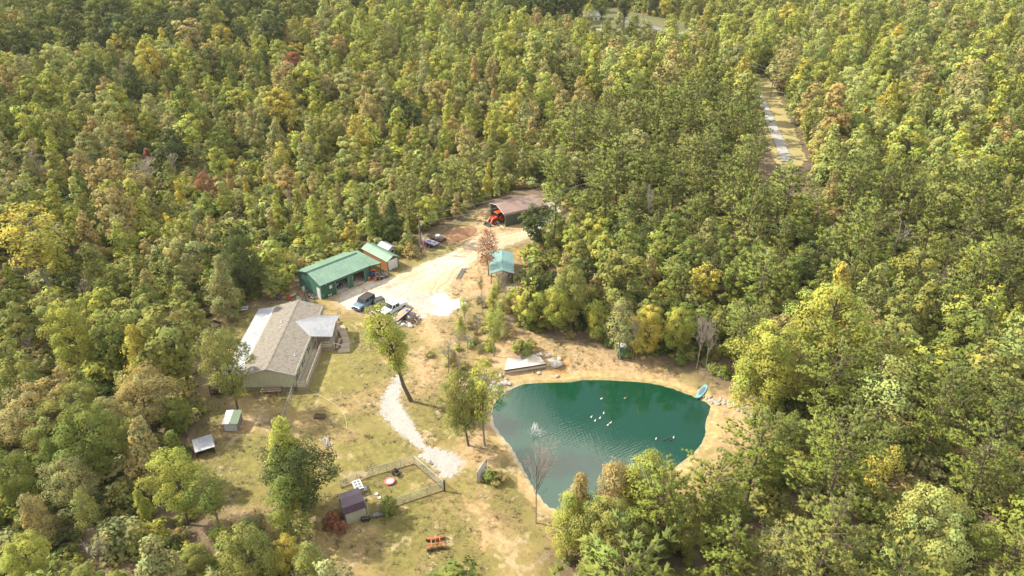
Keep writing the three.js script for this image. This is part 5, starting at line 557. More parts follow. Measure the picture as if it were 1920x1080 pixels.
{ const B = thing('fallen_panel', 'crumpled teal and white sheeting on red soil below the shelter', 'sheeting', 0.4, -119.99, -0.25); for (let k = 0; k < 4; k++) put('sheet', bx(1.3 - k * 0.2, 0.03, 0.5, k * 0.35 - 0.5, 0.12 + k * 0.07, (k % 2) * 0.3 - 0.1, k * 0.4, 0.1 - k * 0.09), k % 2 ? M.white : M.boardTeal, B); }
{ // clutter inside the workshop bays and under the carport, set out in the workshop's own directions
  const t = 0.800, at = (x, z) => [-34.7 + Math.cos(t) * x + Math.sin(t) * z, -115.85 - Math.sin(t) * x + Math.cos(t) * z], F = 0.09;
  { const V = thing('riding_mower', 'pale riding mower just inside the left workshop bay', 'mower', ...at(4.6, -1.6), t + 1.9, undefined, F); put('hood', rb(0.8, 0.4, 0.6, 0.1, 0.45, 0.62, 0), M.white, V); put('seat', [rb(0.4, 0.1, 0.42, 0.04, -0.4, 0.7, 0), rb(0.1, 0.4, 0.42, 0.04, -0.6, 0.9, 0)], M.black, V); put('deck', rb(0.9, 0.16, 1.05, 0.06, 0, 0.26, 0), M.greyPaint, V); put('steering_wheel', new THREE.TorusGeometry(0.16, 0.02, 6, 16).rotateX(1.1).translate(0.05, 0.95, 0), M.black, V); wheelsAt(V, [[-0.5, 0.4], [-0.5, -0.4]], 0.27, 0.22, M.rubber, M.white); wheelsAt(V, [[0.65, 0.36], [0.65, -0.36]], 0.19, 0.16, M.rubber, M.white); }
  { const V = thing('quad_bike', 'dark quad bike parked deeper in the left workshop bay', 'quad bike', ...at(3.9, -3.4), t + 1.5, undefined, F); put('body', [prism([[-0.9, 0.5], [0.9, 0.45], [0.95, 0.7], [0.3, 0.85], [-0.2, 0.75], [-0.9, 0.8]], 0.4, 'z', 0, 0.04)], M.greyPaint, V); put('handlebar', bar([0.35, 1.05, -0.4], [0.35, 1.05, 0.4], 0.02), M.black, V); put('fender', [rb(0.6, 0.05, 1.05, 0.02, 0.65, 0.68, 0), rb(0.6, 0.05, 1.05, 0.02, -0.65, 0.72, 0)], M.white, V); wheelsAt(V, [[0.65, 0.42], [0.65, -0.42], [-0.65, 0.42], [-0.65, -0.42]], 0.28, 0.24, M.rubber, M.galv); }
  { const V = thing('yard_tractor', 'lime and dark yard tractor in the right workshop bay', 'yard tractor', ...at(7.6, -1.9), t + 2.2, undefined, F); put('hood', rb(0.75, 0.4, 0.55, 0.1, 0.4, 0.6, 0), M.lime, V); put('seat', [rb(0.4, 0.1, 0.4, 0.04, -0.35, 0.66, 0), rb(0.1, 0.36, 0.4, 0.04, -0.55, 0.84, 0)], M.yellow, V); put('deck', rb(0.8, 0.14, 0.95, 0.05, 0, 0.24, 0), M.black, V); wheelsAt(V, [[-0.45, 0.38], [-0.45, -0.38]], 0.26, 0.2, M.rubber, M.yellow); wheelsAt(V, [[0.6, 0.34], [0.6, -0.34]], 0.18, 0.15, M.rubber, M.yellow); }
  { const V = thing('tool_chest', 'blue tool chest deep inside the right workshop bay', 'tool chest', ...at(8.0, -4.4), t, undefined, F); put('body', rb(1.5, 1.2, 0.6, 0.03, 0, 0.68, 0), M.blue, V); for (let k = 0; k < 4; k++) put('drawer', bx(1.36, 0.22, 0.03, 0, 0.26 + k * 0.28, 0.31), M.blue, V); wheelsAt(V, [[-0.6, 0.2], [0.6, 0.2]], 0.07, 0.05, M.black, M.galv); }
  const box = (label, x, z, w, h, d, m, a) => { const B = thing('storage_box', label, 'box', ...at(x, z), t + a, undefined, 0.06); put('box', rb(w, h, d, 0.03, 0, h / 2, 0), m, B); put('lid', rb(w + 0.06, 0.07, d + 0.06, 0.02, 0, h + 0.02, 0), m === M.white ? M.greyPaint : m, B); };
  box('dark storage box under the carport roof', 11.6, -0.9, 1.0, 0.6, 0.7, M.black, 0.3); box('white storage box under the carport edge', 12.5, -0.3, 0.8, 0.5, 0.6, M.white, -0.4); box('grey storage box deep under the carport', 11.4, -3.2, 1.2, 0.9, 0.8, M.greyPaint, 0.1); box('orange storage box by the garage side under the carport', 12.7, -1.6, 0.7, 0.6, 0.6, M.orange, 0.6); box('blue storage box at the back of the carport', 12.2, -4.4, 0.9, 0.7, 0.7, M.blue, 0.2);
  { const V = thing('dirt_bike', 'dark motorbike standing among clutter under the carport', 'motorbike', ...at(11.2, -0.1), t + 2.5, undefined, 0.06); put('frame', [beam([-0.5, 0.6, 0], [0.45, 0.75, 0], 0.12, 0.16), bar([0.45, 0.9, 0], [0.7, 0.32, 0], 0.04), bar([-0.2, 0.45, 0], [-0.65, 0.32, 0], 0.04)], M.darkSteel, V); put('tank', rb(0.45, 0.24, 0.26, 0.09, 0.15, 0.88, 0), M.blue, V); put('saddle', rb(0.65, 0.1, 0.22, 0.04, -0.4, 0.85, 0), M.black, V); put('handlebar', bar([0.42, 1.08, -0.35], [0.42, 1.08, 0.35], 0.02), M.black, V); wheelsAt(V, [[0.7, 0], [-0.65, 0]], 0.32, 0.1, M.rubber, M.galv); }
  { const r = rngOf(99), B = thing('junk_pile', 'jumble of pale boards, pipes and crates before the carport', 'junk pile', ...at(12.4, 1.0), t); for (let k = 0; k < 34; k++) { const m = [M.white, M.greyWood, M.paleWood, M.darkSteel, M.black, M.galv, M.orange, M.greyPaint][r() * 8 | 0]; put('junk_piece', r() < 0.65 ? bx(0.3 + r() * 1.2, 0.05 + r() * 0.25, 0.1 + r() * 0.3, (r() - 0.5) * 3, 0.15 + r() * 0.6, (r() - 0.5) * 1.7, r() * 3, (r() - 0.5) * 0.8) : cyl(0.06, 0.06, 0.6 + r(), 7, (r() - 0.5) * 3, 0.3 + r() * 0.5, (r() - 0.5) * 1.6, r() * 1.5, r()), m, B); } }
  { const B = thing('pallet_stack', 'broken pallets leaning at the wood edge beside the workshop', 'pallets', ...at(-3.3, -4.6), t + 0.5); for (let k = 0; k < 6; k++) put('board', bx(1.4, 0.04, 0.14, 0, 0.2 + k * 0.11, k * 0.2 - 0.5, 0, 0, 0.5), M.paleWood, B); put('runner', [bx(0.08, 0.1, 1.4, -0.6, 0.38, 0, 0, 0, -0.45), bx(0.08, 0.1, 1.4, 0.6, 0.38, 0, 0, 0, -0.45)], M.greyWood, B); }
  { const r = rngOf(17), B = thing('brick_rubble', 'low heap of reddish rubble along the workshop gable', 'rubble', ...at(-0.9, -2.6), t); for (let k = 0; k < 40; k++) put('rubble_piece', bx(0.15 + r() * 0.3, 0.12 + r() * 0.14, 0.12 + r() * 0.2, (r() - 0.5) * 0.9, 0.08 + r() * 0.3, (r() - 0.5) * 3.2, r() * 3, r(), r()), [M.rust, M.stone, M.greyPaint, M.brownWood][r() * 4 | 0], B); }
}
// ---------------------------------------------------------------- round the pond
{ const P = [[-1.17, -93.42], [5.32, -95.13], [4.22, -97.79], [-.77, -96.59]], c = [(P[0][0] + P[2][0]) / 2, (P[0][1] + P[2][1]) / 2], q = P.map((p) => [p[0] - c[0], p[1] - c[1]]); const S = thing('concrete_slab', 'pale concrete slab on the bank above the pond', 'slab', c[0], c[1], 0, undefined, 0.02); const s = q.map((p) => [p[0], 0.42, p[1]]); put('slab', slab(s[0], s[1], s[2], s[3], 0.7), M.concrete, S); put('edge_board', [beam([q[0][0], 0.3, q[0][1] + 0.06], [q[1][0], 0.3, q[1][1] + 0.06], 0.06, 0.22)], M.darkWood, S);
  const b = thing('stone_block', 'small square block at the upper right end of the slab', 'block', 4.39, -97.49, 0.3); put('block', rb(0.8, 0.6, 0.6, 0.06, 0, 0.3, 0), M.stone, b); put('cap', rb(0.9, 0.1, 0.7, 0.03, 0, 0.64, 0), M.paleStone, b);
  const d = thing('grey_boat_hull', 'slim grey hull lying on the slab', 'hull', 1.98, -97.34, 1.25, undefined, 0.43); put('hull', [prism([[-1.0, 0.05], [0.8, 0.05], [1.15, 0.3], [-1.05, 0.3]], 0.42, 'z', 0, 0.05)], M.greyPaint, d); put('rim', [bx(2.1, 0.05, 0.05, 0, 0.34, 0.2), bx(2.1, 0.05, 0.05, 0, 0.34, -0.2)], M.greyWood, d); }
const stoneGeo = [0, 1, 2, 3].map((k) => { const g = new THREE.IcosahedronGeometry(0.5, 1), p = g.attributes.position; for (let i = 0; i < p.count; i++) { const n = 0.72 + 0.55 * vn(p.getX(i) * 2.2 + k * 9 + 20, p.getY(i) * 2.2 + p.getZ(i) * 1.7 + 20); p.setXYZ(i, p.getX(i) * n, p.getY(i) * n * 0.7, p.getZ(i) * n * 1.1); } g.computeVertexNormals(); return planar(g); });
function rock(label, group, x, z, s, k, m = M.stone) { const R = tag(put('rock', stoneGeo[k % 4], m), label, 'rock', group); R.position.set(x, ter(x, z) + 0.12 * s, z); R.scale.set(s, s * 0.8, s); R.rotation.y = k * 1.7; return R; }
{ const r = rngOf(41), L = [[28.85, -87.5], [30.55, -86.99], [32.18, -86.23], [33.25, -85.23], [34.24, -84], [34.95, -82.68]]; for (let k = 0; k < 66; k++) { const t = r() * (L.length - 1), i = t | 0, f = t - i; rock('pale broken stone in the riprap row on the right bank of the pond', 'riprap stones on the right bank', lerp(L[i][0], L[i + 1][0], f) + (r() - 0.5) * 1.8, lerp(L[i][1], L[i + 1][1], f) + (r() - 0.5) * 1.6, 0.3 + r() * 0.45, k, k % 3 ? M.paleStone : M.stone); }
  const Q = [[-4.57, -92.86], [-3.43, -90.66], [-2.03, -90.13], [-.82, -91.07], [-2.5, -93.14]]; for (let k = 0; k < 34; k++) { const i = r() * 4 | 0, f = r(); rock('pale rubble stone on the bank left of the concrete slab', 'rubble stones left of the slab', lerp(Q[i][0], Q[i + 1][0], f) + (r() - 0.5) * 2, lerp(Q[i][1], Q[i + 1][1], f) + (r() - 0.5) * 2, 0.3 + r() * 0.5, k, k % 2 ? M.paleStone : M.stone); }
  const spots = [[6.95, -95.57, 1.9, 'large pale boulder at the foot of the orange gully'], [6.41, -96.59, 1.2, 'long pale boulder above the large boulder by the gully'], [5.86, -97.79, 0.9, 'highest of the pale boulders in the orange gully'], [7.63, -97.04, 0.9, 'round white boulder on the orange soil right of the gully'], [6.99, -93.14, 0.7, 'small pale boulder at the water edge below the gully'], [4.18, -93.85, 0.7, 'small pale boulder below the right end of the slab'], [0.42, -95.86, 0.5, 'small grey boulder on the left of the slab']]; spots.forEach((s, k) => rock(s[3], undefined, s[0], s[1], s[2], k + 1, M.paleStone)); }
{ const B = thing('paddle_board', 'pale teal paddle board with dark deck pad beached on the bank', 'paddle board', 28.83, -89.2, 0.961), s = new THREE.Shape(), n = 24; for (let k = 0; k <= n; k++) { const a = k / n * 6.2832, x = Math.cos(a) * 1.75, w = 0.45 * Math.pow(Math.abs(Math.sin(a)), 0.75) * Math.sign(Math.sin(a)); if (k) s.lineTo(x, w); else s.moveTo(x, w); }
  const f = (sc, d, y) => { const g = new THREE.ExtrudeGeometry(s, { depth: d, bevelEnabled: true, bevelThickness: 0.02, bevelSize: 0.03, bevelSegments: 2 }); g.rotateX(-Math.PI / 2); g.scale(sc, 1, sc); g.translate(0, y, 0); return g; }; put('board', f(1, 0.1, 0.1), M.boardTeal, B); put('deck_pad', f(0.62, 0.01, 0.215), M.boardPad, B); put('fin', bx(0.2, 0.15, 0.03, -1.4, 0.06, 0), M.black, B); B.rotation.z = 0.06; }
{ const P = thing('portable_cabin', 'dark green upright cabin with white roof among the pond trees', 'cabin', 17.67, -97.79, 0.15); put('wall', rb(1.15, 2.1, 1.15, 0.05, 0, 1.1, 0), M.portaGreen, P); put('door', rb(0.75, 1.8, 0.04, 0.015, 0, 1.05, 0.585), M.binGreen, P); put('roof', [prism([[-0.64, 2.15], [0.64, 2.15], [0.55, 2.36], [0, 2.46], [-0.55, 2.36]], 1.28, 'z', 0, 0.03)], M.white, P); put('vent', cyl(0.06, 0.06, 0.3, 8, 0.3, 2.5, -0.35), M.white, P); put('base', bx(1.25, 0.1, 1.25, 0, 0.05, 0), M.black, P); }
{ // fountain: nozzle, jets and the broken water round it
  const F = thing('fountain', 'small fountain with thin white jets in the left of the pond', 'fountain', 3.24, -80.15, 0, undefined, WATER_Y), r = rngOf(8); put('float', cyl(0.22, 0.18, 0.12, 14, 0, 0.05, 0), M.darkSteel, F); put('nozzle', cyl(0.05, 0.03, 0.3, 8, 0, 0.2, 0), M.galv, F);
  const jet = new THREE.MeshPhysicalMaterial({ color: new THREE.Color().setRGB(0.9, 0.92, 0.92), roughness: 0.4, transmission: 0.55, thickness: 0 }), g = [], d = []; for (let k = 0; k < 16; k++) { const a = k / 16 * 6.283, pts = []; for (let q = 0; q <= 8; q++) { const t = q / 8; pts.push(new THREE.Vector3(Math.cos(a) * t * (0.5 + r() * 0.02), 0.35 + 6.4 * t * (1 - t) * (0.55 + (k % 4) * 0.12), Math.sin(a) * t * 0.5)); } g.push(new THREE.TubeGeometry(new THREE.CatmullRomCurve3(pts), 10, 0.014, 4)); }
  put('jet', g, jet, F); for (let k = 0; k < 160; k++) { const a = r() * 6.283, q = 0.3 + r() * r() * 1.6; d.push(new THREE.OctahedronGeometry(0.025 + r() * 0.03).translate(Math.cos(a) * q + 0.3, 0.02 + r() * 0.06, Math.sin(a) * q)); } put('spray', d, jet, F).userData.kind = 'stuff'; }
{ // ducks and geese: one continuous body each, with bill
  const body = (neck) => { const n = 14, m = 18, P = [], I = []; const sec = []; for (let i = 0; i <= n; i++) { const t = i / n; let x, y, rx; if (t < 0.62) { const u = t / 0.62; x = -0.34 + u * 0.52; y = 0.1 + 0.03 * Math.sin(u * 3.1) + (u < 0.12 ? 0.07 * (1 - u / 0.12) : 0); rx = 0.015 + 0.15 * Math.pow(Math.sin(Math.PI * Math.min(1, u * 0.86 + 0.03)), 0.8); sec.push([x, y, rx, rx * 0.85, 0]); } else { const u = (t - 0.62) / 0.38; x = 0.18 + Math.sin(u * 1.3) * 0.07 + (u > 0.75 ? (u - 0.75) * 0.28 : 0); y = 0.12 + u * neck; rx = u < 0.7 ? lerp(0.085, 0.042, u / 0.7) : 0.042 + 0.026 * Math.sin((u - 0.7) / 0.3 * Math.PI) - (u > 0.97 ? 0.035 : 0); sec.push([x, y, rx, rx, 0.9 - u * 0.1]); } }
      for (const [x, y, a, b, tilt] of sec) for (let k = 0; k < m; k++) { const q = k / m * 6.2832, v = Math.sin(q) * b; P.push(x - v * Math.sin(tilt), y + v * Math.cos(tilt), Math.cos(q) * a); } for (let i = 0; i < n; i++) for (let k = 0; k < m; k++) { const a = i * m + k, b = i * m + (k + 1) % m; I.push(a, b, a + m, b, b + m, a + m); } const g = new THREE.BufferGeometry(); g.setAttribute('position', new THREE.BufferAttribute(new Float32Array(P), 3)); g.setIndex(I); g.computeVertexNormals(); return planar(g); };
  const goose = body(0.34), duck = body(0.22), gold = std([0.65, 0.3, 0.05], 0.5), tan = std([0.4, 0.27, 0.13], 0.8), feather = std([0.55, 0.54, 0.51], 0.8), dark = std([0.03, 0.03, 0.03], 0.7);
  const bird = (kind2, label, x, z, turn, m, wing, s) => { const g = kind2 === 'goose', B = thing(kind2, label, kind2, x, z, turn, 'birds swimming on the pond', WATER_Y - 0.04); put('body', g ? goose : duck, m, B); put('bill', new THREE.ConeGeometry(0.024, 0.1, 8).rotateZ(-Math.PI / 2 - 0.15).translate(g ? 0.35 : 0.345, (g ? 0.455 : 0.335), 0), gold, B); for (const w of [-1, 1]) put('wing', new THREE.SphereGeometry(0.16, 10, 8).scale(1.35, 0.6, 0.3).translate(-0.1, 0.15, w * 0.115), wing, B); B.scale.setScalar(s); };
  const G = [['goose', 'white goose alone near the far bank, left of the brown duck', 13.46, -87.76, 0.3, 0], ['duck', 'brown duck alone near the far bank, right of the lone goose', 17, -87.89, 0.5, 1], ['goose', 'white goose with tan head, topmost of the middle flock', 13.42, -84.38, 1.3, 0], ['goose', 'white goose, leftmost of the middle flock', 11.54, -83.54, 0.9, 0], ['goose', 'white goose in the centre of the middle flock', 12.76, -83.3, 1.0, 0], ['goose', 'white goose at the lower left of the middle flock', 12, -82.7, 1.0, 0], ['goose', 'upper of the two white geese swimming close together', 14.18, -82.23, 0.7, 0], ['goose', 'lower of the two white geese swimming close together', 13.74, -81.76, 0.7, 0], ['duck', 'pale tan duck left of the dark flock', 20.11, -78.81, 1.1, 3], ['duck', 'black duck, leftmost of the dark flock', 21.26, -78.58, 0.3, 2], ['duck', 'black duck in the middle of the dark flock', 21.75, -78.86, 0.2, 2], ['duck', 'black duck, topmost of the dark flock', 22.14, -79.14, 0.4, 2], ['duck', 'black duck, lowest of the dark flock', 22.11, -78.58, 0.2, 2], ['goose', 'white goose at the right end of the dark flock', 22.62, -79.08, 1.2, 0]];
  for (const [k, l, x, z, a, c] of G) bird(k, l, x, z, a, [feather, tan, dark, feather][c], [feather, tan, dark, tan][c], k === 'goose' ? 0.6 : 0.6);
}

// ---------------------------------------------------------------- trees that stand out in the photograph, one by one
hero('broadleaf_tree', 'olive green', -39.82, -84.25, 14.34, 0.74, 0.4, 'tall olive green yard tree between the house gable and the hutch', [0.03, 0], 3, 1);
hero('yard_tree', 'yellow-green', -14.83, -86.23, 17.5, 0.95, 0.1, 'tall leaning yellow-green tree above the upper end of the gravel path', [0.17, 0.03], 3, 0);
hero('broadleaf_tree', 'olive green', -5.89, -76.48, 13, 0.72, 2.1, 'olive brown tree, left trunk of the pair on the left pond bank', [0.1, 0], 2, 2);
hero('sparse_tree', 'yellow-green', -3.86, -76.7, 14.34, 0.85, 0.5, 'thin yellow-green tree, right trunk of the pair on the left pond bank', [-0.03, 0], 2, 1);
hero('bare_tree', 'bare grey', 2.89, -63.06, 13.02, 0.6, 2.6, 'leafless grey sapling on the grass at the near left end of the pond', null, 3, 1);
hero('sparse_tree', 'maroon red', -4.65, -124.8, 10.21, 1.05, 0.9, 'thin tree with withered red-brown leaves left of the teal shelter', null, 2, 0);
hero('bare_tree', 'bare grey', -1.53, -112.99, 7.81, 1, 1.4, 'leafless thin tree in front of the teal shelter', [0.05, 0], 1.5, 2);
hero('bare_tree', 'bare grey', -9.91, -93.14, 6.95, 1.1, 0.3, 'leafless small tree right of the leaning yard tree', null, 1.5, 3);
hero('sparse_tree', 'yellow-green', -2.84, -97.79, 9.34, 0.9, 0.4, 'thin pale yellow-green tree above the left end of the concrete slab', null, 1.5, 3);
hero('slender_tree', 'yellow-green', -26.6, -65.63, 13.64, 0.95, 0.1, 'bright yellow-green tree rising behind the dark spreading tree on the lawn edge', null, 2.5, 1);
hero('broadleaf_tree', 'dark green', -25.34, -64.76, 10.74, 1.2, 0.1, 'dark spreading tree at the lawn edge left of the gambrel shed', null, 3, 1);
hero('slender_tree', 'mid green', -25.49, -60.3, 10.07, 1.0, 0.1, 'mid green tree in front of the dark spreading tree', null, 2.5, 2);
hero('cedar_tree', 'tan brown', -45.29, -68.89, 11.1, 0.95, 0.7, 'dense brown cone-shaped tree left of the low white-roofed shelter', null, 3, 1);
hero('cedar_tree', 'mid green', -42.02, -69.55, 8.56, 0.95, 0.2, 'rounded green tree between the brown cone-shaped tree and the low shelter', null, 2.5, 0);
hero('broadleaf_tree', 'yellow-green', 35.11, -82.21, 16.8, 0.95, 0.2, 'large yellow-green tree above the riprap on the right bank', null, 5, 0);
hero('broadleaf_tree', 'yellow-green', 45.34, -88.41, 18.83, 1.0, 1.2, 'largest bright yellow tree behind the one above the riprap', null, 5, 2);
hero('broadleaf_tree', 'tan brown', 39.9, -84, 11.19, 0.8, 2.2, 'tan-tinted lower tree at the right shoulder of the large yellow-green tree', null, 3, 1);
hero('sparse_tree', 'golden yellow', -85.93, -118.58, 17.49, 1.5, 0.5, 'wide golden tree with visible limbs at the left edge', null, 4, 1);
hero('sparse_tree', 'pale green', 47, -73.77, 16.7, 1.15, 0.7, 'pale thin-leaved tree with white trunks in the wood right of the pond', null, 3, 0);
hero('bare_tree', 'bare grey', 29.02, -94.13, 10.13, 0.7, 0.9, 'tall leafless pale tree on the bank behind the paddle board', null, 1.5, 2);
hero('bare_tree', 'bare grey', 30.07, -92.86, 9.98, 0.6, 2.9, 'leafless pale tree just right of the taller leafless one by the paddle board', null, 1.5, 0);
hero('shrub', 'maroon red', -21.53, -62.24, 2.2, 0.8, 0.7, 'bright red-leaved shrub left of the gambrel shed', null, 2, 1);
hero('shrub', 'maroon red', -20.22, -61.42, 1.6, 0.9, 2.2, 'dull red-leaved shrub in front of the gambrel shed', null, 2, 2);
hero('bare_tree', 'bare grey', -86.38, -163.85, 10.67, 1.5, 0.8, 'wide leafless grey tree in the left wood', null, 3, 3);
hero('broadleaf_tree', 'maroon red', -71.98, -161.88, 7.48, 1.0, 0.8, 'small dark red tree in the left wood', null, 2, 3);
hero('shrub', 'mid green', -15.05, -64.08, 2.85, 0.55, 0.7, 'young green bush tree standing alone in the pen', null, 1, 0);
hero('sparse_tree', 'grey-green', 17.4, -97.04, 11.69, 1.0, 0.6, 'grey-green tree whose trunk stands before the dark green cabin', [0.05, 0], 2, 2);
hero('bare_tree', 'bare grey', 19.31, -96.59, 8.62, 0.5, 0.6, 'thin bare trunk right of the dark green cabin', null, 1, 1);
hero('broadleaf_tree', 'golden yellow', 21.77, -98.09, 9.65, 0.95, 0.6, 'golden tree with exposed roots on the far pond bank', null, 3, 0);
hero('broadleaf_tree', 'yellow-green', 26.2, -97.79, 9.34, 0.9, 1.6, 'yellow-green tree right of the golden tree on the far pond bank', null, 2.5, 2);
hero('broadleaf_tree', 'yellow-green', 7.39, -104.08, 9.61, 0.85, 0.6, 'yellow-green tree at the left end of the wood edge above the pond', null, 2.5, 1);
hero('broadleaf_tree', 'olive green', 9.78, -104.74, 12.7, 0.8, 0.2, 'dark olive tree second from the left end of the wood edge above the pond', null, 2.5, 4);
hero('slender_tree', 'yellow-green', 13.91, -102.45, 8.05, 1.0, 0.2, 'small yellow-green tree between the dark olive tree and the cabin', null, 2, 0);
hero('broadleaf_tree', 'yellow-green', 8.93, -58.9, 8.2, 0.9, 0.3, 'low yellow-green tree between the rust-topped trees and the water', null, 2, 1);
hero('broadleaf_tree', 'mid green', 13.8, -57.24, 8.5, 0.95, 1.3, 'mid green low tree at the middle of the near pond bank', null, 2.5, 3);
hero('broadleaf_tree', 'olive green', 19.25, -58.14, 8.6, 0.95, 2.3, 'olive low tree on the near bank before the pines', null, 2.5, 0);
hero('broadleaf_tree', 'mid green', 24.58, -61.66, 7.5, 1.0, 0.9, 'green low tree left of the large pine on the near bank', null, 2.5, 5);
hero('shrub', 'olive green', 16.94, -58.9, 3, 1.2, 0.9, 'olive bush under the pines on the near pond bank', null, 1.5, 1);
hero('shrub', 'yellow-green', 22.08, -61.26, 2.8, 1.2, 1.9, 'yellow-green bush under the pines at the right of the near bank', null, 1.5, 2);
hero('shrub', 'mid green', 26.62, -64.16, 2.6, 1.3, 2.9, 'green bush at the foot of the large pine by the pond', null, 1.5, 3);
hero('broadleaf_tree', 'mid green', 31.43, -67.69, 8, 1.0, 0.4, 'mid green low tree right of the large pine trunk', null, 2.5, 2);
hero('pine_tree', 'pine green', 28.6, -64.76, 15.73, 1.15, 0.2, 'large pine with visible dark trunk at the right end of the pond', null, 4.5, 0);
hero('pine_tree', 'pine green', 22.31, -59.52, 12.68, 1.0, 1.2, 'pine left of and below the large pine with the dark trunk', null, 3, 1);
hero('pine_tree', 'pine green', 16.13, -56.65, 14.47, 1.05, 2.2, 'bushy pine behind the rust-tinted trees of the near pond bank', null, 3.5, 2);
hero('pine_tree', 'pine green', 33.62, -69.55, 11.3, 0.9, 2.2, 'pine right of the large pine with the dark trunk', null, 3.5, 3);
hero('broadleaf_tree', 'olive green', 9.82, -53.95, 13.8, 0.75, 0.7, 'dense olive tree left of the pines at the bottom middle', null, 3.5, 0);
hero('slender_tree', 'yellow-green', 6.22, -57.99, 9.74, 0.85, 0.7, 'thin yellow-green tree at the left end of the near pond bank', null, 2, 3);
hero('slender_tree', 'rusty orange', 7.57, -59.67, 10.83, 0.9, 0.7, 'rust-topped thin tree, left of the three along the near pond bank', null, 2, 1);
hero('slender_tree', 'rusty orange', 11.34, -60.07, 12.32, 1.0, 1.7, 'rust-topped tree, middle of the three along the near pond bank', null, 2, 2);
hero('slender_tree', 'golden yellow', 13.02, -60.46, 10.87, 1.0, 2.7, 'gold-tinted tree, right of the three along the near pond bank', null, 2, 0);
hero('broadleaf_tree', 'yellow-green', 15.49, -60.3, 13.18, 0.75, 2.7, 'yellow-green tree with grey twig tips on the near pond bank', null, 2.5, 5);
hero('pine_tree', 'olive green', -21.62, -141.45, 15.58, 0.8, 0.7, 'tall pine with bare trunk left of the brown utility pole', null, 2, 3);
hero('cedar_tree', 'dark green', -24.97, -139.38, 9.92, 1.05, 0.7, 'dense rounded evergreen left of the tall pine by the utility pole', null, 2.5, 2);
hero('cedar_tree', 'mid green', -28.85, -140.41, 10.43, 0.95, 1.7, 'dark conical tree behind the garage', null, 2.5, 0);
hero('slender_tree', 'yellow-green', -39.7, -135.87, 12.41, 1.2, 1.7, 'yellow-green pyramid tree behind the workshop', null, 2.5, 4);
hero('bare_tree', 'bare grey', 28.81, -142.24, 12.16, 0.35, 0.3, 'tall dead pole-like snag among the pines', null, 1.5, 1);
hero('slender_tree', 'grey-green', -49.5, -109.19, 12.86, 1.1, 0.3, 'thin-trunked tree at the wood edge by the white pallet', null, 1.5, 4);
hero('broadleaf_tree', 'dark green', -47.94, -116.22, 12.96, 0.75, 1.3, 'dark broad tree at the wood edge left of the workshop', null, 3, 3);
hero('pine_tree', 'pine green', -59.41, -110.61, 11.63, 0.9, 1.3, 'single dark pine in the wood left of the house', null, 3, 4);
hero('slender_tree', 'golden yellow', -53.62, -87.12, 12.69, 0.9, 1.3, 'gold-tinted conical tree in the wood left of the house', null, 2.5, 1);
hero('broadleaf_tree', 'yellow-green', -66.6, -93.14, 13.68, 0.85, 1.3, 'large bright green tree in the wood at mid left', null, 3.5, 0);
hero('broadleaf_tree', 'pale green', 41.68, -51.79, 16.67, 0.75, 0.3, 'large pale green tree low in the right-hand corner wood', null, 4, 2);
hero('yard_tree', 'dark green', 58.56, -400.31, 15, 1.6, 0.5, 'large dark tree with black trunk beside the far road junction', null, 3, 1);
hero('broadleaf_tree', 'mid green', 49.44, -426.75, 13, 1.1, 0.5, 'dark tree beside the distant white house', null, 3, 1);
hero('broadleaf_tree', 'yellow-green', 40.11, -401.88, 12, 0.9, 1.5, 'yellow-green tree left of the distant white house', null, 3, 3);
hero('broadleaf_tree', 'dark green', 77.39, -428.51, 14, 1.0, 2.5, 'dark tree at the back of the far lawn', null, 3, 2);
hero('broadleaf_tree', 'mid green', 61.86, -386.72, 9, 1.1, 0.5, 'mid green tree in front of the far road', null, 3, 0);
hero('slender_tree', 'yellow-green', 76.97, -369.85, 9, 1.2, 0.5, 'yellow-green tree in front of the far road bend', null, 3, 0);
hero('slender_tree', 'olive green', 88.63, -392.65, 12, 1.2, 0.5, 'olive tree at the right end of the far lawn', null, 3, 0);
hero('broadleaf_tree', 'golden yellow', 82.32, -418.15, 11, 1.0, 2.5, 'gold-green tree on the far lawn right of the dark tree', null, 3, 4);

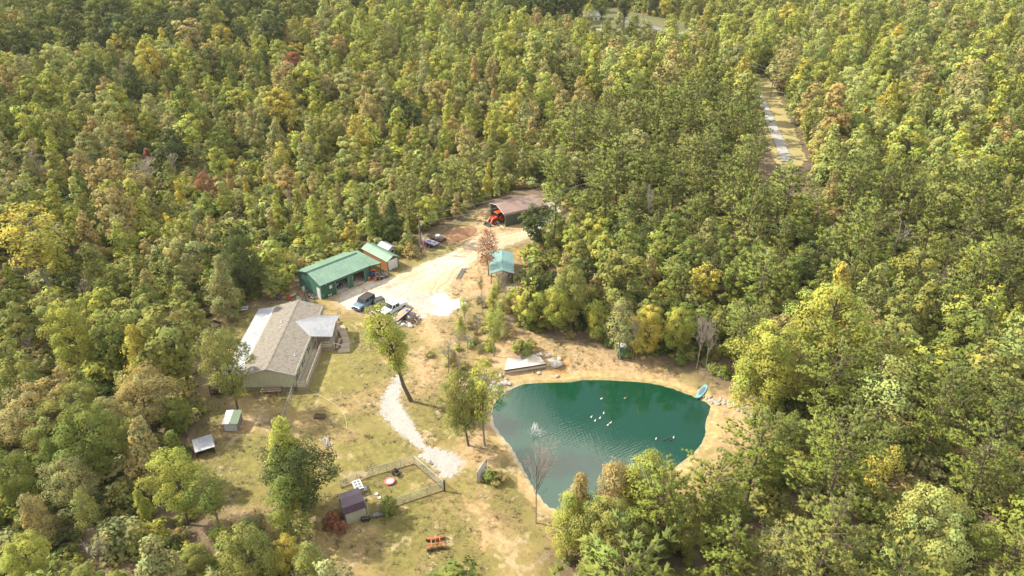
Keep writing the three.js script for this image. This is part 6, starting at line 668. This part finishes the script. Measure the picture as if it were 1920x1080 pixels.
// ---------------------------------------------------------------- the woods: what grows where
const Z = {
  ridge: { sp: 9.5, k: [['broadleaf_tree', 8, 13, 20], ['pine_tree', 1, 12, 17], ['slender_tree', 1, 9, 13]], c: { 'olive green': 4, 'dark green': 6, 'mid green': 4, 'yellow-green': 1, 'tan brown': 1 } },
  mixed: { sp: 6.6, k: [['broadleaf_tree', 6, 8, 16], ['slender_tree', 4, 8, 14], ['sparse_tree', 2, 9, 14], ['cedar_tree', 1, 5, 9], ['bare_tree', 1.1, 7, 11], ['shrub', 1.2, 2, 4]], c: { 'olive green': 5, 'yellow-green': 5, 'golden yellow': 1.3, 'mid green': 2.2, 'dark green': 2, 'tan brown': 2.6, 'rusty orange': 0.6, 'grey-green': 2, 'pale green': 1.2, 'maroon red': 0.2 } },
  young: { sp: 3.0, k: [['slender_tree', 6, 4, 7.5], ['shrub', 5, 2, 4], ['broadleaf_tree', 1.4, 5, 8], ['sparse_tree', 1, 5, 8], ['bare_tree', 0.4, 4, 7], ['cedar_tree', 0.4, 4, 7]], c: { 'yellow-green': 4, 'olive green': 4, 'pale green': 3, 'grey-green': 3, 'tan brown': 2.4, 'golden yellow': 1, 'rusty orange': 0.9, 'mid green': 1.5 } },
  poplar: { sp: 6.8, k: [['slender_tree', 7, 10, 19], ['broadleaf_tree', 3.2, 9, 17], ['sparse_tree', 1.8, 9, 16], ['pine_tree', 0.5, 10, 14], ['bare_tree', 0.4, 8, 12]], c: { 'yellow-green': 6, 'pale green': 5, 'olive green': 3, 'mid green': 2, 'golden yellow': 0.5, 'tan brown': 1, 'rusty orange': 0.3, 'grey-green': 1.5 } },
  autumn: { sp: 5.6, k: [['slender_tree', 6, 8, 13], ['broadleaf_tree', 4, 8, 13], ['sparse_tree', 1.5, 8, 11], ['shrub', 1, 2, 4]], c: { 'yellow-green': 4, 'olive green': 4, 'tan brown': 3, 'golden yellow': 1.5, 'rusty orange': 1.2, 'pale green': 1.5, 'dark green': 1, 'grey-green': 2 } },
  pines: { sp: 5.8, k: [['pine_tree', 9, 10, 17.5], ['broadleaf_tree', 2, 7, 12], ['slender_tree', 0.8, 7, 11], ['bare_tree', 0.2, 8, 11]], c: { 'olive green': 3, 'grey-green': 2, 'yellow-green': 1.4, 'tan brown': 1, 'mid green': 2 } },
  edge: { sp: 4.6, k: [['broadleaf_tree', 7, 7, 11], ['slender_tree', 2, 7, 11], ['sparse_tree', 1, 8, 11], ['pine_tree', 1, 9, 13], ['shrub', 1, 2, 3.5]], c: { 'olive green': 5, 'mid green': 4, 'yellow-green': 2.6, 'golden yellow': 0.9, 'dark green': 2.4, 'tan brown': 1.6 } },
  tall: { sp: 5, k: [['sparse_tree', 3, 10, 15], ['slender_tree', 4, 9, 14], ['pine_tree', 3, 10, 15], ['broadleaf_tree', 3, 8, 13], ['bare_tree', 0.7, 8, 13], ['shrub', 1, 2, 4]], c: { 'yellow-green': 6, 'pale green': 2, 'olive green': 3, 'golden yellow': 0.8, 'mid green': 2, 'tan brown': 0.6 } },
  low: { sp: 4.7, k: [['broadleaf_tree', 6, 7, 11], ['slender_tree', 3, 6, 10], ['sparse_tree', 1.4, 7, 11], ['cedar_tree', 0.6, 5, 8], ['bare_tree', 0.4, 6, 9], ['shrub', 2, 2, 4]], c: { 'olive green': 6, 'yellow-green': 2.4, 'mid green': 4, 'grey-green': 2.4, 'tan brown': 2.4, 'golden yellow': 0.5, 'pale green': 1.4, 'dark green': 1 } },
};
const ANCHORS = [];
const anchor = (zone, P) => { for (const p of P) ANCHORS.push([p[0], p[1], zone]); };
anchor('ridge', [[-267.7, -421.56], [-235.74, -439.35], [-198.07, -458.58], [-154.01, -468.79], [-98.62, -448.78], [-196.78, -331.9], [-169.06, -343.34], [-235.56, -375.32], [-50.3, -458.58], [-18.71, -454.61]]);
anchor('mixed', [[-162.42, -256.67], [-135.79, -263.9], [-108.6, -279.46], [-127.13, -195.24], [-101.56, -190.9], [-90.05, -225.17], [-106.78, -149.1], [-92.54, -149.1], [-87.17, -306.07], [-90.02, -116.22], [-83.43, -124.37], [-79.45, -143.57], [-57.02, -243.21], [-83.64, -171.41]]);
anchor('young', [[-63.63, -154.98], [-48.95, -154.98], [-34.26, -154.98], [-61.75, -135.87], [-48.52, -135.87], [-39.15, -143.57], [-26.11, -167.91], [-13.51, -175.04], [-72.54, -143.57], [0, -178.8], [-43.98, -178.8], [-63.72, -171.41]]);
anchor('autumn', [[-43.76, -249.78], [-20.06, -249.78], [-49.17, -204.43], [-27.66, -204.43], [-5.11, -230.92], [-8.87, -195.24], [12.79, -214.38], [-66.3, -199.75]]);
anchor('poplar', [[-47.57, -337.53], [-14.27, -337.53], [17.43, -306.07], [52.3, -306.07], [90.01, -326.42], [141.34, -375.32], [169.26, -349.34], [219.86, -375.32], [117.63, -271.48], [138.15, -256.67], [174.49, -271.48], [97.17, -209.31], [114.52, -199.75], [130.58, -190.9], [79.71, -178.8], [91.84, -175.04], [111.52, -171.41], [29.87, -256.67], [56.01, -256.67], [111.53, -149.1]]);
anchor('pines', [[17.41, -190.9], [32.52, -195.24], [46.43, -190.9], [63.29, -199.75], [17.68, -161.23], [30.32, -161.23], [45.47, -161.23], [61.35, -167.91], [52.97, -143.57], [65.45, -146.3], [76, -143.57], [87.51, -143.57], [96.19, -138.36], [61, -122.25], [72.26, -120.19], [82.19, -116.22], [39.15, -143.57], [11.86, -149.1]]);
anchor('edge', [[8.24, -124.37], [16.48, -124.37], [26.78, -124.37], [37.08, -124.37], [11.32, -110.61], [20.5, -108.84], [29.12, -105.4], [43.05, -116.22], [51.5, -124.37], [35.57, -102.13], [6.62, -135.87]]);
anchor('tall', [[49.95, -93.14], [58.9, -94.56], [68.05, -96.01], [76.56, -96.01], [49.09, -82.8], [57.18, -80.47], [66.2, -80.47], [42.81, -78.22], [61.88, -105.4], [64.51, -70.02], [41.17, -70.02]]);
anchor('pines', [[29.17, -66.34], [22.53, -60.46], [28.11, -58.14], [17.45, -56.65], [34.07, -61.26], [39.42, -58.9], [23, -52.45], [46.68, -61.26], [53.86, -62.9], [54.9, -70.02], [35.68, -70.02], [56.22, -58.14]]);
anchor('young', [[47.35, -355.52], [70.04, -343.34], [86.14, -339.84], [29.91, -355.52]]);
anchor('low', [[-73.26, -93.14], [-64.65, -96.01], [-58.04, -100.55], [-64.6, -75], [-57.03, -77.13], [-48.72, -78.22], [-55.14, -62.9], [-45.52, -62.9], [-35.33, -61.26], [-27.89, -57.39], [-37.3, -56.65], [-20.15, -55.21], [-13.8, -52.45], [-47.05, -54.5], [-64.58, -116.22], [-66.65, -128.78]]);
const AREAS = [];                                                      // where a tree stands, told by things one can find
const area = (w, P) => { for (const p of P) AREAS.push([p[0], p[1], w]); };
area('by the transmission wires at top left', [[-241.26, -405.04], [-192.05, -421.56], [-139.03, -439.35]]); area('below the transmission wires', [[-172.95, -279.46], [-136.75, -279.46], [-110.25, -296.72]]); area('above the wide leafless grey tree', [[-120.83, -219.66], [-100.06, -225.17], [-137.92, -209.31]]); area('above the wide golden edge tree', [[-118.79, -167.91], [-104.88, -171.41]]); area('right of the wide golden edge tree', [[-87.38, -140.93], [-86.88, -154.98]]); area('below the wide golden edge tree', [[-82.82, -105.4], [-73.26, -93.14]]);
area('in the wood behind the timber rack', [[-61.88, -105.4], [-71.43, -116.22]]); area('in the wood left of the hutch', [[-55.89, -87.76], [-54.11, -93.14]]); area('at the left edge level with the hutch', [[-66.96, -80.47], [-65.73, -85.23]]); area('in the lower left corner wood', [[-57.71, -62.9], [-50.54, -56.65]]); area('below the brown cone-shaped tree', [[-45.79, -62.07], [-43.75, -66.34]]); area('at bottom left of the gambrel shed', [[-33, -58.14], [-27.26, -55.21]]); area('at bottom below the gambrel shed', [[-18.82, -54.5], [-12.56, -51.79]]);
area('in young wood left of the workshop', [[-57.13, -128.78], [-65.82, -140.93]]); area('in young wood behind the workshop', [[-46.75, -146.3], [-57.18, -158.06]]); area('in young wood behind the garage', [[-33.04, -154.98], [-41.16, -171.41]]); area('behind the trailers and soil heap', [[-16.16, -158.06], [-21.83, -164.52]]); area('behind the brown-roofed barn', [[-5.5, -178.8], [2.8, -182.69]]); area('in the wood high above the workshop', [[-51.18, -214.38], [-64.53, -204.43]]); area('in the wood high above the trailers', [[-26.12, -219.66], [-39.2, -243.21]]); area('in the wood high above the barn', [[-3.27, -219.66], [6.97, -236.93]]);
area('below the far house', [[26.15, -306.07], [0, -326.42], [50.88, -296.72]]); area('near the far tarmac road', [[59.81, -355.52], [88.31, -349.34], [31.41, -375.32]]); area('left of the access lane', [[74.76, -249.78], [64.53, -204.43], [80.5, -287.86]]); area('right of the access lane', [[92.76, -214.38], [99.78, -243.21], [79.74, -182.69]]); area('in far right wood above the lane', [[142.43, -287.86], [142.7, -337.53]]); area('at the upper right edge', [[158.57, -243.21], [126.43, -178.8], [183.06, -306.07]]);
area('among the pines just right of the barn', [[21.99, -178.8], [24.58, -204.43]]); area('in mid pines above the teal shelter', [[34.36, -178.8]]); area('among the pines close to the access lane', [[47.56, -182.69], [54.02, -175.04]]); area('beside the driveway right of the barn', [[13.46, -154.98], [10.21, -140.93]]); area('among the pines uphill from the pond', [[28.05, -146.3], [42.07, -146.3]]); area('in the wood right of the teal shelter', [[8.35, -126.55], [14.05, -120.19]]); area('on the bank behind the green cabin', [[20.75, -110.61], [27.4, -116.22]]); area('on the bank behind the paddle board', [[32.02, -102.13], [36.27, -112.44]]); area('in pines behind the large yellow trees', [[60.4, -138.36], [67.71, -128.78], [50.02, -133.44]]); area('in the pines at the right edge', [[86.75, -128.78], [88.06, -116.22], [104.4, -140.93]]); area('in wood right of the large yellow trees', [[58.7, -102.13], [57.06, -90.39]]); area('at right edge level with the pond', [[72.55, -90.39], [63.2, -80.47]]); area('in the wood right of the riprap stones', [[39.48, -77.13], [41.91, -71.96]]); area('in pines at the pond right end', [[33.15, -66.34], [27.76, -61.26]]); area('at bottom edge right of the pond', [[20.15, -55.21], [25.49, -53.12], [15.18, -53.81]]); area('in the lower right corner wood', [[46.68, -61.26], [56.14, -61.26], [38.51, -56.65]]);
const nearest = (L, x, z) => { let b = 1e9, w; for (const a of L) { const d = (a[0] - x) ** 2 + (a[1] - z) ** 2; const k = d / (z * z); if (k < b) { b = k; w = a[2]; } } return w; };
function pick(r, list) { let s = 0; for (const e of list) s += e[1]; let q = r() * s; for (const e of list) if ((q -= e[1]) <= 0) return e; return list[0]; }
const WOOD = [], cell = 4, grid = new Map(), gk = (x, z) => Math.floor(x / cell) * 4096 + Math.floor(z / cell);
function roomFor(x, z, r0) { const n = Math.ceil(r0 / cell); for (let i = -n; i <= n; i++) for (let j = -n; j <= n; j++) for (const t of grid.get(gk(x + i * cell, z + j * cell)) ?? []) if (Math.hypot(t[0] - x, t[1] - z) < (t[2] + r0) / 2) return false; return true; }
const claim = (x, z, r0) => { const k = gk(x, z); if (!grid.has(k)) grid.set(k, []); grid.get(k).push([x, z, r0]); };
for (const [x, z, c] of FIXED) claim(x, z, c * 1.7);
camera.aspect = 16 / 9; camera.updateProjectionMatrix(); camera.updateMatrixWorld(true); const pv = new THREE.Vector3();
{
  const r = rngOf(20251), cand = [];
  for (let z = -40; z > -492; z -= 1.7) { const hw = 34 + 0.6075 * -z; for (let x = -hw; x < hw; x += 1.7) cand.push([x + (r() - 0.5) * 1.6, z + (r() - 0.5) * 1.6, r()]); }
  cand.sort((a, b) => a[2] - b[2]);
  const gaps = [CLEAR, LANE_OPEN, DRIVE_GAP, ROAD_GAP, WIRE_GAP];
  for (const [x, z] of cand) {
    if (z > -190 && x > -70 && x < 60 && inPoly(CLEAR, x, z)) continue; if (z < -140 && gaps.slice(1).some((P) => inPoly(P, x, z))) continue; if (x > -6 && x < 34 && sd(POND, x, z) < 2) continue;
    const zone = Z[nearest(ANCHORS, x + (fbm(x * 0.04, z * 0.04, 2) - 0.5) * 30, z + (fbm(x * 0.04 + 9, z * 0.04, 2) - 0.5) * 30)], k = pick(r, zone.k), big = 0.7 + 0.65 * fbm(x * 0.05 + 60, z * 0.05, 2), h = lerp(k[2], k[3], r()) * lerp(0.75, 1.2, big - 0.5) * [0.62, 0.8, 1, 1, 1, 1.05, 1.15, 1.32][(r() * 8) | 0], sp = k[0] === 'shrub' ? Math.min(2.2, zone.sp) : zone.sp * 0.8 * (0.6 + 0.75 * h / ((k[2] + k[3]) / 2) * 0.6);
    if (!roomFor(x, z, sp)) continue; claim(x, z, sp);
    const n = fbm(x * 0.03 + 200, z * 0.03, 2), hues = Object.entries(zone.c).map(([c, w], i) => [c, w * (0.35 + 1.3 * fbm(x * 0.035 + i * 31, z * 0.035 + i * 17, 2))]);
    const hue = k[0] === 'pine_tree' ? (r() < 0.78 ? 'pine green' : r() < 0.5 ? 'mid green' : 'olive green') : k[0] === 'bare_tree' ? 'bare grey' : pick(r, hues)[0];
    pv.set(x, h * 0.7, z).project(camera); const seen = Math.abs(pv.x) < 1.0 && Math.abs(pv.y) < 1.0;
    const dist = Math.hypot(x, 68, z); WOOD.push({ k: k[0], hue, x, z, h, wide: 0.8 + 0.45 * r(), turn: r() * 6.283, v: (r() * 30) | 0, dist, size: seen ? h / dist : 0, sx: pv.x, shade: r(), lean: [(r() - 0.5) * 0.1, (r() - 0.5) * 0.1] });
  }
}
// the nearest of each kind, one object each; look-alikes in the same place are told apart by their order from left to right
const MOST = { broadleaf_tree: 210, slender_tree: 190, pine_tree: 190, sparse_tree: 80, cedar_tree: 40, bare_tree: 36, shrub: 110 };
const FORM = { broadleaf_tree: 'broad-crowned', slender_tree: 'slender', pine_tree: 'pine', sparse_tree: 'thin-leaved', cedar_tree: 'dense conical', bare_tree: 'leafless', shrub: 'bushy' };
const singles = [], rest = {};
for (const k in MOST) { const L = WOOD.filter((t) => t.k === k).sort((a, b) => b.size - a.size); L.forEach((t, i) => { if (i < MOST[k] && t.size > 0) singles.push(t); else (rest[k] ??= []).push(t); }); }
{
  const by = {}; for (const t of singles) { const w = nearest(AREAS, t.x, t.z), s = t.k === 'shrub' ? '' : t.h > 11.5 ? 'tall ' : t.h < 7 ? 'small ' : ''; t.core = (t.k === 'bare_tree' ? s + 'leafless grey tree' : t.k === 'pine_tree' ? s + (t.hue === 'pine green' ? 'green' : t.hue) + ' pine' : s + t.hue + ' ' + FORM[t.k] + (t.k === 'shrub' ? ' shrub' : ' tree')) + ' ' + w; (by[t.core] ??= []).push(t); }
  const ORD = ['leftmost', '2nd from left', '3rd from left', '4th from left', '5th from left', '6th from left', '7th from left'], rows = [[''], ['front row ', 'back row '], ['front row ', 'middle row ', 'back row ']];
  const place = (t, label, group) => tree(t.k, t.hue, t.x, t.z, t.h, t.wide, t.turn, t.v, label, group, t.dist < 122, t.lean);
  for (const core in by) {
    const L = by[core], n = L.length, R = rows[Math.min(2, Math.ceil(n / 7) - 1)], per = Math.ceil(n / R.length), group = n > 1 ? core.replace(/ (tree|pine|shrub) /, ' $1s ') : undefined;
    L.sort((a, b) => a.dist - b.dist); R.forEach((row, q) => { const part = L.slice(q * per, q * per + per).sort((a, b) => a.sx - b.sx); part.forEach((t, i) => place(t, n === 1 ? core : n > 21 ? core : core + ', ' + row + (part.length === 1 ? 'one' : i === part.length - 1 ? 'rightmost' : ORD[i]), group)); });
  }
}
const dummy = new THREE.Object3D(), tint = new THREE.Color();
const WOODNAME = { broadleaf_tree: ['broadleaf_woodland', 'far broad-crowned trees massed beyond the nearer wood'], slender_tree: ['slender_woodland', 'far slender trees massed beyond the nearer wood'], pine_tree: ['pine_woodland', 'far pines massed beyond the nearer wood'], sparse_tree: ['thin_woodland', 'far thin-leaved trees scattered in the wood'], cedar_tree: ['evergreen_woodland', 'far dense conical trees scattered in the wood'], bare_tree: ['leafless_woodland', 'far leafless trees scattered in the wood'], shrub: ['thicket', 'low thicket filling the wood'] };
function massed(name, label, cat, list, shapes, trunkMat, crownMat, colored) {
  const G = new THREE.Group(); G.name = numbered(name); scene.add(G); tag(G, label, cat); G.userData.kind = 'stuff';
  shapes.forEach((S, v) => { const L = list.filter((t) => t.v % shapes.length === v); if (!L.length) return; const a = new THREE.InstancedMesh(S.crown, crownMat, L.length), b = trunkMat && new THREE.InstancedMesh(S.trunk, trunkMat, L.length); a.name = 'crown'; a.castShadow = a.receiveShadow = true;
    L.forEach((t, i) => { const s = t.h / t.H; dummy.position.set(t.x, ter(t.x, t.z), t.z); dummy.rotation.set(t.lean?.[1] ?? 0, t.turn, t.lean?.[0] ?? 0); dummy.scale.set(s * t.wide, s, s * t.wide); dummy.updateMatrix(); a.setMatrixAt(i, dummy.matrix); if (colored) { tint.copy(hueColor[t.hue]).multiplyScalar(0.82 + 0.36 * t.shade); a.setColorAt(i, tint); } if (b) b.setMatrixAt(i, dummy.matrix); });
    G.add(a); if (b) { b.name = 'trunk'; G.add(b); } });
  return G;
}
for (const k in rest) { for (const t of rest[k]) t.H = KH[k]; massed(WOODNAME[k][0], WOODNAME[k][1], 'wood', rest[k], SHAPES[k].plain, barkOf(k), k === 'bare_tree' ? twigMat : whiteLeaf, k !== 'bare_tree'); }
{ // undergrowth between the trees, and scrub on the open slope between yard and pond
  const r = rngOf(777), L = []; for (let z = -42; z > -485; z -= 2.3) { const hw = 30 + 0.6075 * -z; for (let x = -hw; x < hw; x += 2.3) { const X = x + (r() - 0.5) * 2.2, Zz = z + (r() - 0.5) * 2.2; if (z > -190 && X > -70 && X < 60 && sd(CLEAR, X, Zz) < 0.4) continue; if (z < -140 && [LANE_OPEN, DRIVE_GAP, ROAD_GAP].some((P) => sd(P, X, Zz) < 1)) continue; if (X > -6 && X < 34 && sd(POND, X, Zz) < 1.5) continue; if (r() < 0.2) continue; L.push({ x: X, z: Zz, h: 0.9 + r() * r() * 3.2, H: 2.1, wide: 1 + r() * 0.7, turn: r() * 6.28, v: (r() * 30) | 0, hue: ['olive green', 'mid green', 'tan brown', 'grey-green', 'yellow-green', 'dark green'][r() * 6 | 0], shade: r() }); } }
  massed('undergrowth', 'low leafy undergrowth between the trees', 'undergrowth', L, SHAPES.shrub.fine, null, whiteLeaf, true);
}
{ // scrub one by one on the slope between the sandy yard and the pond
  const S = [[-10.27, -94.56], [-9.34, -102.13], [-7.68, -113.36], [-5.48, -119.18], [0.49, -116.22], [2.04, -107.96], [0, -103.42], [-1.76, -100.55], [-4.99, -93.14], [-7.54, -91.07]], r = rngOf(61); let n = 0; const put2 = [], scrubs = [];
  for (let t = 0; t < 900 && put2.length < 46; t++) { const x = lerp(-14, 2, r()), z = lerp(-118, -88, r()); if (!inPoly(S, x, z) || put2.some((p) => Math.hypot(p[0] - x, p[1] - z) < 1.5) || FIXED.some((f) => Math.hypot(f[0] - x, f[1] - z) < 0.9)) continue; put2.push([x, z]); const q = r(), k = q < 0.52 ? 'shrub' : q < 0.76 ? 'bare_tree' : q < 0.92 ? 'sparse_tree' : 'slender_tree', hue = k === 'bare_tree' ? 'bare grey' : ['tan brown', 'pale green', 'grey-green', 'tan brown', 'yellow-green'][r() * 5 | 0];
    scrubs.push(tree(k, hue, x, z, k === 'shrub' ? 0.7 + r() * 1.2 : 3 + r() * 2.4, 0.8 + r() * 0.5, r() * 6, n++, k === 'shrub' ? hue + ' scrub bush on the slope between sandy yard and pond' : k === 'bare_tree' ? 'leafless sapling on the slope between sandy yard and pond' : hue + ' ' + FORM[k] + ' sapling on the slope between sandy yard and pond', 'scrub on the slope between yard and pond', true)); }
  const same = {}; for (const o of scrubs) (same[o.userData.label] ??= []).push(o); for (const l in same) { const L = same[l].sort((a, b) => a.position.x / a.position.z < b.position.x / b.position.z ? 1 : -1); if (L.length > 1) L.forEach((o, i) => { o.userData.label = l.replace(' between sandy yard and pond', '') + ', ' + (i === L.length - 1 ? 'rightmost' : ['leftmost', '2nd from left', '3rd from left'][i] ?? i + 1 + 'th from left'); }); }
  const bush = (hue, x, z, h, w, label) => tree('shrub', hue, x, z, h, w, n, n++, label, undefined, true);
  bush('olive green', 2, -99, 2.2, 1.6, 'olive bush at the back of the concrete slab'); bush('mid green', -2.95, -70.02, 1.7, 1.1, 'green bush right of the standing white panel'); bush('tan brown', -1.72, -70.21, 1.4, 1.4, 'brownish bush on the pond side of the standing white panel'); bush('tan brown', -20.72, -133.92, 2.6, 1.2, 'dry brown bush beside the foot of the utility pole'); bush('olive green', -23.03, -134.89, 2.4, 1.4, 'green bush between the shed and the utility pole'); bush('yellow-green', -34.32, -131.08, 3.2, 1.3, 'bright bush behind the workshop roof'); bush('pale green', -37.93, -128.11, 3.4, 1.3, 'pale bush left behind the workshop roof'); bush('yellow-green', -32.62, -133.44, 3.4, 1.2, 'leafy bush behind the carport roof'); bush('golden yellow', -29.1, -101.81, 0.5, 1.2, 'low golden flower clump at the porch steps'); bush('tan brown', -13.36, -97.79, 0.9, 1.6, 'low dry bush below the gravel patch'); bush('olive green', -45.77, -83.76, 1.6, 1.5, 'pale grassy bush left of the hutch'); bush('grey-green', -47.49, -84.62, 1.9, 1.5, 'grey bush at the wood edge left of the hutch'); bush('yellow-green', 18.87, -97.79, 1.0, 1.0, 'small bright bush right of the dark green cabin'); bush('mid green', 26.74, -95.71, 1.8, 1.0, 'small green bush on the bank between cabin and paddle board');
}
{ // grass and weeds: tufts of blades over the open ground
  const r = rngOf(404), tuft = (n, h, w, seed) => { const q = rngOf(seed), P = [], N = []; for (let k = 0; k < n; k++) { const a = q() * 6.28, d = q() * w, l = 0.25 + q() * 0.5, x = Math.cos(a) * d, z = Math.sin(a) * d, s = 0.035 * (h / 0.2), b = a + 1.57, hh = h * (0.6 + 0.6 * q()); P.push(x - Math.cos(b) * s, 0, z - Math.sin(b) * s, x + Math.cos(b) * s, 0, z + Math.sin(b) * s, x + Math.cos(a) * l * h, hh, z + Math.sin(a) * l * h); for (let e = 0; e < 3; e++) N.push(Math.cos(a) * 0.4, 0.9, Math.sin(a) * 0.4); } const g = new THREE.BufferGeometry(); g.setAttribute('position', new THREE.BufferAttribute(new Float32Array(P), 3)); g.setAttribute('normal', new THREE.BufferAttribute(new Float32Array(N), 3)); return g; };
  const mat = new THREE.MeshPhysicalMaterial({ color: new THREE.Color(1, 1, 1), roughness: 0.95, transmission: 0.3, thickness: 0, side: THREE.DoubleSide }), L = [], Wd = [];
  for (let i = 0; i < 120000; i++) { const x = lerp(-62, 32, r()), z = lerp(-152, -46, r()); if (!inPoly(CLEAR, x, z)) continue; const n = fbm(x * 0.5 + 31, z * 0.5, 3), m = fbm(x * 0.12 + 7, z * 0.12, 3); if (r() > sm(0.38, 0.56, n * 0.6 + m * 0.4)) continue; if (sd(DRIVE, x, z) < 0.8 || sd(PATH, x, z) < (n - 0.6) * 3 || sd(POND, x, z) < 1.2) continue; if (x > -41 && x < -26.5 && z > -109 && z < -89) continue; (r() < 0.03 ? Wd : L).push([x, z, m]); }
  const mass = (name, label, list, g, hs, hues) => { const a = new THREE.InstancedMesh(g, mat, list.length); a.name = name; tag(a, label, 'grass'); a.userData.kind = 'stuff'; a.castShadow = a.receiveShadow = true; list.forEach(([x, z, m], i) => { const s = hs * (0.6 + 0.8 * r()); dummy.position.set(x, ter(x, z), z); dummy.rotation.set(0, r() * 6.28, 0); dummy.scale.set(s * 1.2, s, s * 1.2); dummy.updateMatrix(); a.setMatrixAt(i, dummy.matrix); const c = mix3(hues[0], hues[1], Math.min(1, Math.max(0, (m - 0.3) * 2.5 * (0.4 + r())))), v = 0.8 + 0.4 * r(); a.setColorAt(i, tint.setRGB(c[0] * v, c[1] * v, c[2] * v)); }); scene.add(a); };
  mass('grass', 'short dry and green grass over the open ground', L, tuft(9, 0.11, 0.22, 5), 1, [[0.28, 0.21, 0.085], [0.17, 0.155, 0.042]]); mass('weeds', 'taller tufts of weeds in the grass', Wd, tuft(14, 0.24, 0.25, 6), 1, [[0.24, 0.18, 0.08], [0.115, 0.115, 0.036]]);
}

scene.traverse((o) => { if (o.isMesh) o.castShadow = o.receiveShadow = true; });
renderer.render(scene, camera);
